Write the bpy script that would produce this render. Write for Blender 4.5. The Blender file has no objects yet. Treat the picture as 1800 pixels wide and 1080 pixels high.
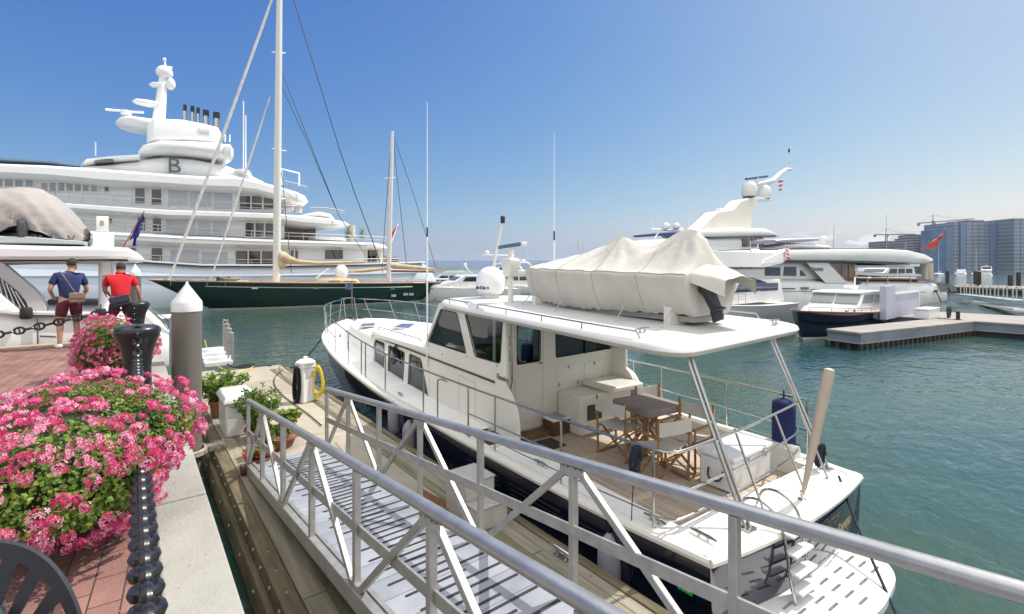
import bpy, bmesh, math, random
from math import sin, cos, pi, radians as R
from mathutils import Vector, Matrix
random.seed(7)
C = bpy.data.collections.new('marina'); bpy.context.scene.collection.children.link(C)
sc = bpy.context.scene
# ---------- camera ----------
F=850.; HX,HY=900.,472.; CZ=1.6; A=math.atan2(664,850); sA,cA=sin(A),cos(A)
cd=bpy.data.cameras.new('camera'); cam=bpy.data.objects.new('camera',cd); sc.collection.objects.link(cam)
cam.location=(0,0,CZ); cam.rotation_euler=(pi/2,0,-A)
cd.sensor_width=36; cd.lens=36*F/1800; cd.shift_y=-(540-HY)/1800; cd.clip_end=6000; cd.clip_start=.05
sc.camera=cam
sA_,cA_=sA,cA
# ---------- light ----------
SAZ=R(101); SEL=R(54)           # sun azimuth clockwise from +Y, elevation
w=bpy.data.worlds.new('World'); sc.world=w; w.use_nodes=True
nt=w.node_tree; bg=nt.nodes['Background']; sky=nt.nodes.new('ShaderNodeTexSky')
sky.sky_type='NISHITA'; sky.sun_disc=False; sky.sun_elevation=SEL; sky.sun_rotation=SAZ
sky.air_density=1.0; sky.dust_density=1.5; sky.ozone_density=3; sky.altitude=0
EXPO=.7; STR=.12; KK=.97/(STR*2**EXPO)
def wn(op,a,b_=None,c_=None):
    q=nt.nodes.new('ShaderNodeMath'); q.operation=op
    for i,x in enumerate((a,b_,c_)):
        if x is None: continue
        if isinstance(x,(int,float)): q.inputs[i].default_value=x
        else: nt.links.new(x,q.inputs[i])
    return q.outputs[0]
sp_=nt.nodes.new('ShaderNodeSeparateColor'); nt.links.new(sky.outputs[0],sp_.inputs[0]); cb_=nt.nodes.new('ShaderNodeCombineColor')
for i_,(k_,g_) in enumerate(((.0557,1.5),(.101,1.09),(.331,.46))): nt.links.new(wn('MULTIPLY',wn('POWER',sp_.outputs[i_],g_),k_*KK),cb_.inputs[i_])
tcw=nt.nodes.new('ShaderNodeTexCoord'); sxw=nt.nodes.new('ShaderNodeSeparateXYZ'); nt.links.new(tcw.outputs['Generated'],sxw.inputs[0])
def mrange(v,a,b_,c_,d_,sm=True):
    q=nt.nodes.new('ShaderNodeMapRange'); q.interpolation_type='SMOOTHSTEP' if sm else 'LINEAR'; nt.links.new(v,q.inputs[0])
    for i,x in enumerate((a,b_,c_,d_)): q.inputs[i+1].default_value=x
    return q.outputs[0]
def wmix(f,a,b_):
    q=nt.nodes.new('ShaderNodeMix'); q.data_type='RGBA'
    if isinstance(f,(int,float)): q.inputs[0].default_value=f
    else: nt.links.new(f,q.inputs[0])
    nt.links.new(a,q.inputs[6])
    if isinstance(b_,tuple): q.inputs[7].default_value=(*b_,1)
    else: nt.links.new(b_,q.inputs[7])
    return q.outputs[2]
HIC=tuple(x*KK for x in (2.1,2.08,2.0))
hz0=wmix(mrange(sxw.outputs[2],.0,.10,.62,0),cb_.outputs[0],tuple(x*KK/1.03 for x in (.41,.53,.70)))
hi=wmix(mrange(sxw.outputs[2],.52,.88,0,.9),hz0,HIC)          # added white brightness overhead, unseen, fills the shaded faces
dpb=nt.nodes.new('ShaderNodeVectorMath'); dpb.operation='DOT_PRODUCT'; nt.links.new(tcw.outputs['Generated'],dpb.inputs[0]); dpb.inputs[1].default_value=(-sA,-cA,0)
hi=wmix(mrange(dpb.outputs['Value'],.10,.65,0,.85),hi,tuple(x*KK for x in (1.5,1.48,1.43)))   # added unseen bright sky behind the camera, lifts faces turned to it
# small fair-weather clouds low over the town on the right
nz=nt.nodes.new('ShaderNodeTexNoise'); nz.inputs['Scale'].default_value=24; nz.inputs['Detail'].default_value=7; mpw=nt.nodes.new('ShaderNodeMapping'); mpw.inputs['Scale'].default_value=(1,1,2.6); nt.links.new(tcw.outputs['Generated'],mpw.inputs[0]); nt.links.new(mpw.outputs[0],nz.inputs[0])
cdir=Vector(((670/850)*cA_+sA_,-(670/850)*sA_+cA_,.05)).normalized()
dp=nt.nodes.new('ShaderNodeVectorMath'); dp.operation='DOT_PRODUCT'; nt.links.new(tcw.outputs['Generated'],dp.inputs[0]); dp.inputs[1].default_value=cdir
cf=wn('MULTIPLY',mrange(nz.outputs[0],.49,.57,0,1),wn('MULTIPLY',mrange(sxw.outputs[2],.042,.074,1,0),mrange(dp.outputs['Value'],.978,.993,0,1)))
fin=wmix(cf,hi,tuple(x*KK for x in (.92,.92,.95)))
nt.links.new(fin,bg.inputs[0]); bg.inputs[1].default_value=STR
sd=bpy.data.lights.new('sun','SUN'); sd.energy=3.0; sd.angle=R(.5); sd.color=(1,.955,.89)
so=bpy.data.objects.new('sun',sd); sc.collection.objects.link(so)
sdir=Vector((sin(SAZ)*cos(SEL),cos(SAZ)*cos(SEL),sin(SEL)))
so.rotation_euler=sdir.to_track_quat('Z','Y').to_euler()
sc.view_settings.view_transform='Standard'; sc.view_settings.look='None'; sc.view_settings.exposure=EXPO; sc.view_settings.gamma=1
# ---------- measuring helpers: pixel of the photograph -> point on a known real plane ----------
def ray(px,py):
    u=(px-HX)/F; v=(py-HY)/F
    return Vector((u*cA+sA,-u*sA+cA,-v))
def atz(px,py,z): r=ray(px,py); k=(z-CZ)/r.z; return Vector((r.x*k,r.y*k,z))
def aty(px,py,Y): r=ray(px,py); k=Y/r.y; return Vector((r.x*k,Y,CZ+r.z*k))
def atx(px,py,X): r=ray(px,py); k=X/r.x; return Vector((X,r.y*k,CZ+r.z*k))
def atd(px,py,d): r=ray(px,py)*d; r.z+=CZ; return r
# ---------- materials ----------
MAT={}
def mat(name,col,rough=.5,metal=0,var=0,scale=4,bump=0,bscale=40,col2=None,coat=0,spec=.5,detail=4,stretch=None,alpha=None):
    if name in MAT: return MAT[name]
    m=bpy.data.materials.new(name); m.use_nodes=True; n=m.node_tree; b=n.nodes['Principled BSDF']; MAT[name]=m
    b.inputs['Base Color'].default_value=(*col,1); b.inputs['Roughness'].default_value=rough
    b.inputs['Metallic'].default_value=metal; b.inputs['Coat Weight'].default_value=coat; b.inputs['Specular IOR Level'].default_value=spec
    if alpha is not None: b.inputs['Alpha'].default_value=alpha
    if var or col2 or bump:
        tc=n.nodes.new('ShaderNodeTexCoord'); mp=n.nodes.new('ShaderNodeMapping'); n.links.new(tc.outputs['Object'],mp.inputs[0])
        if stretch: mp.inputs['Scale'].default_value=stretch
    if var or col2:
        t=n.nodes.new('ShaderNodeTexNoise'); t.inputs['Scale'].default_value=scale; t.inputs['Detail'].default_value=detail
        n.links.new(mp.outputs[0],t.inputs['Vector'])
        r=n.nodes.new('ShaderNodeValToRGB'); n.links.new(t.outputs['Fac'],r.inputs[0])
        c2=col2 or tuple(min(1,c*(1+var)) for c in col); c1=col if col2 else tuple(c*(1-var) for c in col)
        r.color_ramp.elements[0].position=.3; r.color_ramp.elements[1].position=.7
        r.color_ramp.elements[0].color=(*c1,1); r.color_ramp.elements[1].color=(*c2,1)
        n.links.new(r.outputs[0],b.inputs['Base Color'])
        rr=n.nodes.new('ShaderNodeMapRange'); rr.inputs[3].default_value=max(.02,rough*.85); rr.inputs[4].default_value=min(1,rough*1.2)
        n.links.new(t.outputs['Fac'],rr.inputs[0]); n.links.new(rr.outputs[0],b.inputs['Roughness'])
    if bump:
        t2=n.nodes.new('ShaderNodeTexNoise'); t2.inputs['Scale'].default_value=bscale; t2.inputs['Detail'].default_value=6
        n.links.new(mp.outputs[0],t2.inputs['Vector'])
        bp=n.nodes.new('ShaderNodeBump'); bp.inputs['Strength'].default_value=bump; bp.inputs['Distance'].default_value=.02
        n.links.new(t2.outputs['Fac'],bp.inputs['Height']); n.links.new(bp.outputs[0],b.inputs['Normal'])
    return m
def lines_mat(name,col,dark,period,width,axis=0,rough=.6,var=.12,scale=3,bump=.0,stretch=(1,1,1),jog=None,rot=0):
    """boards or bricks: joint lines at a period along an object axis, over a noisy colour"""
    m=mat(name,col,rough,0,var,scale,bump,60,stretch=stretch); n=m.node_tree; b=n.nodes['Principled BSDF']
    tc=n.nodes.new('ShaderNodeTexCoord'); mp=n.nodes.new('ShaderNodeMapping'); mp.inputs['Rotation'].default_value=(0,0,rot)
    n.links.new(tc.outputs['Object'],mp.inputs[0]); sx=n.nodes.new('ShaderNodeSeparateXYZ'); n.links.new(mp.outputs[0],sx.inputs[0])
    def M2(op,a,bv,c=None):
        q=n.nodes.new('ShaderNodeMath'); q.operation=op
        for i,x in enumerate((a,bv)):
            if x is None: continue
            if isinstance(x,(int,float)): q.inputs[i].default_value=x
            else: n.links.new(x,q.inputs[i])
        return q.outputs[0]
    def joint(out,per,wd,off=None):
        a=M2('DIVIDE',out,per); 
        if off is not None: a=M2('ADD',a,off)
        f=M2('FRACT',a,None); return M2('LESS_THAN',f,wd/per), M2('FLOOR',a,None)
    j1,row=joint(sx.outputs[axis],period,width)
    fac=j1
    if jog:
        o=M2('MULTIPLY',row,.5); j2,_c=joint(sx.outputs[1-axis],jog,width,o); fac=M2('MAXIMUM',j1,j2)
    wn=n.nodes.new('ShaderNodeTexWhiteNoise'); wn.noise_dimensions='2D'
    cb=n.nodes.new('ShaderNodeCombineXYZ'); n.links.new(row,cb.inputs[0])
    if jog: n.links.new(_c,cb.inputs[1])
    n.links.new(cb.outputs[0],wn.inputs[0])
    old=b.inputs['Base Color'].links[0].from_socket
    v=M2('MULTIPLY',wn.outputs[0],.26); v=M2('ADD',v,.87)
    mm=n.nodes.new('ShaderNodeMix'); mm.data_type='RGBA'; mm.blend_type='MULTIPLY'; mm.inputs[0].default_value=1
    n.links.new(old,mm.inputs[6]); cc=n.nodes.new('ShaderNodeCombineColor')
    for i in range(3): n.links.new(v,cc.inputs[i])
    n.links.new(cc.outputs[0],mm.inputs[7])
    mx=n.nodes.new('ShaderNodeMix'); mx.data_type='RGBA'; n.links.new(fac,mx.inputs[0]); n.links.new(mm.outputs[2],mx.inputs[6]); mx.inputs[7].default_value=(*dark,1)
    n.links.new(mx.outputs[2],b.inputs['Base Color'])
    return m
WHITE=mat('gelcoat_white',(.80,.80,.79),.22,var=.03,scale=1.5,coat=.3)
CREAM=mat('gelcoat_cream',(.74,.715,.64),.25,var=.035,scale=1.2,coat=.3)
DECKW=mat('deck_white',(.80,.79,.75),.55,var=.05,scale=6,bump=.12,bscale=150)
NAVY=mat('navy_hull_paint',(.006,.009,.026),.08,var=.2,scale=1,coat=.6)
GREEN=mat('dark_green_hull_paint',(.007,.030,.024),.12,var=.15,scale=.4,coat=.5)
BLACK=mat('black_paint',(.012,.013,.016),.28,var=.3,scale=9,bump=.05,bscale=60)
RUBBER=mat('black_rubber',(.02,.02,.02),.7)
STEEL=mat('polished_steel',(.46,.455,.44),.2,metal=1)
ALU=mat('brushed_aluminium',(.40,.39,.37),.40,metal=.55,var=.14,scale=9,bump=.10,bscale=90)
ALUD=mat('aluminium_deck',(.56,.58,.62),.5,metal=.35,var=.14,scale=3.5,bump=.1,bscale=60)
GLASS=mat('dark_glass',(.012,.016,.018),.04,spec=.8,coat=.5)
GLASSB=mat('brown_glass',(.035,.024,.018),.06,spec=.7,coat=.3)
def clear_glass():
    m=bpy.data.materials.new('tinted_glass'); m.use_nodes=True; n=m.node_tree; b=n.nodes['Principled BSDF']
    n.nodes.remove(b); o=n.nodes['Material Output']
    t=n.nodes.new('ShaderNodeBsdfTransparent'); t.inputs[0].default_value=(.66,.80,.78,1)
    g=n.nodes.new('ShaderNodeBsdfGlossy'); g.inputs['Roughness'].default_value=.02; g.inputs[0].default_value=(.9,.95,.95,1)
    fr=n.nodes.new('ShaderNodeFresnel'); fr.inputs[0].default_value=1.65
    ms=n.nodes.new('ShaderNodeMixShader'); n.links.new(fr.outputs[0],ms.inputs[0]); n.links.new(t.outputs[0],ms.inputs[1]); n.links.new(g.outputs[0],ms.inputs[2])
    n.links.new(ms.outputs[0],o.inputs[0]); return m
TGLASS=clear_glass()
ROPE=mat('dark_blue_rope',(.02,.025,.05),.9,var=.3,scale=40,bump=.4,bscale=200)
ROPEB=mat('black_rope',(.015,.015,.017),.9,var=.3,scale=40,bump=.4,bscale=200)
YELLOW=mat('yellow_hose',(.80,.62,.03),.4)
# ---------- mesh builder ----------
MW={}
class M:
    def __init__(s): s.v=[]; s.f=[]; s.mi=[]; s.cur=0
    def add(s,vs,fs):
        b=len(s.v); s.v+= [Vector(x) for x in vs]; s.f+=[tuple(i+b for i in f) for f in fs]; s.mi+=[s.cur]*len(fs); return s
    def box(s,c,size,rot=None):
        x,y,z=[k/2 for k in size]; vs=[Vector((i*x,j*y,k*z)) for i in (-1,1) for j in (-1,1) for k in (-1,1)]
        if rot is not None:
            Q=rot if isinstance(rot,Matrix) else Matrix.Rotation(rot,3,'Z'); vs=[Q@p for p in vs]
        c=Vector(c); return s.add([p+c for p in vs],[(0,1,3,2),(4,6,7,5),(0,4,5,1),(2,3,7,6),(0,2,6,4),(1,5,7,3)])
    def bx(s,x0,x1,y0,y1,z0,z1): return s.box(((x0+x1)/2,(y0+y1)/2,(z0+z1)/2),(abs(x1-x0),abs(y1-y0),abs(z1-z0)))
    def beam(s,p,q,wd,h,up=(0,0,1)):
        p=Vector(p);q=Vector(q); d=(q-p); L=d.length; d.normalize(); u=Vector(up); r=d.cross(u)
        if r.length<1e-4: r=d.cross(Vector((0,1,0)))
        r.normalize(); u=r.cross(d)
        vs=[]
        for e in (p,q):
            for a,b in ((-1,-1),(1,-1),(1,1),(-1,1)): vs.append(e+r*a*wd/2+u*b*h/2)
        return s.add(vs,[(3,2,1,0),(4,5,6,7),(0,1,5,4),(1,2,6,5),(2,3,7,6),(3,0,4,7)])
    def tube(s,pts,r,n=8,closed=False,cap=True):
        pts=[Vector(p) for p in pts]; N=len(pts); rr=r if isinstance(r,(list,tuple)) else [r]*N
        rings=[]; prev=None
        for i,p in enumerate(pts):
            if closed: t=pts[(i+1)%N]-pts[i-1]
            else: t=pts[min(i+1,N-1)]-pts[max(i-1,0)]
            if t.length<1e-9: t=Vector((0,0,1))
            t.normalize()
            if prev is None:
                a=Vector((0,0,1)) if abs(t.z)<.9 else Vector((1,0,0)); u=t.cross(a).normalized()
            else:
                u=(prev-t*prev.dot(t)); 
                if u.length<1e-6: u=t.orthogonal()
                u.normalize()
            prev=u; q=t.cross(u)
            rings.append([p+(u*cos(2*pi*k/n)+q*sin(2*pi*k/n))*rr[i] for k in range(n)])
        vs=[x for g in rings for x in g]; fs=[]
        for i in range(N if closed else N-1):
            j=(i+1)%N
            for k in range(n): fs.append((i*n+k,i*n+(k+1)%n,j*n+(k+1)%n,j*n+k))
        if cap and not closed: fs+= [tuple(range(n-1,-1,-1)),tuple((N-1)*n+k for k in range(n))]
        return s.add(vs,fs)
    def lathe(s,prof,o=(0,0,0),n=24,axis=(0,0,1),cap=True):
        o=Vector(o); q=Vector(axis).to_track_quat('Z','Y'); vs=[]; fs=[]
        for r,z in prof:
            for k in range(n): vs.append(o+q@Vector((r*cos(2*pi*k/n),r*sin(2*pi*k/n),z)))
        for i in range(len(prof)-1):
            for k in range(n): fs.append((i*n+k,i*n+(k+1)%n,(i+1)*n+(k+1)%n,(i+1)*n+k))
        if cap: fs+= [tuple(range(n-1,-1,-1)),tuple((len(prof)-1)*n+k for k in range(n))]
        return s.add(vs,fs)
    def ell(s,c,r,n=16,m=10,rot=None):
        c=Vector(c); vs=[];fs=[]
        for i in range(m+1):
            a=pi*i/m
            for k in range(n):
                p=Vector((r[0]*sin(a)*cos(2*pi*k/n),r[1]*sin(a)*sin(2*pi*k/n),-r[2]*cos(a)))
                if rot is not None: p=rot@p
                vs.append(c+p)
        for i in range(m):
            for k in range(n): fs.append((i*n+k,i*n+(k+1)%n,(i+1)*n+(k+1)%n,(i+1)*n+k))
        return s.add(vs,fs)
    def rings(s,rs,cap=True,closed=True):
        n=len(rs[0]); vs=[x for g in rs for x in g]; fs=[]
        for i in range(len(rs)-1):
            for k in range(n if closed else n-1): fs.append((i*n+k,i*n+(k+1)%n,(i+1)*n+(k+1)%n,(i+1)*n+k))
        if cap and closed: fs+=[tuple(range(n-1,-1,-1)),tuple((len(rs)-1)*n+k for k in range(n))]
        return s.add(vs,fs)
    def prism(s,poly,d):
        """polygon (3D points) thickened by vector d"""
        n=len(poly); p=[Vector(x) for x in poly]; d=Vector(d); vs=p+[x+d for x in p]
        return s.add(vs,[tuple(range(n-1,-1,-1)),tuple(range(n,2*n))]+[(k,(k+1)%n,(k+1)%n+n,k+n) for k in range(n)])
    def xf(s,mx): s.v=[mx@p for p in s.v]; return s
    def build(s,name,material,parent=None,world=False,smooth=35,bevel=0,keep=None):
        me=bpy.data.meshes.new(name); vs=s.v
        if world and parent is not None: iv=MW[parent.name].inverted(); vs=[iv@p for p in vs]
        me.from_pydata([tuple(p) for p in vs],[],s.f); me.validate()
        mats=material if isinstance(material,(list,tuple)) else [material]
        for x in mats: me.materials.append(x)
        if len(mats)>1 and len(me.polygons)==len(s.mi): me.polygons.foreach_set('material_index',s.mi)
        bm=bmesh.new(); bm.from_mesh(me); bmesh.ops.remove_doubles(bm,verts=bm.verts,dist=1e-5); bmesh.ops.recalc_face_normals(bm,faces=bm.faces); bm.to_mesh(me); bm.free()
        if smooth: me.shade_smooth(); me.set_sharp_from_angle(angle=R(smooth))
        o=bpy.data.objects.new(name,me); C.objects.link(o)
        if parent is not None: o.parent=parent; MW[o.name]=MW[parent.name].copy()
        else: MW[o.name]=Matrix.Identity(4)
        if bevel:
            bv=o.modifiers.new('bevel','BEVEL'); bv.width=bevel; bv.segments=2; bv.limit_method='ANGLE'; bv.angle_limit=R(35)
        return o
def tag(o,label=None,cat=None,group=None,kind=None):
    if label: o['label']=label
    if cat: o['category']=cat
    if group: o['group']=group
    if kind: o['kind']=kind
    return o
def thing(name,label,cat,loc=(0,0,0),rz=0,frame=None,group=None,rot=None):
    o=bpy.data.objects.new(name,None); C.objects.link(o)
    m=Matrix.Translation(Vector(loc))@((rot.to_4x4() if rot is not None else Matrix.Rotation(rz,4,'Z')))
    if frame is not None: m=frame@m
    o.matrix_world=m; o.location,q,_s=m.decompose(); o.rotation_euler=q.to_euler(); MW[o.name]=m
    o.empty_display_size=.1
    return tag(o,label,cat,group)
def dup(o,label,mx,group=None):
    def cp(x,p):
        c=x.copy(); C.objects.link(c)
        if p is not None: c.parent=p
        for ch in [k for k in ALLC.get(x.name,[])]: cp(ch,c)
        return c
    ALLC={}
    for k in C.objects:
        if k.parent is not None: ALLC.setdefault(k.parent.name,[]).append(k)
    r=cp(o,None); r.location,q,scl=mx.decompose(); r.rotation_euler=q.to_euler(); r.scale=scl; r['label']=label
    if group: r['group']=group
    return r
def TR(loc,rz=0,sc_=1): return Matrix.Translation(Vector(loc))@Matrix.Rotation(rz,4,'Z')@Matrix.Scale(sc_,4)
def text(name,body,size,mx,material,parent,extrude=.002,world=False,spacing=1.0,bold=False,squash=1):
    cu=bpy.data.curves.new(name,'FONT'); cu.body=body; cu.size=size; cu.extrude=extrude; cu.align_x='CENTER'; cu.align_y='CENTER'; cu.space_character=spacing
    if bold: cu.offset=size*.02
    t=bpy.data.objects.new(name+'_tmp',cu); sc.collection.objects.link(t); dg=bpy.context.evaluated_depsgraph_get(); dg.update()
    me=bpy.data.meshes.new_from_object(t.evaluated_get(dg)); bpy.data.objects.remove(t)
    m=M(); m.add([mx@Vector((v.co.x*squash,v.co.y,v.co.z)) for v in me.vertices],[tuple(p.vertices) for p in me.polygons])
    return m.build(name,material,parent,world=world,smooth=0)
def face_mx(o,right,up):
    r=Vector(right).normalized(); u=Vector(up).normalized(); n=r.cross(u)
    return Matrix(((r.x,u.x,n.x,o[0]),(r.y,u.y,n.y,o[1]),(r.z,u.z,n.z,o[2]),(0,0,0,1)))
def lerp(a,b,t): return a+(b-a)*t
def interp(tab,x):
    if tab[0][0]>tab[-1][0]: tab=tab[::-1]
    if x<=tab[0][0]: return tab[0][1]
    for (a,va),(b,vb) in zip(tab,tab[1:]):
        if x<=b: return va+(vb-va)*(x-a)/(b-a)
    return tab[-1][1]
def smooth_line(pts,n=6):
    pts=[Vector(p) for p in pts]; out=[]
    for i in range(len(pts)-1):
        p0=pts[max(i-1,0)];p1=pts[i];p2=pts[i+1];p3=pts[min(i+2,len(pts)-1)]
        for k in range(n):
            t=k/n; out.append(.5*((2*p1)+(p2-p0)*t+(2*p0-5*p1+4*p2-p3)*t*t+(3*p1-p0-3*p2+p3)*t**3))
    return out+[pts[-1]]
def sring(x,yc,hw,zb,zt,e=4,n=20,flare=0,axis='x'):
    """superellipse ring at station x, half width hw, from zb to zt"""
    zc=(zb+zt)/2; hz=(zt-zb)/2; o=[]
    for k in range(n):
        a=2*pi*(k+.5)/n; c=cos(a); s_=sin(a)
        y=math.copysign(abs(c)**(2/e),c)*hw; z=math.copysign(abs(s_)**(2/e),s_)*hz
        y*=1+flare*z/max(hz,1e-6)
        o.append(Vector((x,yc+y,zc+z)) if axis=='x' else Vector((yc+y,x,zc+z)))
    return o
def slab(m,stn,e=5,n=20,axis='x',flare=0):
    """loft: stations (x, yc, hw, zb, zt)"""
    return m.rings([sring(*q,e=e,n=n,axis=axis,flare=flare) for q in stn])
def hull(parent,L,beam,zs,zb,mside,mdeck,names=('hull','deck'),bowrake=.12,sternrake=0,plan=None,n=22,wlr=.82,mboot=None,bulge=.03,rub=None,xf=None,zk=-.5,flare=.35,ent=2.2):
    """local x from stern 0 to bow L; zs(t) sheer height; zb waterline"""
    plan=plan or (lambda t: beam/2*min(1,(.82+.5*t) if t<.36 else 1)*((1-((t-.45)/.55)**ent) if t>.45 else 1)**.75)
    secs=[]; lv=[1,.8,.6,.4,.2,.08,0,-.2]
    for i in range(n+1):
        t=i/n; t=t*.999; b=max(plan(t),.015); s=zs(t); row=[]
        for l in lv:
            z=zb+(s-zb)*l if l>=0 else zb+zk
            k=lerp(wlr*(1-flare*max(0,(t-.5)*2)**1.5),1,max(l,0)**.85)
            y=b*k*(1+bulge*sin(pi*max(l,0)))
            x=L*t-bowrake*L*(1-max(l,0))*max(0,(t-.55)/.45)**1.5+sternrake*(1-max(l,0))*(1-t)**6
            if l<0: y*=.6
            row.append(Vector((x,y,z)))
        secs.append(row)
    m=M(); vs=[];nl=len(lv)
    for row in secs: vs+=row+[Vector((p.x,-p.y,p.z)) for p in row]
    fs=[];mi=[]
    for i in range(n):
        for side in (0,1):
            for k in range(nl-1):
                a=i*2*nl+side*nl+k; b=a+2*nl
                fs.append((a,b,b+1,a+1)); mi.append(1 if (mboot and 4<k<=5) else 0)
    st=[k for k in range(nl)]; sp=[nl+k for k in range(nl)]
    for k in range(nl-1): fs.append((st[k],st[k+1],sp[k+1],sp[k])); mi.append(1 if (mboot and 4<k<=5) else 0)
    bb=n*2*nl
    for k in range(nl-1): fs.append((bb+k,bb+nl+k,bb+nl+k+1,bb+k+1)); mi.append(0)
    m.add(vs,fs); m.mi=mi
    if xf: m.xf(xf)
    h=m.build(names[0],[mside,mboot] if mboot else mside,parent,smooth=40)
    d=M(); vs=[]
    for row in secs: p=row[0]; vs+=[Vector((p.x,p.y*.985,p.z-.01)),Vector((p.x,0,p.z+.03)),Vector((p.x,-p.y*.985,p.z-.01))]
    fs=[]
    for i in range(n): a=i*3; fs+=[(a,a+3,a+4,a+1),(a+1,a+4,a+5,a+2)]
    d.add(vs,fs)
    if xf: d.xf(xf)
    dk=d.build(names[1],mdeck,parent)
    if rub:
        q=M(); r=rub[1]
        for sg in (1,-1): q.tube([Vector((row[0].x,sg*row[0].y,row[0].z)) for row in secs],r,6)
        if xf: q.xf(xf)
        q.build('rub_rail',rub[0],parent)
    return h,dk,secs
def railing(parent,pts,h,r=.016,mids=(.5,),every=1,mt=None,name='railing',post_r=None,lean=(0,0,0)):
    """one railing: pts = base points; posts at each, tubes along top"""
    m=M(); pts=[Vector(p) for p in pts]; ln=Vector(lean)
    top=[p+Vector((0,0,h))+ln for p in pts]; m.tube(top,r,6)
    for f in mids: m.tube([p+Vector((0,0,h*f))+ln*f for p in pts],r*.7,5)
    for p in pts[::every]: m.tube([p,p+Vector((0,0,h))+ln],post_r or r*.9,6)
    return m.build(name,mt or STEEL,parent)
# ================= SETTING =================
def water_mat():
    m=mat('sea_water',(.012,.042,.046),.045,spec=.5); n=m.node_tree; b=n.nodes['Principled BSDF']; b.inputs['IOR'].default_value=1.33
    tc=n.nodes.new('ShaderNodeTexCoord'); hs=[]
    for sc_,st,rz,det in ((.55,(1,1.7,1),.5,4),(2.6,(1,1.5,1),-.3,3),(.10,(1,1.3,1),.2,2)):
        mp=n.nodes.new('ShaderNodeMapping'); mp.inputs['Scale'].default_value=st; mp.inputs['Rotation'].default_value=(0,0,rz); n.links.new(tc.outputs['Object'],mp.inputs[0])
        t=n.nodes.new('ShaderNodeTexNoise'); t.inputs['Scale'].default_value=sc_; t.inputs['Detail'].default_value=det; t.inputs['Distortion'].default_value=.6; n.links.new(mp.outputs[0],t.inputs[0]); hs.append(t.outputs[0])
    def mth(op,a,bv):
        q=n.nodes.new('ShaderNodeMath'); q.operation=op
        for i,x in enumerate((a,bv)):
            if isinstance(x,(int,float)): q.inputs[i].default_value=x
            else: n.links.new(x,q.inputs[i])
        return q.outputs[0]
    h=mth('ADD',mth('MULTIPLY',hs[0],.16),mth('ADD',mth('MULTIPLY',hs[1],.07),mth('MULTIPLY',hs[2],.3)))
    bp=n.nodes.new('ShaderNodeBump'); bp.inputs['Strength'].default_value=.46; bp.inputs['Distance'].default_value=1
    n.links.new(h,bp.inputs['Height']); n.links.new(bp.outputs[0],b.inputs['Normal'])
    r=n.nodes.new('ShaderNodeValToRGB'); r.color_ramp.elements[0].color=(.036,.070,.052,1); r.color_ramp.elements[1].color=(.016,.058,.068,1)
    r.color_ramp.elements[0].position=.35; r.color_ramp.elements[1].position=.65; n.links.new(hs[2],r.inputs[0]); n.links.new(r.outputs[0],b.inputs['Base Color'])
    return m
ZW=-2.1
o=M().add([(-5000,-300,ZW),(5000,-300,ZW),(5000,5500,ZW),(-5000,5500,ZW)],[(0,1,2,3)]).build('water',water_mat(),smooth=0); tag(o,kind='structure')
BR=lines_mat('brick_pavers',(.205,.105,.088),(.055,.035,.03),.13,.008,axis=0,rough=.85,var=.3,scale=2.2,bump=.35,jog=.26,rot=R(4))
tag(M().bx(-60,.10,-8,13.7,-3.5,0).build('promenade',BR,smooth=0),kind='structure')
CON=mat('kerb_concrete',(.31,.30,.27),.85,var=.16,scale=2.3,bump=.35,bscale=45,detail=8)
k=M()
y=-8
while y<13.7:
    k.bx(.104,.40,y,min(y+2.98,13.7),-3.5,.025); y+=3
tag(k.build('kerb',CON,smooth=0,bevel=.012),kind='structure')
tag(M().bx(-60,.10,13.704,13.95,-3.5,.03).build('kerb',mat('weathered_timber_cap',(.36,.29,.20),.8,var=.2,scale=3,stretch=(.2,3,3)),smooth=0,bevel=.01),kind='structure')
# small litter of petals and grit on pavers and kerb
lt=M(); rnd=random.Random(3)
for i in range(520):
    x=rnd.uniform(-1.6,.38); y_=rnd.uniform(1.3,5.5); s_=rnd.uniform(.003,.009); a=rnd.uniform(0,pi); z=.004 if x<.1 else .029
    lt.add([(x+s_*cos(a),y_+s_*sin(a),z),(x-s_*sin(a),y_+s_*cos(a)*.6,z+.002),(x-s_*cos(a),y_-s_*sin(a),z)],[(0,1,2)])
tag(lt.build('fallen_petals',mat('dry_petals',(.45,.22,.16),.9,var=.5,scale=90),smooth=0),'dry fallen petals and grit scattered over the brick paving and kerb','petals',kind='stuff')
# distant shore
sh=M(); rnd=random.Random(5)
for x0,x1,y_,hh in ((-900,1500,1500,5),(300,900,1300,9),(1500,2600,1300,14)):
    n=60; top=[]; 
    for i in range(n+1): top.append((x0+(x1-x0)*i/n, y_, ZW+hh*(.6+.5*rnd.random())*min(1,6*i/n,6*(n-i)/n+.02)))
    vs=[]; 
    for p in top: vs+=[(p[0],p[1]-14,ZW-.5),p,(p[0],p[1]+40,p[2]*.9),(p[0],p[1]+60,ZW-.5)]
    sh.add(vs,[(4*i+j,4*i+4+j,4*i+5+j,4*i+1+j) for i in range(n) for j in range(3)])
tag(sh.build('far_shore',mat('far_trees',(.07,.10,.075),.9,var=.3,scale=.02)),kind='structure')

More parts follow.
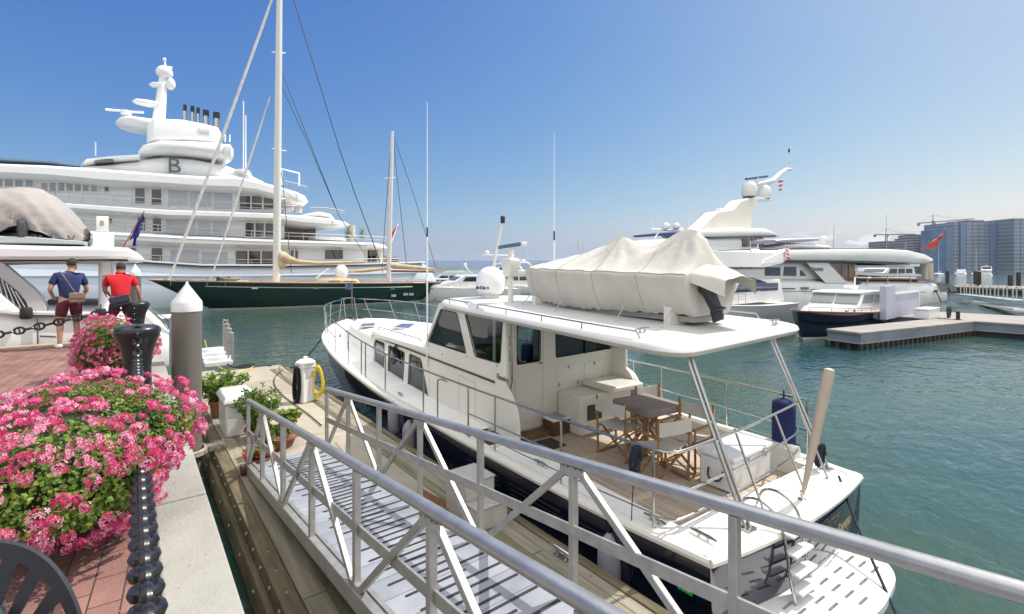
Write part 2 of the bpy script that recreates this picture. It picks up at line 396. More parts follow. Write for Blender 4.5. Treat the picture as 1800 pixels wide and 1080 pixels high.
# ================= FLOATING DOCK =================
WOOD=mat('weathered_planks',(.27,.24,.185),.8,var=.3,scale=2.4,bump=.5,bscale=25,stretch=(6,.5,1),detail=7)
WOODG=mat('algae_planks',(.165,.158,.092),.8,var=.35,scale=2,bump=.5,bscale=25,stretch=(6,.4,1),detail=7)
WOODD=mat('old_dark_timber',(.13,.105,.06),.85,var=.4,scale=3,bump=.6,bscale=20,stretch=(5,.5,1),detail=7)
DCON=lines_mat('dock_boards',(.335,.295,.235),(.17,.14,.10),1.9,.012,axis=1,rough=.85,var=.12,scale=2.2,bump=.2)
DZ=-1.5
dk=thing('floating_dock','long floating dock with tan deck and green stained timber edging below the promenade','dock',(2.4,9,DZ))
M().bx(1.92,3.26,-4,16.3,DZ-.55,DZ-.004).bx(-6,1.92,15.3,17.2,DZ-.55,DZ-.006).bx(1.92,3.7,16.302,16.9,DZ-.55,DZ-.01).build('deck',DCON,dk,world=True,smooth=0)
yy=-4; rnd=random.Random(8)
for x0,wd,mt in ((1.245,.215,WOOD),(1.465,.225,WOODG),(1.695,.22,WOODG)):
    y_=-4
    while y_<15.2:
        L=rnd.uniform(3.2,5.2); M().bx(x0,x0+wd,y_,min(y_+L-.012,15.29),DZ-.1,DZ).build('plank',WOOD if y_>5.8 else mt,dk,world=True,smooth=0,bevel=.006); y_+=L
for x0,wd in ((3.265,.135),(3.405,.135),(3.545,.13)):
    y_=-4
    while y_<16.3:
        L=rnd.uniform(3.5,5.5); M().bx(x0,x0+wd,y_,min(y_+L-.012,16.29),DZ-.1,DZ+.005).build('plank',WOODG if x0<3.4 else WOOD,dk,world=True,smooth=0,bevel=.006); y_+=L
M().bx(1.07,1.24,-4,15.29,DZ-.48,DZ-.01).build('edge_beam',WOODD,dk,world=True,smooth=0,bevel=.012)
M().bx(1.0,1.069,-4,15.29,DZ-.55,DZ-.2).build('edge_beam',WOODD,dk,world=True,smooth=0,bevel=.01)
M().bx(3.68,3.79,-4,16.3,DZ-.5,DZ+.02).build('edge_beam',WOODD,dk,world=True,smooth=0,bevel=.012)
bl=M()
for i in range(40):
    y_=-1+i*.42
    for zz in ((DZ-.1,) if i%2 else (DZ-.33,DZ-.1)): bl.lathe([(.022,0),(.022,.014),(.012,.02)],(1.07 if zz>DZ-.2 else 1.0,y_,zz),8,(-1,0,0))
    bl.lathe([(.014,0),(.014,.008)],(1.15,y_+.1,DZ-.01),8); bl.lathe([(.014,0),(.014,.008)],(3.62,y_+.15,DZ+.005),8)
bl.build('bolts',mat('galvanised_bolts',(.35,.36,.4),.5,metal=.7),dk,world=True)
M().bx(1.2,3.7,-4,16.2,ZW-.3,DZ-.5).build('floats',RUBBER,dk,world=True,smooth=0)

# ================= GANGWAY =================
GX0,GX1=1.36,2.52; GY=8.25
def gz(y): return -1.47+.1045*(8.2-y)
gw=thing('gangway','sloping aluminium gangway with truss railings rising across the foreground','gangway',(1.94,8.2,DZ))
D=lines_mat('gangway_planks',(.37,.39,.43),(.12,.12,.13),.30,.008,axis=1,rough=.5,var=.12,scale=3.5,bump=.12)
D.node_tree.nodes['Principled BSDF'].inputs['Metallic'].default_value=.35
ye=-2.4
def gp(x,y,z=0): return Vector((x,y,gz(y)+z))
M().prism([gp(GX0+.05,GY,.10),gp(GX1-.05,GY,.10),gp(GX1-.05,ye,.10),gp(GX0+.05,ye,.10)],(0,0,-.04)).build('walkway',D,gw,world=True,smooth=0)
st=M(); rnd=random.Random(2); i=0; y_=7.95
while y_>-2.2:
    j=i%6; c=1.97+(.13,-.12,.10,-.10,.15,-.07)[j]; hw=(.30,.27,.31,.25,.29,.28)[j]+rnd.uniform(-.02,.02)
    st.prism([gp(c-hw,y_+.012,.104),gp(c+hw,y_+.012,.104),gp(c+hw,y_-.012,.104),gp(c-hw,y_-.012,.104)],(0,0,.003))
    y_-=.118; i+=1
st.build('grip_strips',mat('grip_tape',(.028,.03,.034),.8),gw,world=True,smooth=0)
for x,sg in ((GX0,1),(GX1,-1)):
    M().beam(gp(x,GY,.05),gp(x,ye,.05),.075,.15).build('bottom_chord',ALU,gw,world=True,bevel=.006)
    M().beam(gp(x+sg*.055,GY,.125),gp(x+sg*.055,ye,.125),.035,.03).build('toe_board',ALU,gw,world=True)
    zt=1.07
    M().tube(smooth_line([gp(x,GY,zt-.06),gp(x,GY-.03,zt-.01),gp(x,GY-.09,zt)],3)+[gp(x,ye,zt)],.040,14).build('handrail',mat('handrail_aluminium',(.42,.42,.42),.33,metal=.75,var=.10,scale=8,bump=.05),gw,world=True)
    M().beam(gp(x+sg*.012,GY-.02,.57),gp(x+sg*.012,ye,.57),.02,.085).build('mid_rail',ALU,gw,world=True,bevel=.003)
    vy=[7.2,4.9,2.5,.1,-2.2]
    M().beam(gp(x,GY-.025,.12),gp(x,GY-.025,zt-.03),.05,.05,up=(0,1,0)).build('post',ALU,gw,world=True,bevel=.006)
    for v in vy:
        M().beam(gp(x,v,.12),gp(x,v,zt-.035),.055,.05,up=(0,1,0)).build('post',ALU,gw,world=True,bevel=.006)
        for s2 in (1,-1):
            ft=v+s2*1.13
            if ft>GY: ft=GY-.06
            M().beam(gp(x,ft,.12),gp(x,v+s2*.045,zt-.05),.046,.05,up=(0,1,0)).build('brace',ALU,gw,world=True,bevel=.006)
    for v in (6.05,3.7,1.3,-1.05): M().beam(gp(x,v,.12),gp(x,v,zt-.035),.055,.05,up=(0,1,0)).build('post',ALU,gw,world=True,bevel=.006)
for x,sg in ((GX0,1),(GX1,-1)):
    m=M()
    for v in (7.2,4.9,2.5,.1): 
        m.beam(gp(x-sg*.0,v-.10,1.0),gp(x-sg*.0,v+.10,1.0),.058,.05)
        for dv in (-.07,.07): m.lathe([(.009,-.034),(.009,.034)],gp(x,v+dv,1.0),6,(1,0,0))
    for v in (6.05,3.7,1.3): m.beam(gp(x,v-.09,.145),gp(x,v+.09,.145),.062,.06)
    o=m.build('joint_plates',ALU,gw,world=True); o['kind']='stuff'
M().lathe([(.07,-.05),(.08,-.045),(.08,.045),(.07,.05)],(GX0-.06,GY-.05,DZ+.08),16,(1,0,0)).build('roller',mat('rusty_brown_roller',(.10,.05,.035),.8,var=.4,scale=20),gw,world=True)

# ================= PILINGS =================
PST=mat('galvanised_pile',(.15,.145,.14),.55,metal=.25,var=.22,scale=1.6,bump=.2,bscale=12,col2=(.20,.175,.135),stretch=(3,3,.35))
CONE=mat('white_plastic_cap',(.74,.74,.73),.4,var=.06,scale=4)
def piling(x,y,r,zs,zt,label):
    t=thing('mooring_piling',label,'piling',(x,y,ZW),group='steel mooring pilings with white cone caps')
    M().lathe([(r,-1),(r,zs-ZW-.08)],(0,0,0),32,cap=False).build('pile',PST,t)
    M().lathe([(r*1.0,zs-ZW-.155),(r*1.04,zs-ZW-.15),(r*1.04,zs-ZW-.01),(r*.99,zs-ZW+.02),(r*.12,zt-ZW-.05),(r*.04,zt-ZW)],(0,0,0),32).build('cone_cap',CONE,t)
    return t
p=atd(328.5,545,8.15); piling(p.x,p.y,.215,1.03,1.38,'large grey steel piling with a white cone cap beside the near flower bush')
pl=thing('pile_collar','rusty white pile guide bracket around the foot of the large grey piling','bracket',(p.x,p.y,DZ))
M().lathe([(.25,-.03),(.31,-.03),(.31,.05),(.25,.05)],(0,0,0),24,cap=False).bx(.3,.55,-.1,.1,-.03,.05).build('collar',mat('rusty_white_paint',(.42,.37,.31),.8,var=.4,scale=12,bump=.5),pl)
p=atd(237.5,480,21); piling(p.x,p.y,.21,1.42,1.80,'small dark piling with a white cone cap behind the man in red')

# ================= BOLLARDS AND CHAINS =================
def bollard(y,label):
    t=thing('mooring_bollard',label,'bollard',(.03,y,0),group='black cast bollards along the promenade edge')
    pr=[(.27,0),(.27,.03),(.205,.05),(.18,.10),(.17,.35),(.18,.5),(.205,.62),(.245,.71),(.275,.765),(.29,.81),(.285,.85),(.26,.875),(.20,.892),(.10,.90),(.0,.902)]
    M().lathe([(a*.83,b) for a,b in pr],(0,0,0),40,cap=False).build('bollard_body',BLACK,t,smooth=60)
    return t
bollard(7.6,'glossy black flared bollard rising between the two pink flower bushes'); bollard(13.1,'small black bollard the man in red leans his hand on')
def link(m,c,d,side,L=.105,Wd=.088,r=.0165,stud=True):
    """stud link: centre c, chain direction d, width direction side"""
    d=d.normalized(); side=(side-d*side.dot(d)).normalized(); a=(Wd/2-r); b=L/2-a-r; pts=[]
    for k in range(7): th=-pi/2+pi*k/6; pts.append(c+d*(b+a*cos(th))+side*a*sin(th))
    for k in range(7): th=pi/2+pi*k/6; pts.append(c+d*(-b+a*cos(th))+side*a*sin(th))
    m.tube(pts,r,8,closed=True)
    if stud: m.tube([c-side*a,c+side*a],r*.6,6)
def chain(name,label,pts,L,r,group=None,pieces=True,stud=True,Wd=None):
    line=smooth_line(pts,24); t=thing(name,label,'chain',pts[0],group=group)
    cum=[0]
    for a,b in zip(line,line[1:]): cum.append(cum[-1]+(b-a).length)
    pit=L-2.0*r-.004; k=0; s_=0; mt=BLACK; mm=M()
    def at(s):
        for i in range(len(cum)-1):
            if cum[i+1]>=s: f=(s-cum[i])/max(1e-9,cum[i+1]-cum[i]); return line[i].lerp(line[i+1],f),(line[i+1]-line[i]).normalized()
        return line[-1],(line[-1]-line[-2]).normalized()
    num=int(cum[-1]/pit)
    for k in range(num):
        c,d=at(k*pit); h=d.cross(Vector((0,0,1))).normalized(); up=h.cross(d)
        link(mm,c,d,h if k%2==0 else up,L,Wd or L*.84,r,stud)
    o=mm.build('links',mt,t,world=True); o['kind']='stuff'
    return t
chain('heavy_chain','heavy black stud link chain running along the kerb towards the camera',[(.03,7.40,.86),(.03,7.36,.66),(.03,7.05,.50),(.03,5.6,.44),(.03,4.2,.44),(.03,2.8,.49),(.03,1.2,.66),(.03,0,.85)],.118,.0195,Wd=.102)
chain('heavy_chain','black chain sagging behind the two standing men',[(-.2,13.1,.72),(-.8,13.15,.62),(-2.0,13.2,.35),(-3.6,13.2,.14),(-5.2,13.2,.3)],.19,.021)
# short chain hanging on the face of the near bollard is part of the same line; hung loop on the far bollard
chain('hanging_chain','short chain hanging down the front of the far black bollard',[(.0,12.84,.80),(.0,12.87,.5),(.0,12.86,.1)],.09,.013)

# ================= FLOWERS =================
def leafmat(name,a,b,tr=.35):
    m=mat(name,a,.5,col2=b,scale=9,detail=2); n=m.node_tree; bs=n.nodes['Principled BSDF']; o=n.nodes['Material Output']
    t=n.nodes.new('ShaderNodeBsdfTranslucent'); ms=n.nodes.new('ShaderNodeMixShader'); ms.inputs[0].default_value=tr
    src=bs.inputs['Base Color'].links[0].from_socket; n.links.new(src,t.inputs[0]); n.links.new(bs.outputs[0],ms.inputs[1]); n.links.new(t.outputs[0],ms.inputs[2]); n.links.new(ms.outputs[0],o.inputs[0])
    return m
LEAF=leafmat('geranium_leaf',(.045,.12,.016),(.20,.33,.045)); LEAFY=leafmat('young_leaf',(.13,.24,.03),(.32,.40,.06))
PINK=[leafmat('petal_pink',(.62,.035,.20),(.80,.13,.36),.3),leafmat('petal_light_pink',(.84,.34,.52),(.92,.62,.72),.3),leafmat('petal_red_pink',(.58,.03,.10),(.70,.06,.18),.3)]
def leafpoly(m,c,nrm,sz,rnd,asp=.8,fold=.25,tipdir=None):
    nrm=nrm.normalized(); u=nrm.orthogonal().normalized(); a=rnd.uniform(0,2*pi); w=nrm.cross(u)
    u,w=u*cos(a)+w*sin(a), w*cos(a)-u*sin(a)
    if tipdir is not None: u=(tipdir-nrm*tipdir.dot(nrm)).normalized(); w=nrm.cross(u)
    f=nrm*sz*fold
    m.add([c-u*sz*.5,c-u*sz*.1+w*sz*asp*.5+f,c+u*sz*.5,c-u*sz*.1-w*sz*asp*.5+f],[(0,1,2),(0,2,3)])
def head_mesh(seed,bias):
    rnd=random.Random(seed); m=M(); R0=.047
    for i in range(26):
        th=rnd.uniform(0,2*pi); ph=math.acos(rnd.uniform(-.1,1)**.8 if 0 else rnd.uniform(-.1,1)); n_=Vector((sin(ph)*cos(th),sin(ph)*sin(th),cos(ph)))
        q_=rnd.uniform(.45,1); c=Vector((n_.x*R0*1.3*q_,n_.y*R0*1.3*q_,n_.z*R0*.42*(.6+.4*q_))); u=n_.orthogonal().normalized(); w=n_.cross(u); ba=rnd.uniform(0,6)
        m.cur=rnd.choices((0,1,2),bias)[0]
        for k in range(5):
            a=ba+k*2*pi/5+rnd.uniform(-.15,.15); d=u*cos(a)+w*sin(a); e=n_.cross(d); L=.0215*rnd.uniform(.8,1.2)
            m.add([c,c+d*L*.6+e*L*.25+n_*.004,c+d*L+n_*.001,c+d*L*.6-e*L*.25+n_*.004],[(0,1,2,3)])
    m.cur=0
    for i in range(5):
        a=rnd.uniform(0,2*pi); m.tube([(0,0,-.10),(cos(a)*.02,sin(a)*.02,0)],.0012,3)
    return m
HM=[]
for k in range(6):
    o=head_mesh(20+k,((4,4,1),(3,6,1),(6,2,2))[k%3]).build('flower_head',PINK,smooth=0); HM.append(o.data); bpy.data.objects.remove(o)
def bush(cx,cy,r,h,label,seed,view):
    t=thing('geranium_planter',label,'flower bush',(cx,cy,0),group='planters of pink geraniums on the promenade'); rnd=random.Random(seed)
    M().lathe([(r*.30,0),(r*.33,.02),(r*.38,.30),(r*.40,.32),(r*.34,.32),(r*.3,.2)],(0,0,0),28,cap=False).build('planter_pot',mat('dark_planter',(.05,.035,.03),.8),t)
    zc=h*.5; bumps=[(Vector((rnd.gauss(0,1),rnd.gauss(0,1),rnd.gauss(0,1))).normalized(),rnd.uniform(.06,.19)) for _ in range(22)]
    def surf(n_):
        k=1
        for b,a in bumps: k+=a*max(0,n_.dot(b)-.75)/.25-.012
        return Vector((n_.x*r*k,n_.y*r*k,zc+n_.z*(h*.47 if n_.z>0 else h*.47)*k))
    def rdir():
        while 1:
            v=Vector((rnd.gauss(0,1),rnd.gauss(0,1),rnd.gauss(0,1)))
            if v.length>.1: return v.normalized()
    core=M().ell((0,0,zc),(r*.74,r*.74,h*.36),24,14); core.build('foliage_core',mat('inner_foliage',(.018,.04,.01),.9,var=.5,scale=20,bump=.8,bscale=30),t)
    lf=M(); 
    for i in range(19000):
        n_=rdir(); k=rnd.uniform(.76,1.0); p=surf(n_); p=Vector((p.x*k,p.y*k,zc+(p.z-zc)*k)); nn=(n_*1.0+rdir()*.8+Vector((0,0,.35)))
        lf.cur=1 if rnd.random()<.26 else 0
        leafpoly(lf,p,nn,rnd.uniform(.017,.038),rnd,rnd.uniform(.6,.95),rnd.uniform(-.2,.3))
    o=lf.build('foliage',[LEAF,LEAFY],t,smooth=0); o['kind']='stuff'
    stm=M()
    vd=Vector(view).normalized(); heads=[]
    for i in range(2000):
        n_=rdir()
        if n_.z<-.8: continue
        # flowers grow in loose patches
        dens=(.72+.5*sin(n_.x*13+seed*2)*sin(n_.y*11+1.7)+.35*sin(n_.z*15+seed+n_.x*6)) if seed==1 else .75
        if rnd.random()>dens: continue
        p=surf(n_)*1.0; p.x*=1.045; p.y*=1.045; p.z=zc+(p.z-zc)*1.05
        if any((p-q).length<(.058 if seed==1 else .054) for q,_ in heads): continue
        p=p*1.0+n_*rnd.choice((0,0,.01,.02,.05))
        heads.append((p,n_))
        if len(heads)>(430 if seed==1 else 330): break
    heads.sort(key=lambda q:-q[1].dot(vd)); rest=M()
    for i,(p,n_) in enumerate(heads):
        q=(n_+Vector((0,0,.25))).normalized().to_track_quat('Z','Y'); s_=rnd.uniform(.42,.92); mx=Matrix.Translation(p)@q.to_matrix().to_4x4()@Matrix.Scale(s_,4)
        me=HM[rnd.randrange(6)]
        if i<100:
            ob=bpy.data.objects.new('flower_head',me); C.objects.link(ob); ob.parent=t; ob.matrix_local=mx
        else:
            b=len(rest.v); rest.v+=[mx@v.co for v in me.vertices]; rest.f+=[tuple(b+x for x in f.vertices) for f in me.polygons]; rest.mi+=[f.material_index for f in me.polygons]
    o=rest.build('flower_heads',PINK,t,smooth=0); o['kind']='stuff'
bush(-.33,3.99,.69,.90,'large near bush of pink geraniums at the left behind the patio chair',1,(.4,-.85,.5))
bush(-.18,9.35,.50,.84,'farther bush of pink geraniums behind the flared black bollard',2,(.1,-1,.3))

# ================= PATIO CHAIR AND TABLE =================
PLA=mat('charcoal_plastic',(.022,.025,.031),.5,var=.1,scale=20,bump=.15,bscale=300)
ch=thing('patio_chair','charcoal plastic chair with a slotted round back at the lower left','chair',(-.306,1.75,0))
# back: a tilted shell with fan slots (grid of quads with slots removed)
cc=Vector((-.70,1.545,.0)); bk=M(); nu,nv=72,26
def bpt(a,r_):  # fan coordinates: angle, radius
    x=-.02+sin(a)*r_*.31; z=.47+cos(a)*r_*.385; curve=.10*(sin(a)*r_)**2
    return (x,z,curve)
F0=face_mx((-.32,1.77,.03),(.93,-.36,0),(0,0,1))
def bpos(a,r_,off):
    x,z,c=bpt(a,r_); lean=.20*(z-.45)
    return F0@Vector((x,z,c-lean+off))
def solid(a,r_):
    if r_>.905: return True
    if r_<.22: return True
    ph=(a/R(14.5))%1.0
    return not (.22<ph<.70 and .30<r_<.89 and abs(a)<R(98))
vid={}
amin,amax=-R(104),R(104)
for side,off in ((0,0),(1,.014)):
    for i in range(nu*2+1):
        for j in range(nv+1):
            a=amin+(amax-amin)*i/(nu*2); r_=.16+.84*j/nv; vid[(side,i,j)]=len(bk.v); bk.v.append(bpos(a,r_,off))
S={}
for i in range(nu*2):
    for j in range(nv): a=amin+(amax-amin)*(i+.5)/(nu*2); S[(i,j)]=solid(a,.16+.84*(j+.5)/nv)
for i in range(nu*2):
    for j in range(nv):
        if not S[(i,j)]: continue
        q=[(i,j),(i+1,j),(i+1,j+1),(i,j+1)]
        bk.f.append(tuple(vid[(0,)+c] for c in q)); bk.f.append(tuple(vid[(1,)+c] for c in reversed(q)))
        for (di,dj),(c1,c2) in {(0,-1):(0,1),(1,0):(1,2),(0,1):(2,3),(-1,0):(3,0)}.items():
            if not S.get((i+di,j+dj),False):
                e,f=q[c1],q[c2]; bk.f.append((vid[(0,)+e],vid[(0,)+f],vid[(1,)+f],vid[(1,)+e]))
bk.mi=[0]*len(bk.f); bk.build('backrest',PLA,ch,world=True,smooth=50)
se=M().rings([[F0@Vector((cos(2*pi*k/28)*.24*s_,z,.25+sin(2*pi*k/28)*.23*s_)) for k in range(28)] for s_,z in ((.9,.395),(1,.41),(1,.43),(.9,.435),(.3,.425))]); se.build('seat',PLA,ch,world=True)
for sx,sz in ((-.2,.06),(.2,.06),(-.2,.42),(.2,.42)): M().tube([F0@Vector((sx,.41,sz)),F0@Vector((sx*1.15,0,sz+(sz-.24)*.25))],[.026,.018],8).build('leg',PLA,ch,world=True)
for sx in (-1,1): M().tube(smooth_line([F0@Vector((sx*.30,.52,.02)),F0@Vector((sx*.33,.63,.12)),F0@Vector((sx*.33,.64,.36)),F0@Vector((sx*.25,.42,.44))],5),.022,8).build('armrest',PLA,ch,world=True)
TP=atz(38,1068,.735); tb=thing('patio_table','dark round patio table top cut by the lower left corner','table',(TP.x-.30*cA-.22*sA,TP.y+.30*sA-.22*cA,0))
M().lathe([(.0,.70),(.30,.70),(.33,.705),(.34,.72),(.33,.735),(.30,.74),(0,.74)],(0,0,0),48,cap=False).build('tabletop',mat('table_resin',(.06,.065,.06),.45,var=.15,scale=12),tb)
M().lathe([(.22,0),(.22,.02),(.04,.05),(.035,.7)],(0,0,0),20).build('pedestal',PLA,tb)

# ================= PEOPLE =================
SKIN=mat('skin',(.42,.235,.16),.55,var=.08,scale=8); HAIR=mat('dark_hair',(.035,.022,.015),.7,var=.3,scale=60,bump=.6,bscale=150)
def skinmesh(name,nodes,edges,material,parent,sub=2,extra=None):
    keys=list(nodes); me=bpy.data.meshes.new(name); me.from_pydata([nodes[k][0] for k in keys],[(keys.index(a),keys.index(b)) for a,b in edges],[])
    o=bpy.data.objects.new(name+'_src',me); sc.collection.objects.link(o); o.modifiers.new('s','SKIN')
    lay=me.skin_vertices[0].data
    for i,k in enumerate(keys):
        r_=nodes[k][1]; lay[i].radius=r_ if isinstance(r_,tuple) else (r_,r_); lay[i].use_root=(i==0)
    sm=o.modifiers.new('u','SUBSURF'); sm.levels=sub; sm.render_levels=sub
    dg=bpy.context.evaluated_depsgraph_get(); dg.update(); m2=bpy.data.meshes.new_from_object(o.evaluated_get(dg)); bpy.data.objects.remove(o)
    m=M(); m.add([v.co for v in m2.vertices],[tuple(p.vertices) for p in m2.polygons])
    if extra: extra(m)
    return m.build(name,material,parent,smooth=180)
def chainedges(*names): return list(zip(names,names[1:]))
def hand(nodes,edges,wr,dirv,side,pref,curl=.5):
    """palm node and five separate fingers"""
    d=Vector(dirv).normalized(); s_=Vector(side).normalized(); n_=d.cross(s_)
    w=Vector(nodes[wr][0]); pc=w+d*.055; nodes[pref+'p']=(tuple(pc),(.036,.018)); edges.append((wr,pref+'p'))
    for i,(off,L) in enumerate(((-.03,.07),(-.01,.08),(.01,.075),(.03,.06))):
        a=pc+d*.035+s_*off; b=a+d*L*.5+n_*curl*.02; c=a+d*L*.85+n_*curl*.06
        for nm,q,rr in ((pref+'a%d'%i,a,.010),(pref+'b%d'%i,b,.009),(pref+'c%d'%i,c,.008)): nodes[nm]=(tuple(q),rr)
        edges+=[(pref+'p',pref+'a%d'%i),(pref+'a%d'%i,pref+'b%d'%i),(pref+'b%d'%i,pref+'c%d'%i)]
    a=w+d*.03-s_*.035; b=a+d*.03-s_*.02; c=b+d*.025; 
    for nm,q,rr in ((pref+'t0',a,.011),(pref+'t1',b,.010),(pref+'t2',c,.008)): nodes[nm]=(tuple(q),rr)
    edges+=[(pref+'p',pref+'t0'),(pref+'t0',pref+'t1'),(pref+'t1',pref+'t2')]
def head(m,c,rot):
    def P(x,y,z): return c+rot@Vector((x,y,z))
    m.ell(c,(.077,.095,.118),20,14,rot=rot); m.ell(P(0,.055,-.055),(.052,.05,.06),14,10,rot=rot)
    m.ell(P(0,.100,-.01),(.014,.02,.028),8,6,rot=rot); m.ell(P(0,.096,-.052),(.024,.010,.008),8,6,rot=rot)
    for sg in (1,-1): m.ell(P(sg*.078,-.005,-.008),(.010,.022,.034),10,8,rot=rot); m.ell(P(sg*.03,.085,.012),(.013,.009,.008),8,6,rot=rot)
def person(label,loc,rz,J,shirt,shorts,headrot,collar=False,shoes=None):
    t=thing('person',label,'person',loc,rz=rz)
    nd={'pel':(J['pel'],(.14,.095)),'ab':(J['ab'],(.115,.075)),'chest':(J['chest'],(.13,.085)),'neck0':(J['neck0'],.062),'neck1':(J['neck1'],.055),'head':(J['head'],.06)}
    ed=chainedges('pel','ab','chest','neck0','neck1','head')
    for s_ in 'LR':
        nd['sh'+s_]=(J['sh'+s_],.055); nd['el'+s_]=(J['el'+s_],.042); nd['wr'+s_]=(J['wr'+s_],.029); ed+=chainedges('chest','sh'+s_,'el'+s_,'wr'+s_)
        m_=Vector(J['el'+s_]).lerp(Vector(J['wr'+s_]),.3); 
        nd['hp'+s_]=(J['hp'+s_],.095); nd['kn'+s_]=(J['kn'+s_],.058); nd['cf'+s_]=(tuple(Vector(J['kn'+s_]).lerp(Vector(J['an'+s_]),.35)+Vector((0,-.015,0))),.058); nd['an'+s_]=(J['an'+s_],.037); nd['to'+s_]=(J['to'+s_],.035)
        ed+=chainedges('pel','hp'+s_,'kn'+s_,'cf'+s_,'an'+s_,'to'+s_)
        hd=J['hd'+s_]; hand(nd,ed,'wr'+s_,hd[0],hd[1],'h'+s_)
    hc=Vector(J['headc'])
    skinmesh('body',nd,ed,SKIN,t,2,lambda m:head(m,hc,headrot))
    sm={'w':(tuple(Vector(J['pel'])+Vector((0,0,-.05))),(.178,.135)),'ab':(J['ab'],(.162,.128)),'chest':(J['chest'],(.182,.145)),'n0':(tuple(Vector(J['chest']).lerp(Vector(J['neck0']),.6)),(.135,.115)),'n':(J['neck0'],(.085,.08))}
    se_=chainedges('w','ab','chest','n0','n')
    for s_ in 'LR':
        e=Vector(J['sh'+s_]).lerp(Vector(J['el'+s_]),.72); sm['sh'+s_]=(J['sh'+s_],.082); sm['sl'+s_]=(tuple(e),.068); se_+=chainedges('chest','sh'+s_,'sl'+s_)
    skinmesh('shirt',sm,se_,shirt,t)
    if collar: M().tube([Vector(J['neck0'])+Vector((cos(a)*.072,sin(a)*.068,.035+.012*sin(a))) for a in [2*pi*k/14 for k in range(14)]],.018,6,closed=True).build('collar',shirt,t)
    hn={'w':(tuple(Vector(J['pel'])+Vector((0,0,.05))),(.165,.125)),'p':(J['pel'],(.175,.14))}; he=[('w','p')]
    for s_ in 'LR':
        k=Vector(J['hp'+s_]).lerp(Vector(J['kn'+s_]),.75); hn['h'+s_]=(J['hp'+s_],.118); hn['k'+s_]=(tuple(k),.102); he+=chainedges('p','h'+s_,'k'+s_)
    skinmesh('shorts',hn,he,shorts,t)
    q=M(); q.ell(hc+headrot@Vector((0,-.014,.022)),(.085,.094,.108),20,12,rot=headrot)
    # hair cap: cut the face side
    keep=[f for f in q.f if not all(((headrot.inverted()@(q.v[i]-hc)).y>.045 and (headrot.inverted()@(q.v[i]-hc)).z<.075) or (headrot.inverted()@(q.v[i]-hc)).z<-.07 for i in f)]
    q.f=keep; q.mi=[0]*len(keep); q.build('hair',HAIR,t)
    for s_ in 'LR':
        a=Vector(J['an'+s_]); b=Vector(J['to'+s_]); d=(b-a); d.z=0; d.normalize()
        m=M(); c=a+d*.06; c.z=.05
        m.ell(c,(.052,.145,.055),14,10,rot=Matrix.Rotation(math.atan2(-d.x,d.y),3,'Z')); m.v=[Vector((v.x,v.y,max(v.z,.004))) for v in m.v]; m.build('shoe',shoes or WHITE,t)
    return t
NAVYS=mat('navy_cotton',(.022,.035,.12),.9,var=.25,scale=14,bump=.3,bscale=30); MAR=mat('maroon_cotton',(.085,.012,.025),.9,var=.25,scale=14,bump=.4,bscale=25)
RED=mat('red_cotton',(.55,.006,.018),.85,var=.15,scale=14,bump=.3,bscale=30); DBL=mat('dark_canvas',(.022,.027,.045),.8,var=.3,scale=20,bump=.3)
# blue shirt man, seen from behind, local +Y forward
p=atz(122,611,0); 
Jb=dict(pel=(0,0,.98),ab=(0,.03,1.14),chest=(.01,.07,1.36),neck0=(.03,.10,1.53),neck1=(.045,.12,1.59),head=(.06,.13,1.66),headc=(.065,.14,1.685),
 shL=(-.19,.08,1.45),elL=(-.29,.02,1.18),wrL=(-.22,.20,1.03),hdL=((.5,.6,-.3),(.3,.2,.9)),shR=(.20,.07,1.44),elR=(.285,.09,1.16),wrR=(.21,.24,.98),hdR=((-.5,.5,-.4),(.3,.2,.9)),
 hpL=(-.10,0,.92),knL=(-.135,.03,.50),anL=(-.15,-.04,.09),toL=(-.18,.12,.045),hpR=(.10,0,.92),knR=(.12,.10,.50),anR=(.13,.05,.09),toR=(.16,.2,.045))
person('man in a navy t-shirt and maroon shorts seen from behind by the chain',(p.x,p.y,0),R(12),Jb,NAVYS,MAR,Matrix.Rotation(R(-38),3,'Z')@Matrix.Rotation(R(-8),3,'X'))
BT=MW[[o.name for o in C.objects if o.name.startswith('person') and o.parent is None][-1]]
bg_=thing('shoulder_bag','small tan shoulder bag on the hip of the man in the navy t-shirt','bag',(.09,-.16,1.0),frame=BT)
TAN=mat('tan_leather',(.22,.15,.115),.6,var=.15,scale=20)
M().bx(-.12,.12,-.035,.04,-.10,.11).build('pouch',TAN,bg_,bevel=.03); M().bx(-.122,.122,-.045,-.036,.0,.10).build('flap',TAN,bg_,bevel=.004)
M().tube(smooth_line([(-.02,.0,.10),(-.10,.005,.26),(-.18,.03,.42),(-.235,.12,.53),(-.24,.30,.47)],6),.009,6).build('strap',TAN,bg_)
p=aty(212,560,13.12)
Jr=dict(pel=(0,-.08,.96),ab=(0,.0,1.12),chest=(.0,.09,1.32),neck0=(.01,.15,1.48),neck1=(.015,.18,1.53),head=(.02,.2,1.58),headc=(.02,.205,1.605),
 shL=(-.20,.10,1.40),elL=(-.25,.22,1.13),wrL=(-.12,.36,1.0),hdL=((.5,.6,-.2),(.3,.2,.9)),shR=(.20,.10,1.39),elR=(.30,.06,1.13),wrR=(.33,.14,.955),hdR=((.1,.6,-.35),(-.9,.1,.1)),
 hpL=(-.10,-.08,.90),knL=(-.12,.02,.50),anL=(-.12,-.06,.09),toL=(-.14,.10,.045),hpR=(.10,-.08,.90),knR=(.14,.06,.50),anR=(.15,0,.09),toR=(.17,.15,.045))
person('man in a red polo shirt seen from behind leaning on the black bollard',(p.x,p.y,0),R(5),Jr,RED,MAR,Matrix.Rotation(R(-5),3,'Z')@Matrix.Rotation(R(-14),3,'X'),collar=True)
BT=MW[[o.name for o in C.objects if o.name.startswith('person') and o.parent is None][-1]]
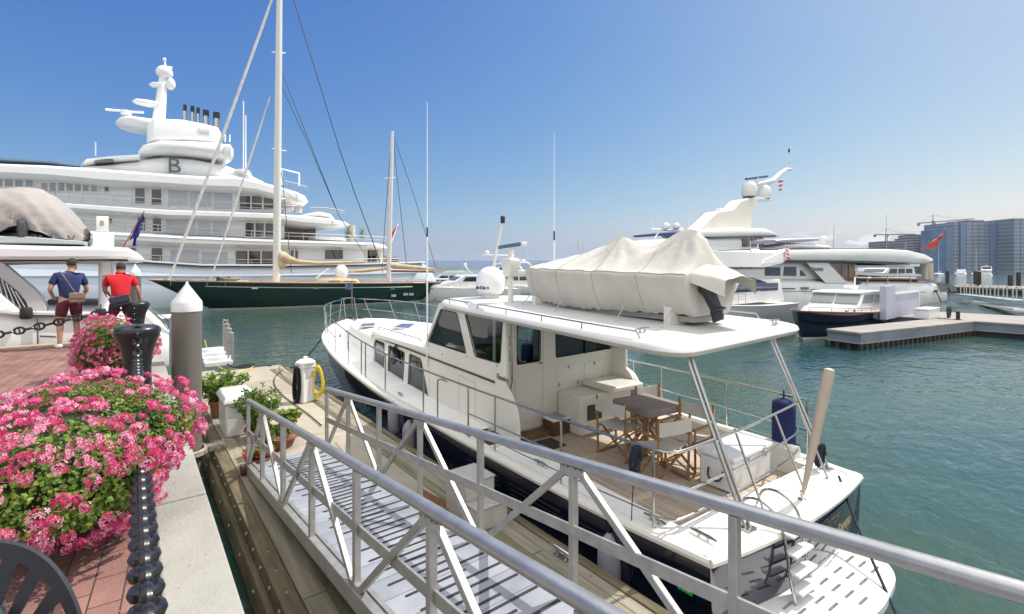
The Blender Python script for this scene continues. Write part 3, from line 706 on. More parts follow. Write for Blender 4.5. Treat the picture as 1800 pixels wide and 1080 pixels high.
bg_=thing('messenger_bag','dark messenger bag hanging behind the man in the red polo shirt','bag',(-.03,-.25,.93),frame=BT,rot=Matrix.Rotation(R(-14),3,'Y'))
M().bx(-.17,.17,-.05,.05,-.13,.11).build('pouch',DBL,bg_,bevel=.045); M().bx(-.165,.165,-.060,-.051,-.03,.095).build('flap',mat('dark_canvas_flap',(.03,.035,.055),.7,var=.3,scale=20),bg_,bevel=.005)
M().tube(smooth_line([(-.18,-.0,.13),(-.20,-.02,.30),(-.16,.04,.46),(-.12,.14,.56),(-.06,.30,.52)],6),.010,6).build('strap',DBL,bg_)
# ================= DOCK FURNITURE =================
TERR=mat('terracotta',(.23,.10,.06),.85,var=.2,scale=12,bump=.15)
p=atz(392,765,DZ)
bxo=thing('dock_box','white lidded dock box standing among the potted plants','storage box',(1.55,10.6,DZ))
M().bx(-.24,.26,-.45,.45,0,.60).build('box_body',WHITE,bxo,bevel=.03); M().rings([[Vector((x*sx,y*sy,z)) for x,y in ((-.28,-.49),(.30,-.49),(.30,.49),(-.28,.49))] for z,sx,sy in ((.61,1,1),(.66,1,1),(.74,.82,.9),(.76,.6,.8))]).build('lid',WHITE,bxo,bevel=.015)
def plant(name,label,x,y,pot,ht,sp,nst,mats,lsz,seed,flowers=None,potm=TERR,long=False):
    t=thing('potted_plant',label,'plant',(x,y,DZ),group='plants on the dock'); rnd=random.Random(seed); r,h=pot
    M().lathe([(r*.72,0),(r*.78,.01),(r*.97,h*.78),(r*1.08,h*.8),(r*1.08,h),(r*.98,h),(r*.94,h*.85),(0,h*.85)],(0,0,0),26,cap=False).build('pot',potm,t)
    lf=M(); stm=M()
    for i in range(nst):
        a=rnd.uniform(0,2*pi); q=rnd.uniform(0,1)**.5; b=Vector((cos(a)*r*.6*q,sin(a)*r*.6*q,h*.85)); tp=Vector((cos(a)*sp*q,sin(a)*sp*q,h+ht*rnd.uniform(.55,1)*(1-.35*q)))
        md=b.lerp(tp,.5)+Vector((rnd.uniform(-.04,.04),rnd.uniform(-.04,.04),.05)); ln=smooth_line([b,md,tp],4); stm.tube(ln,.004,4)
        for k in range(rnd.randint(22,34)):
            p_=ln[min(len(ln)-1,int((.2+.8*rnd.random())*len(ln)))]; d=Vector((rnd.gauss(0,1),rnd.gauss(0,1),rnd.gauss(.3,.7))).normalized()
            lf.cur=1 if rnd.random()<.3 else 0
            leafpoly(lf,p_+d*lsz*.6,Vector((rnd.gauss(0,.6),rnd.gauss(0,.6),1)) if not long else d.orthogonal(),lsz*rnd.uniform(.7,1.25),rnd,.38 if long else .7,.15,tipdir=d)
    stm.build('stems',mat('plant_stem',(.10,.14,.03),.7),t); o=lf.build('foliage',mats,t,smooth=0); o['kind']='stuff'
    if flowers:
        fm=M(); 
        for i in range(flowers[1]):
            a=rnd.uniform(0,2*pi); q=rnd.random()**.5; c=Vector((cos(a)*sp*q*.95,sin(a)*sp*q*.95,h+ht*rnd.uniform(.3,.75)*(1-.5*q)))
            for k in range(5): an=k*2*pi/5; d=Vector((cos(an),sin(an),.3)); e=Vector((-sin(an),cos(an),0)); fm.add([c,c+d*.012+e*.008,c+d*.022,c+d*.012-e*.008],[(0,1,2,3)])
        o=fm.build('flowers',flowers[0],t,smooth=0); o['kind']='stuff'
    return t
REDF=mat('red_petals',(.60,.015,.02),.6,var=.3,scale=30); PURF=mat('violet_petals',(.14,.07,.30),.6,var=.3,scale=30)
plant('','tall bushy green plant standing behind the white dock box',1.42,11.75,(.2,.35),.66,.58,80,[LEAF,LEAFY],.075,11)
plant('','slender bamboo-like plant growing in front of the white dock box',1.78,9.75,(.22,.22),.86,.42,58,[LEAF,LEAFY],.085,12,long=True)
plant('','low terracotta bowl of dark leaves in front of the bamboo-like plant',1.98,9.15,(.30,.20),.16,.26,26,[LEAF,mat('bronze_leaf',(.10,.05,.02),.6)],.05,13)
plant('','pot of violet flowers beside the gangway foot',1.66,8.85,(.15,.16),.26,.20,34,[LEAF,mat('grey_leaf',(.10,.13,.10),.6)],.035,14,(PURF,150))
plant('','round pot overflowing with red flowers nearest the gangway foot',1.52,8.35,(.17,.18),.20,.24,40,[LEAFY,LEAF],.035,15,(REDF,330))
plant('','bright yellow-green leafy plant just behind the gangway rail end',2.2,9.45,(.14,.24),.34,.24,34,[LEAFY,LEAFY],.06,16,(REDF,30))
# power pedestal with hoses
pc=atz(537,706,DZ)
pd=thing('power_pedestal','white dock power pedestal with a round cap beside the moored yacht bow','pedestal',(pc.x,pc.y,DZ),rz=R(20))
M().bx(-.15,.15,-.13,.13,0,.80).build('column',WHITE,pd,bevel=.02)
M().bx(-.17,.17,-.15,.15,.802,.90).lathe([(.21,.90),(.215,.93),(.12,.99),(.05,1.0),(.055,1.04),(.0,1.06)],(0,0,0),20).build('cap',WHITE,pd)
M().bx(-.06,.10,-.146,-.131,.58,.76).build('panel_door',mat('grey_plastic',(.45,.46,.47),.5),pd,bevel=.003)
def coil(name,label,c,rx,rz_,material,n,loc,frz=0,r=.014,cat='hose',lay=False,seed=1,drop=0):
    t=thing(name,label,cat,loc,rz=frz); rnd=random.Random(seed); pts=[]
    for i in range(n*14+1):
        a=2*pi*i/14; k=1+.16*sin(i*.37+seed)+rnd.uniform(-.03,.03); o=.006*sin(i*1.3)+((i/(n*14))-.5)*.10
        e=Vector((cos(a)*rx*k,o,sin(a)*rz_*k)) if not lay else Vector((cos(a)*rx*k,sin(a)*rz_*k,r+ (i/(n*14))*.04+abs(o)*.2))
        if not lay and drop: e.x*=1+.5*(-sin(a))*.6
        pts.append(Vector(c)+e)
    M().tube(pts,r,6).build('coil',material,t); return t
coil('yellow_hose','bright yellow hose coiled on the right side of the white pedestal',(0,0,.45),.115,.33,YELLOW,11,(pc.x+.25,pc.y-.10,DZ),R(-28),.013,drop=1)
coil('black_hose','black cable coiled on the left side of the white pedestal',(0,0,.42),.09,.38,ROPEB,9,(pc.x-.20,pc.y-.02,DZ),R(-70),.014,seed=3)
# black mooring line heap and lines over the dock
a=atz(455,648,DZ)
coil('rope_heap','small heap of black rope at the far dock corner',(0,0,0),.22,.14,ROPEB,6,(atz(432,646,DZ).x,atz(432,646,DZ).y,DZ),.3,.02,'rope',True)
def cable(name,label,pts,r,material,cat='rope',n=8):
    t=thing(name,label,cat,pts[0]); M().tube(smooth_line(pts,n),r,6).build('strand',material,t,world=True); return t
z_=DZ+.02
cable('electric_cord','thin yellow cord lying on the far dock corner',[atz(360,598,DZ+.3),atz(368,625,DZ+.1),atz(385,645,z_),atz(410,655,z_),atz(436,650,z_),atz(445,644,z_)],.012,YELLOW,'cord')
cable('cable','thin dark cable snaking over the dock from the far corner to the gangway',[atz(497,650,z_),atz(484,662,z_),atz(482,675,z_),atz(492,690,z_),atz(512,707,z_),atz(540,727,z_),atz(565,748,z_)],.012,ROPEB,'cable')
cable('black_hose_loop','black hose lying from the stair rail to the dock corner',[atz(392,600,DZ+.5),atz(396,632,DZ+.1),atz(408,645,z_),atz(430,645,z_)],.02,ROPEB,'hose')
# white boarding stair with four hoops at the dock corner
c=atz(378,640,DZ); sr=thing('boarding_stair','white dock stair with four aluminium handrail hoops behind the big grey piling','stair',(c.x,c.y,DZ),rz=R(2))
for k,(y0,h_) in enumerate(((-.5,.14),(-.2,.24),(.1,.34),(.45,.44))): M().bx(-.35,.42,y0,y0+.36,0,h_).build('step',WHITE,sr,bevel=.015)
for k in range(4):
    yy=-.42+k*.30; zt=.75+.18*k*.6
    M().tube(smooth_line([(.44,yy,.05),(.44,yy,zt+.18),(.42,yy+.03,zt+.24),(.36,yy+.10,zt+.26),(.33,yy+.13,zt+.2),(.33,yy+.13,.2)],4),.026,8).build('handrail_hoop',ALU,sr)
# boarding steps by the hull and brown mat
bs_=thing('boarding_steps','small two-tread white boarding step box beside the navy hull','steps',(3.38,5.15,DZ))
GREYT=mat('grey_tread',(.36,.35,.33),.8,var=.1,scale=20,bump=.2)
M().bx(-.22,.22,-.18,.28,0,.46).bx(-.22,.22,-.45,-.18,0,.24).build('step_box',mat('steps_off_white',(.50,.47,.42),.7,var=.1,scale=6),bs_,bevel=.01)
M().bx(-.23,.23,-.19,.29,.462,.485).build('tread',GREYT,bs_,bevel=.005); M().bx(-.23,.23,-.46,-.192,.242,.262).build('tread',GREYT,bs_,bevel=.005)
mt_=thing('door_mat','rusty brown mat lying on the dock beside the boarding steps','mat',(2.98,5.55,DZ+.006),rz=R(8)); M().bx(-.27,.27,-.5,.5,0,.012).build('mat',mat('coir_brown',(.16,.075,.03),.95,var=.4,scale=40,bump=.5,bscale=150),mt_)
def cleat(label,loc,rz,s_=1,parent=None,frame=None):
    t=thing('mooring_cleat',label,'cleat',loc,rz=rz,frame=frame) if parent is None else None
    m=M(); m.tube([(-.13*s_,0,.055*s_),(-.07*s_,0,.06*s_),(.07*s_,0,.06*s_),(.13*s_,0,.055*s_)],[.010*s_,.016*s_,.016*s_,.010*s_],8)
    for x in (-.045,.045): m.lathe([(.022*s_,0),(.014*s_,.02*s_),(.013*s_,.06*s_)],(x*s_,0,0),8)
    m.bx(-.07*s_,.07*s_,-.025*s_,.025*s_,0,.008*s_)
    if parent is None: m.build('horn_cleat',STEEL,t); return t
    if frame is not None: m.xf(frame)
    return m.build('cleat',STEEL,parent)
cleat('galvanised horn cleat on the dock edge beyond the gangway',(3.6,3.75,DZ+.008),R(90),1.3)
# ================= MAIN MOTOR YACHT =================
YW=R(3.8); SX,SY=5.75,2.35
yt=thing('motor_yacht','navy hulled cream motor yacht with a long roof moored in the centre foreground','yacht',(SX,SY,ZW),rz=-YW)
BM=MW[yt.name]@Matrix.Translation((0,0,-ZW))      # boat frame: x starboard, y forward, z world height
def BP(px,py,t=None,s=None,z=None):
    r=ray(px,py); iv=BM.inverted(); o=iv@Vector((0,0,CZ)); d=iv.to_3x3()@r
    k=(t-o.x)/d.x if t is not None else (s-o.y)/d.y if s is not None else (z-o.z)/d.z
    return o+d*k
SH=Matrix.Translation((0,0,-ZW))
def YB(m,name,mt,parent=None,**k): m.xf(SH); return m.build(name,mt,parent or yt,**k)
HW=[(-.1,1.60),(.5,1.71),(1.1,1.79),(2.45,1.90),(4,1.99),(6,2.06),(8,2.14),(10,2.18),(11.5,2.14),(13,2.0),(14,1.79),(15.3,1.33),(16.3,.78),(16.9,.32),(17.15,.03)]
ZS=[(-.1,-1.1),(6,-1.1),(7.5,-1.08),(8.9,-1.0),(10.9,-.86),(13,-.68),(15,-.57),(17.15,-.48)]
def sm(tab,x,w_=.5): return (interp(tab,x-w_)+2*interp(tab,x)+interp(tab,x+w_))/4
hwf=lambda s: max(.02,sm(HW,s,.35) if s<16.6 else interp(HW,s)); zsf=lambda s: sm(ZS,s,.8)
L_=17.25
SW=Matrix(((0,1,0,0),(1,0,0,-.1),(0,0,1,-ZW),(0,0,0,1)))
secs=hull(yt,L_,4.3,lambda t:zsf(L_*t-.1),ZW,NAVY,DECKW,bowrake=.06,plan=lambda t:hwf(L_*t-.1),n=40,wlr=.88,xf=SW,mboot=None,flare=.45)
bpy.data.objects.remove(secs[1])     # the plain deck is replaced by side decks and cockpit below
ss=[-.1+i*.25 for i in range(int(17.2/.25)+1)]+[17.12]
# cap rail / moulded deck edge
for sg,nm in ((-1,'cap_rail'),(1,'cap_rail')):
    m=M(); rs=[]
    for s in ss:
        w_=hwf(s); z=zsf(s); k=min(1,w_/.3); pr=[(.004,-.03),(.030,-.015),(.036,.02),(.02,.05),(-.05*k,.065),(-.12*k,.055),(-.14*k,.02),(-.0,-.03)]
        rs.append([Vector((sg*(w_+a),s,z+b)) for a,b in pr])
    m.rings(rs); YB(m,nm,CREAM)
m=M(); m.rings([[Vector((x,-.1+a-.13*(1-(x/1.62)**2),-1.1+b)) for a,b in [(-.004,-.03),(-.03,-.015),(-.036,.02),(-.02,.05),(.05,.065),(.12,.055),(.14,.02),(0,-.03)]] for x in [-1.62+3.24*i/20 for i in range(21)]]); YB(m,'cap_rail',CREAM)
# curved transom with reflections
m=M(); n=20
tr=[[Vector((x*(1-.10*f),-.10-.13*(1-(x/1.6)**2)-.10*f*(1-(x/1.6)**2)+.22*f*f, lerp(-1.14,ZW-.2,f))) for f in (0,.25,.5,.75,1)] for x in [-1.6+3.2*i/n for i in range(n+1)]]
m.rings(tr,cap=False,closed=False); YB(m,'transom',NAVY)
text('transom_lettering','Serena',.16,SH@face_mx((.75,-.26,-1.36),(1,.12,0),(0,.0,1)),mat('gold_letters',(.55,.42,.22),.3,metal=.6),yt,.003)
# decks
inner=1.36
m=M()
for a,b in zip(ss,ss[1:]):
    for sg in (-1,1):
        ia=inner if a<3.99 else 0; 
        if a<.3: ia=0
        if b<=4.0 and a>=.3 or a>=4.0 or a<.3:
            m.add([(sg*hwf(a),a,zsf(a)+.035),(sg*ia,a,zsf(a)+(.045 if a<4 else .06)),(sg*ia,b,zsf(b)+(.045 if a<4 else .06)),(sg*hwf(b),b,zsf(b)+.035)],[(0,1,2,3)])
m.add([(-1.6,-.1,-1.064),(1.6,-.1,-1.064),(1.6,.42,-1.05),(-1.6,.42,-1.05)],[(0,1,2,3)])
m.prism([(-inner,.40,-1.27),(inner,.40,-1.27),(inner,.40,-1.052),(-inner,.40,-1.052)],(0,.03,0))
for sg in (-1,1): m.prism([(sg*inner,.4,-1.27),(sg*inner,4.0,-1.27),(sg*inner,4.0,-1.05),(sg*inner,.4,-1.05)],(sg*.03,0,0))
YB(m,'deck',DECKW,smooth=30)
TEAK=lines_mat('teak_planking',(.50,.41,.32),(.10,.085,.07),.058,.007,axis=0,rough=.8,var=.14,scale=5,bump=.15,stretch=(5,.6,1))
m=M().bx(-inner,inner,.40,4.0,-1.32,-1.25); YB(m,'cockpit_sole',TEAK,smooth=0)
m=M()
for y0 in (1.3,2.6): m.bx(-inner+.0,inner,y0,y0+.11,-1.25,-1.246)
m.bx(-inner,-inner+.1,.4,4,-1.2455,-1.2435); YB(m,'sole_border',mat('teak_margin',(.54,.45,.36),.8,var=.12,scale=4,stretch=(.6,5,1)),smooth=0)
# bulwark inside coaming on far side
m=M().rings([[Vector((1.39+a,s,-1.09+b)) for a,b in ((0,0),(0,.16),(.04,.2),(.14,.2),(.17,.15),(.17,0))] for s in (.6,1,2,3,3.9)]); YB(m,'coaming',CREAM)
# ---- superstructure walls with real window openings ----
from mathutils.geometry import tessellate_polygon
def round_poly(p,r,n=4):
    out=[];N=len(p); p=[Vector((q[0],q[1],0)) for q in p]
    for i in range(N):
        a,b,c=p[i-1],p[i],p[(i+1)%N]; u=(a-b); v=(c-b); k=min(r,u.length*.4,v.length*.4); u=b+u.normalized()*k; v=b+v.normalized()*k
        for j in range(n+1): t=j/n; q=u*(1-t)**2+b*2*t*(1-t)+v*t*t; out.append((q.x,q.y))
    return out
def panel(m,outer,holes,fn,th):
    loops=[outer]+holes; flat=[p for l in loops for p in l]; tri=tessellate_polygon([[Vector((a,b,0)) for a,b in l] for l in loops])
    b=len(m.v); N=len(flat); m.v+=[fn(a,c,0) for a,c in flat]+[fn(a,c,th) for a,c in flat]
    fs=[tuple(b+i for i in t) for t in tri]+[tuple(b+N+i for i in reversed(t)) for t in tri]; o=0
    for l in loops:
        k=len(l)
        for i in range(k): j=(i+1)%k; fs.append((b+o+i,b+o+j,b+N+o+j,b+N+o+i))
        o+=k
    m.f+=fs; m.mi+=[m.cur]*len(fs)
def sidepx(l,t): return [(BP(x,y,t=t).y,BP(x,y,t=t).z) for x,y in l]
TS=-1.38
wins=[[(774.8,543.3),(803.3,550.7),(819.8,622),(752.7,600.3)],[(817,550.7),(883.5,562),(879.3,639.3),(835,626.7)],
      [(660,597),(676,604),(674,655),(650,637.5)],[(683.3,607),(711.7,620),(708,675),(682,658)],[(720,622),(740,631),(753,699),(717,680)]]
WP=[round_poly(sidepx(w_,TS),.06) for w_ in wins]
outer=[(3.30,-1.12),(3.30,-.80),(3.36,-.58),(3.50,-.38),(3.62,-.28),(3.64,.80),(6.05,.90),(6.75,-.03),(10.15,-.10),(10.5,-1.0),(8,-1.10)]
for sg in (1,-1):
    m=M(); f=lambda s,z,o,sg=sg: Vector((sg*(TS+o),s,z)); panel(m,outer,WP,f,.05); YB(m,'cabin_side',CREAM,smooth=30)
    for k,w_ in enumerate(WP):
        nm='window'; g=M()
        c=(sum(a for a,b in w_)/len(w_),sum(b for a,b in w_)/len(w_))
        g.prism([f(a,b,.02) for a,b in w_],(sg*.006,0,0)); go=YB(g,'window',TGLASS,smooth=0)
        fr=M(); fr.tube([f(a,b,.0) for a,b in w_],.010,6,closed=True); YB(fr,'frame',RUBBER,go)
# seams, vents and fittings on the near cabin side
m=M()
for a,b in (((4.6,-.40),(4.6,-1.05)),((5.2,-.36),(5.2,-1.0)),((4.6,-.40),(5.2,-.36)),((6.5,-.30),(6.5,-.95))): m.tube([(TS-.001,a[0],a[1]),(TS-.001,b[0],b[1])],.0035,4)
YB(m,'panel_seam',mat('seam_shadow',(.22,.21,.19),.7))
for s_0,z_0 in ((4.9,.02),(5.9,-.08),(3.9,.02)): YB(M().lathe([(.018,0),(.016,.008),(0,.01)],(TS-.0,s_0,z_0),10,(-1,0,0)),'deck_drain',STEEL)
# trim stripe
m=M()
for sg in (1,-1): m.prism([(sg*(TS-.002),3.70,-.33),(sg*(TS-.002),10.12,-.165),(sg*(TS-.002),10.12,-.135),(sg*(TS-.002),3.70,-.295)],(-sg*.006*-1,0,0)) if 0 else None
for sg in (1,-1):
    pa=BP(870,672,t=TS); pb_=BP(655,590,t=TS)
    m.beam((sg*(TS-.008),pa.y,pa.z),(sg*(TS-.008),pb_.y,pb_.z),.012,.035)
YB(m,'trim_stripe',mat('maroon_stripe',(.05,.01,.015),.4))
for sg,ri in ((-1,-1),):
    q=BP(884,667,t=TS); text('side_lettering','Fleming',.13,SH@face_mx((TS-.006,q.y,q.z+.015),(0,-1,0),(0,0,1)),mat('dark_letters',(.06,.05,.05),.5),yt,.002,squash=.9)
# bulkhead aft, with door and windows
def spx(l,s): return [(BP(x,y,s=s).x,BP(x,y,s=s).z) for x,y in l]
SBk=4.0
dw=round_poly(spx([(909,567),(950,574),(949.6,635),(909,641.4)],SBk),.04); aw=round_poly(spx([(976.4,579),(1077.8,595),(1076.7,612),(977.5,628.8)],SBk),.04)
door=[(-1.02,-1.16),(-.36,-1.16),(-.36,.72),(-1.02,.72)]
m=M(); fb=lambda a,b,o:Vector((a,SBk+o,b)); panel(m,[(-1.36,-1.26),(1.36,-1.26),(1.36,.80),(-1.36,.80)],[[(-1.03,-1.17),(-.35,-1.17),(-.35,.73),(-1.03,.73)],aw],fb,.05); YB(m,'bulkhead',CREAM)
m=M(); panel(m,round_poly(door,.05),[dw],fb,.04); do=YB(m,'door',CREAM,smooth=0)
g=M().prism([fb(a,b,.02) for a,b in dw],(0,.006,0)); YB(g,'door_glass',TGLASS,do,smooth=0)
m=M().tube([fb(a,b,.0) for a,b in dw],.009,6,closed=True); YB(m,'door_glass_frame',RUBBER,do)
m=M(); m.prism([fb(a,b,-.012) for a,b in round_poly([(-.95,-1.02),(-.45,-1.02),(-.45,-.25),(-.95,-.25)],.06)],(0,.011,0)); YB(m,'door_panel',CREAM,do,bevel=.008)
m=M().tube([fb(-.40,-.05,0),fb(-.40,-.05,-.05),fb(-.48,-.05,-.05)],.01,6); YB(m,'handle',STEEL,do)
g=M().prism([fb(a,b,.02) for a,b in aw],(0,.006,0)); wo=YB(g,'window',TGLASS,smooth=0)
m=M().tube([fb(a,b,.0) for a,b in aw],.010,6,closed=True); xm=sum(a for a,b in aw)/len(aw); m.beam(fb(xm,min(b for a,b in aw),0),fb(xm,max(b for a,b in aw),0),.03,.02,up=(0,1,0)); YB(m,'frame',RUBBER,wo)
for x0,x1 in ((-.05,.50),(.62,1.12)):
    m=M().prism([fb(a,b,-.010) for a,b in round_poly([(x0,-.50),(x1,-.50),(x1,-.16),(x0,-.16)],.04)],(0,.009,0)); ho=YB(m,'locker_hatch',CREAM,bevel=.004)
    m=M().box(fb((x0+x1)/2,-.20,-.018),(.04,.012,.05)).box(fb(x0+.05,-.49,-.018),(.02,.012,.07)).box(fb(x1-.05,-.49,-.018),(.02,.012,.07)); YB(m,'hinge',STEEL,ho)
m=M()
for z in (.06,.30): m.tube([fb(-1.09,z,-.01),fb(-1.09,z,-.06),fb(-1.09,z+.16,-.06),fb(-1.09,z+.16,-.01)],.011,6)
m.tube([Vector((TS+.1,3.66,-.3)),Vector((TS+.1,3.6,-.2)),Vector((TS+.1,3.6,.35))],.013,6); YB(m,'grab_rail',STEEL)
# windshield front: slanted panel with three windows, front face of trunk roof
fr_=lambda a,b,o: Vector((a,lerp(6.75,6.05,(b+.03)/.93)-o,b))
m=M(); hs=[round_poly([(x0,.10),(x1,.10),(x1-.02,.74),(x0+.02,.74)],.05) for x0,x1 in ((-1.28,-.5),(-.40,.40),(.5,1.28))]
panel(m,[(-1.36,-.10),(1.36,-.10),(1.36,.86),(-1.36,.86)],hs,fr_,.04); YB(m,'windshield_frame',CREAM)
for h_ in hs: YB(M().prism([fr_(a,b,.02) for a,b in h_],(0,.006,0)),'windshield_glass',TGLASS,smooth=0)
for x in (-.9,0,.9): YB(M().tube([fr_(x,.08,-.03),fr_(x-.25,.5,-.03)],.006,5).box(fr_(x-.25,.5,-.02),(.02,.02,.3)),'wiper',RUBBER)
# trunk cabin roof
m=M(); rs=[]
for s,w_,zt in ((6.5,1.40,-.02),(7.5,1.42,-.03),(8.8,1.42,-.05),(9.9,1.40,-.08),(10.25,1.37,-.13)):
    rs.append([Vector((x,s,z)) for x,z in ((-w_,zt-.14),(-w_-.01,zt-.04),(-w_+.06,zt),(-w_*.5,zt+.07),(0,zt+.09),(w_*.5,zt+.07),(w_-.06,zt),(w_+.01,zt-.04),(w_,zt-.14))])
m.rings(rs); YB(m,'trunk_roof',DECKW,smooth=50)
m=M(); rs=[]
for s,w_,zt,zb in ((10.0,1.36,-.20,-1.1),(11,1.34,-.20,-1.05),(12.2,1.26,-.21,-1.0),(13.3,1.08,-.235,-.95),(14.3,.82,-.27,-.9),(15.0,.52,-.32,-.85),(15.3,.25,-.40,-.8)):
    rs.append([Vector((x,s,z)) for x,z in ((-w_-.06,zb),(-w_-.01,zt-.10),(-w_+.05,zt-.02),(-w_*.5,zt+.06),(0,zt+.09),(w_*.5,zt+.06),(w_-.05,zt-.02),(w_+.01,zt-.10),(w_+.06,zb))])
m.rings(rs); YB(m,'forward_trunk',DECKW,smooth=50)
m=M().prism([(-1.37,10.15,-.10),(1.37,10.15,-.10),(1.37,10.5,-1.0),(-1.37,10.5,-1.0)],(0,-.03,0)); YB(m,'trunk_front',CREAM)
for x,y in ((599,590),(614,605.5),(630,622)):
    q=BP(x,y,t=-1.36); m=M().box((-1.385,q.y,q.z),(.02,.16,.11)); YB(m,'portlight',mat('portlight_dark',(.02,.02,.02),.2),bevel=.004)
for cx,cs in ((-.80,12.6),(-.05,11.6)):
    pass
def hatch(px4,z):
    P=[BP(x,y,z=z) for x,y in px4]; m=M().prism(P,(0,0,.035)); ho=YB(m,'deck_hatch',mat('hatch_frame',(.62,.62,.62),.4),bevel=.006)
    c=sum(P,Vector())/4; m=M().prism([c+(p-c)*.86+Vector((0,0,.036)) for p in P],(0,0,.01)); YB(m,'hatch_glass',mat('blue_hatch_glass',(.03,.05,.16),.12,coat=.4),ho)
hatch([(631,576),(636,571),(662,570),(659,575)],-.15); hatch([(689,578),(705,571),(733,571),(720,580)],-.0)
# windlass and anchor
m=M().lathe([(.09,0),(.09,.05),(.05,.08),(.05,.16),(.08,.18),(.08,.20)],(0,15.75,-.52),14).bx(-.14,.14,15.95,16.25,-.52,-.44); YB(m,'windlass',STEEL)
m=M().bx(-.10,.10,16.4,17.5,-.46,-.40); YB(m,'bow_roller',STEEL,bevel=.01)
m=M().tube([(0,16.3,-.36),(0,17.5,-.34)],.025,6).prism([(-.16,17.4,-.42),(.16,17.4,-.42),(0,16.95,-.34)],(0,.06,-.03)); YB(m,'anchor',mat('grey_anchor',(.12,.12,.13),.5,metal=.6))
# roof
def rout(inset,zf):
    c=[(-1.64,.22),(1.60,.52),(1.58,5.6),(1.0,6.62),(0,6.82),(-1.0,6.62),(-1.58,5.6)]; pts=[]
    base=round_poly(c,.42,6); cx=sum(a for a,b in base)/len(base); cy=3.4
    for a,b in base:
        d=Vector((a-0,b-cy)); k=1-inset/max(1.0,d.length*.62); q=Vector((d.x*(1-inset/1.64),cy+d.y*(1-inset/3.3)))
        pts.append(Vector((q.x,q.y,interp([(0,.78),(6,.93),(6.8,.92)],q.y)+zf)))
    return pts
m=M().rings([rout(.5,-.10),rout(.14,-.10),rout(.05,-.085),rout(.0,-.03),rout(.02,.02),rout(.10,.045),rout(.6,.075),rout(1.2,.09)]); YB(m,'roof',mat('roof_gelcoat',(.60,.59,.56),.4,var=.05,scale=1.5,bump=.05,bscale=120),smooth=60)
for pts in ([(5.9,-1.52),(5.3,-1.52),(4.6,-1.52)],[(4.25,-1.52),(3.4,-1.53),(2.5,-1.54),(1.7,-1.54),(.85,-1.52)],[(4.25,1.5),(3.0,1.5),(1.2,1.5)]):
    zr=lambda s: interp([(0,.78),(6,.93)],s)+.04
    m=M(); top=[Vector((t,s,zr(s)+.075)) for s,t in pts]; m.tube([Vector((pts[0][1],pts[0][0]+.05,zr(pts[0][0])))]+top+[Vector((pts[-1][1],pts[-1][0]-.05,zr(pts[-1][0])))],.011,6)
    for s,t in pts[1:-1]: m.tube([(t,s,zr(s)),(t,s,zr(s)+.075)],.009,6)
    YB(m,'roof_handrail',STEEL)
zr=lambda s: -.0
m=M(); pts=[(9.9,-1.28),(9.0,-1.28),(8.1,-1.28),(7.2,-1.28)]
m.tube([Vector((-1.28,9.95,-.06))]+[Vector((t,s,.045)) for s,t in pts]+[Vector((-1.28,7.12,0))],.012,6)
for s,t in pts: m.tube([(t,s,-.04),(t,s,.045)],.01,6)
YB(m,'trunk_handrail',STEEL)
# roof support struts (twin tubes)
for b,t_ in (((-.82,.0,-1.06),(-.82,.74,.70)),((1.45,.22,-1.06),(1.42,.98,.70))):
    m=M()
    for o in (-.022,.022): m.tube([Vector(b)+Vector((o,-o*.6,0)),Vector(t_)+Vector((o,-o*.6,0))],.0195,10)
    m.box(Vector(b)+Vector((0,0,.012)),(.14,.12,.02)); YB(m,'roof_strut',STEEL)
# stanchions and rails
def rz_(s): return zsf(s)+interp([(0,.86),(6,.84),(10,.88),(13,.95),(17,.86)],s)
def rt(s): return (hwf(s)-.09) if s<11 else hwf(s)-.09+.10*(s-11)/6
for sg in (-1,1):
    top=[(.54,),(1.2,),(1.83,),(2.5,),(3.2,),(3.92,),(5.4,),(7.32,),(8.6,),(9.7,),(11,),(12,),(13,),(14,),(15,),(15.8,),(16.5,),(17.0,)]
    m=M(); line=[Vector((sg*rt(s[0]),s[0],rz_(s[0]))) for s in top]+[Vector((sg*.25,17.55,rz_(17)))]+[Vector((0,17.65,rz_(17)))]
    m.tube(smooth_line(line,3),.0165,8); YB(m,'top_rail',STEEL)
    m=M(); m.tube([Vector((sg*rt(s),s,zsf(s)+.43)) for s in (.54,1.2,1.83,2.5,3.2,3.92)],.012,6); YB(m,'mid_rail',STEEL)
    m=M(); m.tube([Vector((sg*rt(s),s,zsf(s)+.2)) for s in (.54,1.2,1.83,2.5,3.2)],.008,6); YB(m,'mid_rail',STEEL)
    m=M(); m.tube([Vector((sg*(rt(s)-.02),s,zsf(s)+.46)) for s in (11.4,12.5,13.6,14.6,15.4,16.2,16.9)]+[Vector((0,17.5,zsf(17)+.46))],.012,6); YB(m,'mid_rail',STEEL)
    for s in (.54,1.83,3.2,3.92,5.5,7.32,8.55,8.85,9.9,11.3):
        m=M().tube([(sg*(hwf(s)-.09),s,zsf(s)),(sg*rt(s),s,rz_(s))],.015,8).lathe([(.04,0),(.038,.012),(.018,.03)],(sg*(hwf(s)-.09),s,zsf(s)+.03),10); YB(m,'stanchion',STEEL)
    for s,e in ((12.4,12.8),(13.9,14.4),(15.2,15.7),(16.3,16.75),(16.9,17.35)):
        m=M().tube([(sg*max(.05,hwf(s)-.09),s,zsf(s)),(sg*max(.1,rt(min(e,17))),e,rz_(e))],.014,8); YB(m,'stanchion',STEEL)
m=M().tube(smooth_line([(-rt(4.8)-.0,4.95,-1.08),(-rt(4.8),4.95,-.42),(-rt(4.8),4.9,-.33),(-rt(4.8),4.78,-.30),(-rt(4.8),4.6,-.30)],4),.014,8); YB(m,'gate_hoop',STEEL)
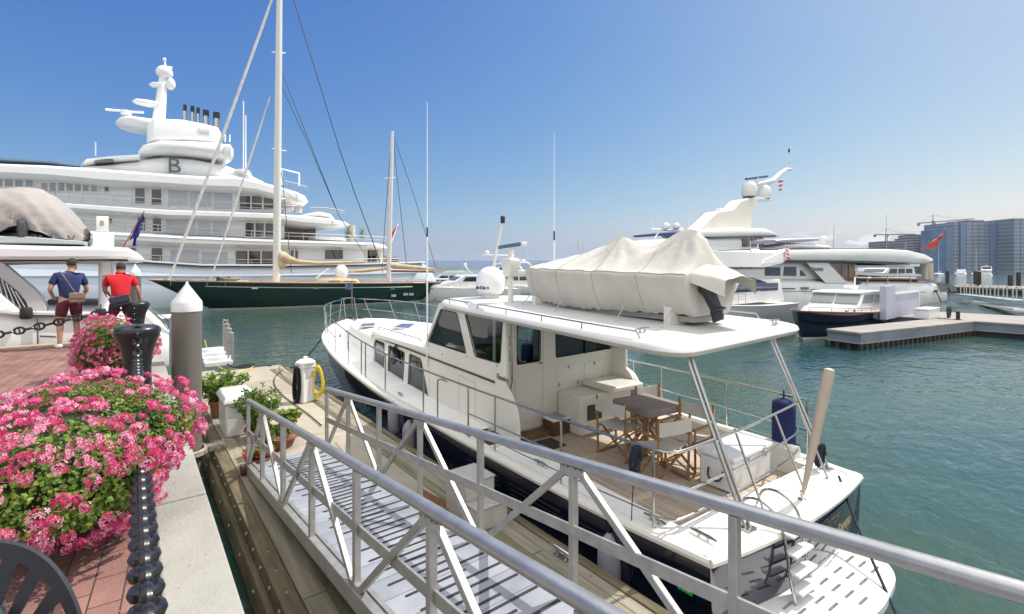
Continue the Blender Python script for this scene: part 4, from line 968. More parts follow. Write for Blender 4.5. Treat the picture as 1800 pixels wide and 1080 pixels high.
for z,k in ((-.24,1),(-.66,.9),(-.92,.8)):
    r_=rt(.54); pts=[(-r_,.54,z),(-r_+.04,.42,z),(-r_+.18,.34,z),(-.9,.35,z),(-.2,.38,z),(.6,.46,z),(1.3,.55,z),(r_-.02,.66,z)]
    YB(M().tube(smooth_line(pts,4),.0165 if z>-.5 else .013,8),'stern_rail',STEEL)
for x in (-.35,.55,1.15): YB(M().tube([(x,.08,-1.07),(x,.43,-.24)],.014,8).lathe([(.035,0),(.03,.012),(.016,.02)],(x,.08,-1.065),10),'stanchion',STEEL)
# hull side louvres, sticker
m=M()
for s0,s1 in ((.35,1.45),(1.75,2.75),(3.0,3.8)):
    for z in (-1.33,-1.40,-1.47): 
        a,b=hwf(s0),hwf(s1); g=(z+1.1)*.16
        m.beam((-(a+g)-.035,s0,z),(-(b+g)-.035,s1,z),.02,.022)
YB(m,'side_louvres',mat('louvre_black',(.004,.004,.007),.5),bevel=.004)
m=M().box((-hwf(.1)+.045-.085,.12,-1.37),(.006,.15,.15),Matrix.Rotation(R(5),3,'Z')); so_=YB(m,'green_sticker',mat('green_sticker',(.02,.45,.06),.5))
for z,wd in ((-1.34,.09),(-1.375,.07),(-1.41,.10)): YB(M().box((-hwf(.1)-.046,.12,z),(.004,wd,.012),Matrix.Rotation(R(5),3,'Z')),'sticker_print',WHITE,so_)
# swim platform with slots
out=round_poly([(-1.40,.05),(-1.38,-.42),(-.95,-.76),(.0,-.88),(.78,-.76),(1.18,-.38),(1.26,.08),(0.0,-.24)],.25,6)
sl=[]
for j,t_ in enumerate([-1.12+.34*k for k in range(7)]):
    for k in range(4):
        y0=-.30-.120*k-.07*(1-(t_/1.2)**2)
        lim=lambda x: interp([(-1.38,-.36),(-.95,-.70),(0,-.82),(.78,-.70),(1.18,-.32)],x)
        if y0<max(lim(t_),lim(t_+.2))+.045: continue
        sl.append(round_poly([(t_,y0),(t_+.20,y0+.0),(t_+.20,y0+.030),(t_,y0+.030)],.016,3))
m=M(); panel(m,out,sl,lambda a,b,o:Vector((a,b,-1.70-o)),.07); YB(m,'swim_platform',WHITE,smooth=30)
# ladder on the transom
m=M()
for x0,lst in ((0,((1311,895),(1330,900),(1350,930),(1357,970),(1370,1080))),(1,((1372,890),(1383,900),(1388,925),(1395,970),(1408,1080)))):
    pass
for t_ in (-.62,-.26):
    m.tube(smooth_line([(t_,.22,-1.04),(t_,.14,-.86),(t_,-.02,-.82),(t_,-.18,-.90),(t_,-.25,-1.05),(t_,-.31,-1.40),(t_,-.37,-1.70)],5),.016,8)
la=YB(m,'ladder',STEEL)
for z,y_ in ((-1.06,-.27),(-1.24,-.30),(-1.42,-.33),(-1.58,-.355)): YB(M().box((-.44,y_-.02,z),(.36,.12,.03)),'ladder_tread',WHITE,la,bevel=.008)
# deck fittings
for s,t_ in ((2.45,-1.60),(.62,-1.5),(.15,-1.35),(6.9,-1.85)):
    cleat('',(0,0,0),0,1.1,parent=yt,frame=SH@Matrix.Translation((t_,s,zsf(s)+.02))@Matrix.Rotation(R(90),4,'Z'))
cleat('',(0,0,0),0,.9,parent=yt,frame=SH@Matrix.Translation((-1.25,1.0,.86))); cleat('',(0,0,0),0,.9,parent=yt,frame=SH@Matrix.Translation((.9,.62,.86)))
# cockpit furniture moulded in
m=M().bx(-.04,1.20,3.36,3.98,-1.25,-.58); cb=YB(m,'cockpit_cabinet',CREAM,bevel=.035)
m=M().bx(.55,1.34,3.20,3.98,-.575,-.47); YB(m,'cabinet_top',CREAM,bevel=.03)
m=M().prism([(.10,3.352,-.74),(.44,3.352,-.74),(.44,3.352,-1.0),(.10,3.352,-1.0)],(0,.006,0)); YB(m,'vent_grille',mat('grille_dark',(.04,.042,.045),.4),cb)
m=M().tube([(.07,3.33,-1.08),(.25,3.27,-1.12),(.45,3.33,-1.08)],.012,6); YB(m,'grille_rail',STEEL,cb)
m=M().rings([[Vector((1.40+a,s,z)) for a in (0,.06) for z in ((-1.1,) if 0 else (-1.1,))][:0] or [Vector((1.38,s,-1.1)),Vector((1.38,s,zt)),Vector((1.45,s,zt)),Vector((1.45,s,-1.1))] for s,zt in ((3.25,-.85),(3.35,-.55),(3.5,-.38),(3.7,-.28),(4.0,-.24))]); YB(m,'side_wing',CREAM,smooth=50)
m=M().bx(-1.88,-1.42,3.35,3.9,-1.09,-1.02); YB(m,'boarding_gate_step',CREAM,bevel=.012)
m=M().bx(-1.34,-.32,3.72,3.98,-1.25,-1.17); YB(m,'door_sill',mat('teak_sill',(.17,.10,.05),.6,var=.2,scale=8),bevel=.01)
# interior seen through the glass
WD=mat('interior_wood',(.16,.075,.03),.4,var=.3,scale=6)
m=M().bx(-1.3,1.3,4.06,6.3,-.62,-.58).bx(-1.3,1.3,5.3,6.5,-.58,.02); YB(m,'helm_console',WD)
m=M().bx(-1.3,1.3,6.7,10.0,-.95,-.92).bx(.6,1.3,6.8,9.6,-.92,-.5); YB(m,'saloon_floor',WD)
m=M().bx(-.6,-.1,4.7,5.05,-.58,.20).bx(.3,.8,4.7,5.05,-.58,.20); YB(m,'helm_seat',mat('dark_seat',(.05,.07,.11),.6))
m=M().tube([Vector((.16*cos(a)-.35,5.22+.05*sin(a),.08+.16*sin(a))) for a in [2*pi*k/16 for k in range(16)]],.012,6,closed=True); YB(m,'steering_wheel',BLACK)
# satellite dome
dm=[(.16,0),(.19,.03),(.15,.08),(.22,.10),(.275,.17),(.295,.30),(.285,.44),(.235,.55),(.15,.62),(.05,.65),(0,.652)]
c=Vector((-.42,5.65,.985)); m=M().lathe(dm,c,32,cap=False); sdm=YB(m,'satellite_dome',WHITE,smooth=60)
BLU=mat('blue_letters',(.01,.03,.25),.4); wd='ntellian'
cw=(BM.inverted()@Vector((0,0,CZ))-c); a0=math.atan2(cw.y,cw.x)
for i,ch_ in enumerate(wd):
    x_={'i':.5,'l':.5,'t':.62}.get(ch_,1)
    pos=sum({'i':.034,'l':.034,'t':.045}.get(k,.068) for k in wd[:i]); a=a0-1.42+pos/.296+.06
    nrm=Vector((cos(a),sin(a),0)); rt_=Vector((-sin(a),cos(a),0)); text('dome_letter',ch_,.10,SH@face_mx(c+nrm*.291+Vector((0,0,.23)),rt_,(0,0,1)),BLU,sdm,.004,bold=True)
# radar mast with blue open array
q=Vector((-.62,4.62,.86)); m=M().lathe([(.085,0),(.08,.03),(.052,.04),(.052,.62)],q,18); ms=YB(m,'radar_mast',CREAM)
m=M().rings([[q+Vector((x*k,y*k2,z)) for x,y in ((-.10,-.13),(.10,-.13),(.10,.13),(-.10,.13))] for k,k2,z in ((.8,.8,.60),(1,1.1,.75),(1.1,1.3,.82),(1.1,1.3,.90),(.6,.8,.93))]); YB(m,'radar_gearbox',CREAM,ms,bevel=.015)
m=M().lathe([(.06,.92),(.05,1.0),(.05,1.08)],q,14); YB(m,'radar_pivot',CREAM,ms)
ar=BP(861,433,s=5.2); br=BP(926,425,s=4.05)
a_=q+Vector((.02,.0,1.15)); d_=Vector((.30,.95,0)).normalized()
m=M().beam(a_-d_*.74,a_+d_*.74,.10,.075); YB(m,'radar_array',mat('radar_white',(.75,.74,.68),.4),ms,bevel=.015)
m=M().beam(a_-d_*.72+Vector((-.056,.02,0)),a_+d_*.72+Vector((-.056,.02,0)),.006,.068); YB(m,'radar_band',mat('radar_blue',(.03,.16,.24),.4),ms)
# inclined light mast
m=M().tube([(.25,6.5,.95),(.25,6.62,1.55),(.25,6.25,2.60)],[.045,.04,.025],10); lm=YB(m,'light_mast',CREAM)
m=M().lathe([(.045,0),(.05,.02),(.05,.14),(.03,.16)],(.25,6.22,2.60),12); YB(m,'mast_light',BLACK,lm)
m=M().tube([(.25-.35,6.5,1.9),(.25+.5,6.5,1.9)],.012,6).ell((.02,6.5,1.95),(.05,.05,.05),10,6); YB(m,'spreader',WHITE,lm)
# whip antennas
for b,zt,rr,zm in (((-1.40,6.56,-.42),5.05,.014,2.25),((1.0,5.35,.9),4.5,.013,2.2)):
    m=M().tube([b,(b[0],b[1],zm)],rr*1.25,8); an=YB(m,'whip_antenna',WHITE)
    YB(M().tube([(b[0],b[1],zm),(b[0],b[1],zm+.2)],rr*1.3,8),'antenna_ferrule',BLACK,an); YB(M().tube([(b[0],b[1],zm+.2),(b[0],b[1],zt)],[rr*.9,rr*.5],6),'antenna_tip',WHITE,an)
for x,y,z in ((.95,5.9,1.0),(1.2,5.7,1.0)): YB(M().lathe([(.03,0),(.03,.2),(.09,.22),(.09,.3),(.04,.34)],(x,y,z-.05),14),'antenna_mushroom',WHITE)
m=M().lathe([(.12,0),(.16,.06),(.17,.2),(.12,.28),(0,.29)],(1.1,4.9,.9),16,cap=False); YB(m,'small_dome',WHITE)

# ---- covered tender on the roof ----
CANV=mat('beige_canvas',(.56,.535,.48),.85,var=.07,scale=3,bump=.35,bscale=9)
td=thing('covered_tender','tender boat under a beige canvas cover lying on the yacht roof','tender',(-.1,2.9,.86),frame=BM)
TI=MW[td.name].inverted()@BM
def TB(m,n,mt,par=td,**k): m.xf(TI); return m.build(n,mt,par,**k)
rnd=random.Random(4)
tops=[(4.62,1.58),(4.4,1.65),(3.9,1.73),(3.2,1.82),(2.75,1.91),(2.45,2.03),(2.30,2.09),(2.15,2.04),(1.95,1.95),(1.7,1.94),(1.45,2.00),(1.25,2.09),(1.10,2.11),(.97,2.07),(.88,1.97),(.82,1.80),(.78,1.60)]
hws=[(4.62,.05),(4.5,.22),(4.2,.42),(3.6,.57),(2.9,.62),(1.5,.62),(.78,.56)]
mids=[(4.62,1.54),(4.2,1.58),(.78,1.50)]; bots=[(4.62,1.38),(4.4,1.18),(4.0,1.04),(3.0,.98),(.78,1.02)]
rs=[]; N=110
for i in range(N+1):
    s=lerp(4.62,.78,i/N); w_=interp(hws,s); zt=interp(tops,s); zm=interp(mids,s); zb=interp(bots,s); ring=[]
    peak=max(0,zt-1.74)/.36
    for k in range(65):
        f=k/64; # from near bottom over the top to far bottom
        if f<.30: g=f/.30; x=-w_*(lerp(.62,1,g**.7)+.03*sin(pi*g)); z=lerp(zb,zm,g)
        elif f>.70: g=(1-f)/.30; x=w_*(lerp(.62,1,g**.7)+.03*sin(pi*g)); z=lerp(zb,zm,g)
        else:
            g=(f-.30)/.40; x=-w_*(1-2*g); hump=1-abs(1-2*g); sharp=(hump*.8+.2*sin(pi*g))**(1.0+.55*peak); z=zm+.012+(zt-zm)*sharp
        low=max(0,1-f/.22)+max(0,1-(1-f)/.22)
        r1=math.hypot((s-2.30)*1.0,(x)*1.3); r2=math.hypot((s-1.15),(x)*1.3); an1=math.atan2(x,s-2.3); an2=math.atan2(x,s-1.15)
        rad=.020*sin(an1*11+1)*math.exp(-r1*1.6)*min(1,r1*5)+.022*sin(an2*9)*math.exp(-r2*1.5)*min(1,r2*5)
        fold=.004*sin(s*9+f*4)+.012*low*sin(s*31+sin(s*5)*2)+.005*sin(s*13-f*21)+rad+(.014*math.exp(-((f-.27)/.02)**2))
        ring.append(Vector((x*(1+fold)-.08,s,z+fold*.9)))
    rs.append(ring)
RS_=rs; m=M().rings(rs,closed=False,cap=False); m.add(rs[0],[tuple(range(65))]); m.add(rs[-1],[tuple(range(64,-1,-1))])
TB(m,'canvas_cover',CANV,smooth=75)
rs=[]
for i in range(13):
    s=lerp(.86,.42,i/12); w_=lerp(.52,.34,i/12); ring=[]
    for k in range(17):
        a=pi*k/16; fold=.010*sin(k*1.1+i*.4); ring.append(Vector((-.05-w_*cos(a)*(1+fold),s,lerp(1.50,1.40,i/12)+lerp(.17,.10,i/12)*sin(a)+fold-(.12 if k in (0,1,15,16) else 0)*(.4+.6*i/12))))
    rs.append(ring)
TB(M().rings(rs,closed=False,cap=False),'cover_flap',CANV,smooth=75)
for s in (1.1,3.9):
    for sg in (-1,1): m=M().prism([(-.1+sg*.15,s-.05,.86),(-.1+sg*.45,s-.05,.86),(-.1+sg*.45,s-.05,1.12),(-.1+sg*.15,s-.05,.98)],(0,.1,0)); TB(m,'chock',CREAM)
TB(M().bx(-.4,.25,.82,4.1,.93,1.0),'keel',mat('tender_bottom',(.35,.34,.31),.6))
m=M()
for s in (.95,1.7,3.0,3.9): m.tube([(-.62,s,1.15),(-.90,s-.05,.90)],.008,5)
m.tube(smooth_line([(-.6,4.1,.93),(-.95,3.3,.90),(-.95,2.2,.90),(-1.0,1.4,.89)],4),.008,5); TB(m,'tie_down_line',mat('cream_rope',(.45,.42,.36),.9))
om=M(); A0=Vector((-.30,.74,1.44))
Q=Matrix.Rotation(R(-24),3,'X')
def ob(z,wx,wy,oy): return [A0+Q@Vector((cos(a)*wx*.82,(oy+sin(a)*wy)*.82,z*.84)) for a in [2*pi*k/14 for k in range(14)]]
om.rings([ob(.10,.06,.08,0),ob(.06,.11,.16,0),ob(-.12,.11,.16,0),ob(-.16,.075,.11,.0),ob(-.42,.05,.095,-.01),ob(-.46,.09,.13,-.03),ob(-.475,.09,.13,-.03),ob(-.49,.04,.10,0),ob(-.60,.03,.09,.03)])
TB(om,'outboard_motor',mat('outboard_grey',(.03,.033,.038),.4,var=.2,scale=10),smooth=50)
sm_=M()
for idx in (18,42,66,90):
    sm_.tube([p+Vector((-.004 if k<20 else .004 if k>45 else 0,0,.004)) for k,p in enumerate(RS_[idx])],.0045,4)
for kk in (20,44): sm_.tube([r_[kk]+Vector(((-.006 if kk<32 else .006),0,.003)) for r_ in RS_],.006,4)
TB(sm_,'cover_seams',mat('seam_thread',(.40,.37,.31),.9))
td.location=BM@Vector((-.1,3.01,.86))
# ================= THINGS ON THE YACHT =================
TK=mat('teak_furniture',(.30,.165,.065),.55,var=.25,scale=9,stretch=(3,3,.6)); CV=mat('cream_canvas',(.58,.55,.50),.9,var=.05,scale=8,bump=.25,bscale=60)
def dchair(label):
    t=thing('director_chair',label,'chair',(0,0,0),group='director chairs round the cockpit table')
    for sx in (-1,1):
        M().tube([(sx*.27,-.22,.02),(sx*.27,-.25,.90)],.017,8).build('back_post',TK,t); M().box((sx*.27,.0,.02),(.035,.50,.03)).build('foot_rail',TK,t,bevel=.004)
        M().tube([(sx*.27,.20,.02),(sx*.27,.20,.62)],.016,8).build('front_post',TK,t); M().box((sx*.27,-.02,.635),(.055,.52,.028)).build('armrest',TK,t,bevel=.008)
        M().box((sx*.24,0,.45),(.035,.46,.035)).build('seat_rail',TK,t,bevel=.004)
        for yy in (-.17,.17): M().beam((sx*.25,yy+.012*sx,.04),(-sx*.25,yy+.012*sx,.44),.018,.035,up=(0,1,0)).build('cross_leg',TK,t)
    m=M(); m.rings([[Vector((-.26+.52*i/10,y,.462-.030*sin(pi*i/10)+o)) for i in range(11)]+[Vector((.26-.52*i/10,y,.468-.030*sin(pi*(10-i)/10)+o+.006)) for i in range(11)] for y,o in ((-.2,0),(0,0),(.2,0))]); m.build('seat',CV,t)
    m=M(); m.rings([[Vector((-.28+.56*i/10,-.262-.025*sin(pi*i/10),z)) for i in range(11)]+[Vector((.28-.56*i/10,-.272-.025*sin(pi*(10-i)/10),z)) for i in range(11)] for z in (.67,.75,.85)]); m.build('backrest',CV,t)
    return t
dc=dchair('director chair with its canvas back nearest the camera in front of the table')
def place(o,label,x,y,rz,first=False):
    mx=BM@Matrix.Translation((x,y,-1.25+.002))@Matrix.Rotation(rz,4,'Z')
    if first: o.location,q,_=mx.decompose(); o.rotation_euler=q.to_euler(); MW[o.name]=mx; return o
    return dup(o,label,mx)
q=BP(1160,781,z=-.8); place(dc,'',q.x,q.y-.02,R(-8),True)
qa=BP(1092,748,z=-.8); qd=BP(1206,766,z=-.8); qc=BP(1137,692,z=-.5)
place(dc,'director chair on the port side of the table beside the white cabinet',qa.x,qa.y,R(-86))
place(dc,'director chair at the far forward side of the table below the cabinet top',qc.x,qc.y-.25,R(176))
place(dc,'director chair on the starboard side of the table beside the outer rail',qd.x,qd.y,R(93))
tt=thing('cockpit_table','square folding table under a taupe fitted cover in the yacht cockpit','table',(.42,2.35,-1.25),frame=BM,rz=R(-4))
M().rings([[Vector((x*k,y*k,z)) for x,y in [(a,b) for a,b in round_poly([(-.37,-.40),(.37,-.40),(.37,.40),(-.37,.40)],.05)]] for k,z in ((.99,.66),(1.0,.70),(1.0,.75),(.97,.765),(.5,.768))]).build('table_cover',mat('taupe_cover',(.29,.25,.225),.8,var=.08,scale=6,bump=.2,bscale=20),tt)
for a in (45,135): M().beam((-.3*cos(R(a)),-.3*sin(R(a)),.03),(.25*cos(R(a)),.25*sin(R(a)),.66),.03,.04).beam((.3*cos(R(a)),.3*sin(R(a)),.03),(-.25*cos(R(a)),-.25*sin(R(a)),.66),.03,.04).build('table_legs',TK,tt)
M().lathe([(.035,.0),(.035,.66)],(0,0,0),12).build('table_column',STEEL,tt)
ck=thing('cooler_box','white lidded cooler box with steel latches at the stern of the cockpit','cooler',(.60,.98,-1.25),frame=BM,rz=R(3))
M().bx(-.5,.48,-.24,.24,.01,.40).build('cooler_body',WHITE,ck,bevel=.03); M().bx(-.52,.50,-.26,.26,.405,.47).build('lid',WHITE,ck,bevel=.02)
for x in (-.2,.25): M().bx(x-.03,x+.03,-.275,-.262,.34,.44).build('latch',STEEL,ck,bevel=.003)
M().tube(smooth_line([(-.51,-.10,.26),(-.55,-.08,.16),(-.56,0,.13),(-.55,.08,.16),(-.51,.10,.26)],4),.012,6).build('handle',RUBBER,ck)
bk_=thing('storage_basket','brown wicker basket with a white lid beside the cabin door','basket',(-.22,3.80,-1.25),frame=BM)
M().bx(-.19,.19,-.16,.14,0,.24).build('basket_body',mat('wicker',(.13,.06,.03),.8,var=.4,scale=60,bump=.6,bscale=120),bk_,bevel=.015); M().bx(-.20,.20,-.17,.15,.242,.28).build('lid',WHITE,bk_,bevel=.012); M().bx(-.11,.12,-.12,.10,.282,.294).build('folded_cloth',GREYT,bk_,bevel=.004)
for x,y,a,b,lb in ((-.80,3.40,.30,.2,'dark brown mat on the teak sole by the cabin door'),(-1.65,3.62,.19,.24,'brown mat on the white boarding step at the rail gate')):
    mm=thing('deck_mat',lb,'mat',(x,y,-1.244 if a>.2 else -1.018),frame=BM); M().bx(-a,a,-b,b,0,.012).build('mat',mat('brown_mat',(.055,.035,.022),.95,var=.3,scale=60,bump=.4,bscale=200),mm)
fe=thing('fender','navy blue fender standing upright against the starboard stern rail','fender',(1.62,.86,-1.10),frame=BM,group='boat fenders')
M().lathe([(.0,.02),(.10,.02),(.145,.07),(.155,.15),(.155,.68),(.145,.76),(.09,.80),(.03,.81)],(0,0,0),24,cap=False).build('fender_body',mat('navy_fender_cover',(.012,.02,.10),.9,var=.15,scale=20,bump=.3,bscale=60),fe,smooth=60); M().tube([(0,0,.8),(0,0,.93)],.012,6).build('lanyard',ROPE,fe)
for i,(s,z,lb) in enumerate(((1.0,-1.95,'pale grey fender between the navy hull and the dock near the green sticker'),(6.6,-1.75,'pale lilac fender between the navy hull and the dock ahead of the boarding steps'),(5.9,-1.95,'pale lilac fender hanging aft of the other lilac fender'))):
    x=-(hwf(s)-.12)-.13; fe=thing('fender',lb,'fender',(x,s,z),frame=BM,group='boat fenders')
    M().lathe([(0,0),(.06,.01),(.115,.08),(.125,.16),(.125,.50),(.11,.58),(.05,.66),(.02,.70)],(0,0,0),20,cap=False).build('fender_body',mat('lilac_fender',(.30,.27,.33),.6,var=.12,scale=9),fe,smooth=60); M().tube([(0,0,.7),(-.0,0,-1.1-z)],.008,6).build('lanyard',ROPEB,fe)
fl=thing('covered_flagstaff','beige canvas-wrapped flagstaff leaning aft from the stern deck','flagstaff',(.30,.0,-1.06),frame=BM)
fd=Vector((.22,-.20,1.52))
M().tube([fd*f for f in (.04,.08,.25,.5,.75,.93,.99,1.0)],[.018,.024,.036,.047,.056,.060,.052,.016],12).build('canvas_sleeve',mat('tan_canvas',(.50,.42,.33),.85,var=.08,scale=5,bump=.2,bscale=20),fl,smooth=60)
M().lathe([(.05,0),(.045,.012),(.02,.02),(.02,.1)],(0,0,0),12).build('socket',STEEL,fl)
q=BM@Vector((1.2,-.02,-1.0)); e=atz(1575,1079,ZW+.3)
cable('stern_line','dark blue mooring line dropping from the stern corner to the water',[q,q.lerp(e,.4)+Vector((0,0,-.06)),e,e+(e-q)*.3],.016,ROPE)
coil('rope_coil','dark rope coil hanging on the stern corner rail',(0,0,0),.05,.14,ROPE,5,tuple(BM@Vector((1.32,.25,-.85))),0,.012,'rope')
coil('rope_coil','blue rope coil hanging from the port side rail above the chairs',(0,0,0),.04,.15,ROPE,4,tuple(BM@Vector((-rt(.75),.75,-.42))),0,.010,'rope')
q=BM@Vector((-rt(.75),.76,-.5)); cable('hanging_line','thin dark line hanging from the port rail down past the hull',[q,q+Vector((-.05,0,-.5)),q+Vector((-.06,-.02,-1.1))],.006,ROPEB)
a=BM@Vector((-2.0,13.2,-.62)); b=atz(470,642,DZ+.03); cable('bow_line','black bow mooring line sagging from the yacht bow to the far dock corner',[a,a.lerp(b,.35)+Vector((0,0,-.42)),a.lerp(b,.7)+Vector((0,0,-.38)),b],.017,ROPEB)
coil('rope_coil','dark spare rope coil on the trunk side of the yacht',(0,0,0),.10,.2,ROPEB,4,tuple(BM@Vector((-1.42,8.35,-.45))),R(86),.010,'rope')
# ================= MEGA YACHT =================
MWH=mat('yacht_white_paint',(.86,.86,.86),.28,var=.02,scale=.3,coat=.3); MGR=mat('yacht_side_paint',(.80,.81,.82),.3,var=.02,scale=.3); MSH=mat('yacht_hull_paint',(.64,.69,.76),.2,var=.03,scale=.2,coat=.4)
VARN=mat('varnished_wood',(.22,.09,.03),.3,var=.3,scale=3)
mg=thing('superyacht','huge white superyacht with three long decks and a tall mast filling the left background','superyacht',(0,61.5,ZW))
YN=55.0
def SL(name,pts,Yn,depth,mt,parent,e=5,hf=None,n=20,**k):
    """lofted slab from pixel silhouettes of its near side: (px, ytop, ybottom[, width factor])"""
    st=[]
    for q in pts:
        a=aty(q[0],q[1],Yn); b=aty(q[0],q[2],Yn); f=q[3] if len(q)>3 else 1
        st.append((a.x,Yn+depth/2,depth/2*f,min(b.z,a.z-.02),a.z))
    m=M(); slab(m,st,e=e,n=n); return m.build(name,mt,parent,world=True,smooth=50,**k)
# hull
a=aty(772,476,YN)
def ZP(px,py,Y=YN): return aty(px,py,Y).z
SL('hull',[(-420,440,520),(-200,445,540),(0,450,560),(252,459,560),(356,466,555),(482,466.5,545),(645,464,528),(720,461.5,522,.97),(752,461,520,.9),(764,468,519,.82),(776,484,518,.74),(784,500,516,.68)],YN,13,MSH,mg,e=7)
SL('bulwark_cap',[(-420,432,441),(0,446,452),(252,457,461),(356,464,468),(482,464.5,468.5),(645,462,466),(752,459.5,463,.91)],YN-.12,13.24,MWH,mg,e=7)
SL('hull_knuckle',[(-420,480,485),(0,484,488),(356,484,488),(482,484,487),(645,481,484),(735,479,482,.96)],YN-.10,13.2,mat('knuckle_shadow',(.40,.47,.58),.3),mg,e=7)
# three bands
SL('upper_deck_roof',[(-420,258,292),(0,282,311),(78,285,315),(181,291,326),(285,300,330),(360,305,335),(412,303,338),(451,313,341),(495,323.5,351,.98),(526,331,361,.9),(545,337,360,.75),(557,346,352,.5)],YN-.3,13.6,MWH,mg,e=4)
SL('middle_deck_band',[(-420,330,352),(0,346,362),(121,353,371),(296,364,385),(360,366,386),(482,371,390),(540,375,399,.97),(580,379,400,.93),(615,386,398,.82),(631,392,396,.6)],YN-.25,13.5,MWH,mg,e=3.2)
SL('middle_deck_dome',[(540,374,380,.5),(556,370,382,.8),(572,367,384,.85),(588,371,384,.8),(602,379,386,.5)],YN+1,11,MWH,mg,e=2.2)
SL('main_deck_band',[(-420,388,412),(0,396,420),(148,400,427),(252,405,432),(326,411,435),(360,412,436),(482,418,437),(620,423,439,.97),(670,425,439.5,.9),(688,428,438,.75),(698,434,436.5,.6)],YN-.2,13.4,MWH,mg,e=3.6)
SL('deck_line',[(-420,398,400),(0,406,408),(148,410,412),(326,419,421),(482,425,426.5),(650,430,431.2,.96)],YN-.30,13.6,mat('pale_groove',(.45,.48,.52),.4),mg,e=3.6)
# recessed deckhouse walls
for nm,l in (('upper_deckhouse',[(-400,300,345),(0,305,352),(285,325,372),(430,333,376),(484,338,376)]),('middle_deckhouse',[(-400,346,395),(0,358,402),(285,378,412),(484,385,421),(500,387,421)]),('main_deckhouse',[(-400,405,450),(0,415,455),(285,428,466),(484,433,470),(612,433,468),(640,434,468)])):
    SL(nm,l,YN+1.6,9.8,MGR,mg,e=14)
def MWIN(x0,x1,y0,y1,Yn,mt=GLASSB,n=1,par=mg,name='window',slope=.012,frame=True):
    """one window with its white frame; panes are parts of the frame"""
    A=[aty(x0,y0,Yn),aty(x1,y0+(x1-x0)*slope,Yn),aty(x1,y1+(x1-x0)*slope,Yn),aty(x0,y1,Yn)]
    o=M().prism(A,(0,.05,0)).build(name,mt,par,world=True,smooth=0)
    if frame:
        f=M(); 
        for p,q in ((0,1),(1,2),(2,3),(3,0)): f.beam(A[p]+Vector((0,-.03,0)),A[q]+Vector((0,-.03,0)),.06,.14,up=(0,1,0)) if 0 else f.tube([A[p],A[q]],.07,4)
        for k in range(1,n): t=k/n; f.tube([A[0].lerp(A[1],t),A[3].lerp(A[2],t)],.07,4)
        f.build('frame',MWH,o,world=True,smooth=0)
    return o
Yw=YN+1.55
MWIN(420,482,343.5,369,Yw,n=3); MWIN(265,285,332,361,Yw); MWIN(236,256,330,359,Yw,mat('grey_glass',(.16,.15,.15),.2)); MWIN(182,193,327,338,Yw)
MWIN(70,172,320,337,Yw,mat('frosted_glass',(.34,.36,.39),.25,var=.25,scale=1.2),n=7); MWIN(-90,60,310,328,Yw,mat('frosted_glass',(0,0,0)),n=8)
MWIN(430,482,391,417,Yw,n=3); MWIN(267,285,381,408,Yw); MWIN(240,257,380,407,Yw,mat('grey_glass',(0,0,0))); MWIN(190,199,383,394,Yw)
MWIN(413,481,440,466,Yw,n=3); MWIN(510,525,439,460,Yw,n=2); MWIN(570,604,438,458,Yw,GLASS); MWIN(265,287,435,460,Yw); MWIN(222,240,434,458,Yw,GLASS); MWIN(120,150,425,448,Yw)
MWIN(621,663,439,462,Yw+3,GLASS,n=4)  # dark pane painted in for the shade of the open aft deck
for x0,x1,y0,y1 in ((296,330,334,361),(334,372,336,364),(376,408,339,367),(292,344,385,410),(348,370,389,414),(374,400,390,415),(300,350,440,462),(355,400,443,464)):
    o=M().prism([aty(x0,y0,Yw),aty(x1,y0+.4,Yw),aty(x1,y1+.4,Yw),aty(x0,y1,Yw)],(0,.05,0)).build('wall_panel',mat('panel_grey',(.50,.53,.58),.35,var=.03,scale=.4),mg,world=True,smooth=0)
# shaded aft decks
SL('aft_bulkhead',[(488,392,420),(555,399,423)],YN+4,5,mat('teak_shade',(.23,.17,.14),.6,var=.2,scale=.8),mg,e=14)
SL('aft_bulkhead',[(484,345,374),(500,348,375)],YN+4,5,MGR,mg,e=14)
for px,y0,y1 in ((524,352,374),(618,396,425),(640,437,464),(668,438,462)):
    M().tube([aty(px,y0,YN+2.2),aty(px,y1,YN+2.2)],.42,12).build('pillar',mat('pillar_cream',(.62,.58,.50),.4),mg,world=True)
SL('aft_seating',[(555,414,422),(608,418,424)],YN+1,4,MWH,mg,e=6); SL('aft_equipment',[(671,449,462),(700,449,462)],YN+2,6,mat('equipment_dark',(.12,.13,.14),.5,var=.5,scale=2),mg,e=6)
for k,(pts,h_) in enumerate((([(60,353),(121,355.5),(200,360),(296,366),(360,368.5),(420,371),(482,373.5),(520,376)],11.5),([(60,400),(148,402),(252,407),(326,413),(420,417),(482,420),(560,423),(640,426),(680,428)],10),([(252,459),(300,462),(356,466),(482,466.5),(560,466),(645,464),(700,462.5)],8),([(500,325),(520,330),(540,336)],6),([(545,374),(575,375),(605,380)],8))):
    line=[aty(x,y,YN+.25) for x,y in pts]; L=smooth_line(line,3); top=[p+Vector((0,0,h_*60/850)) for p in L]
    m=M().tube(top,.045,4); m.tube([p+Vector((0,0,h_*30/850)) for p in L],.025,4)
    for p,q in zip(L,top): m.tube([p,q],.03,4)
    m.build('deck_railing',mat('rail_grey',(.5,.5,.52),.4,metal=.3),mg,world=True)
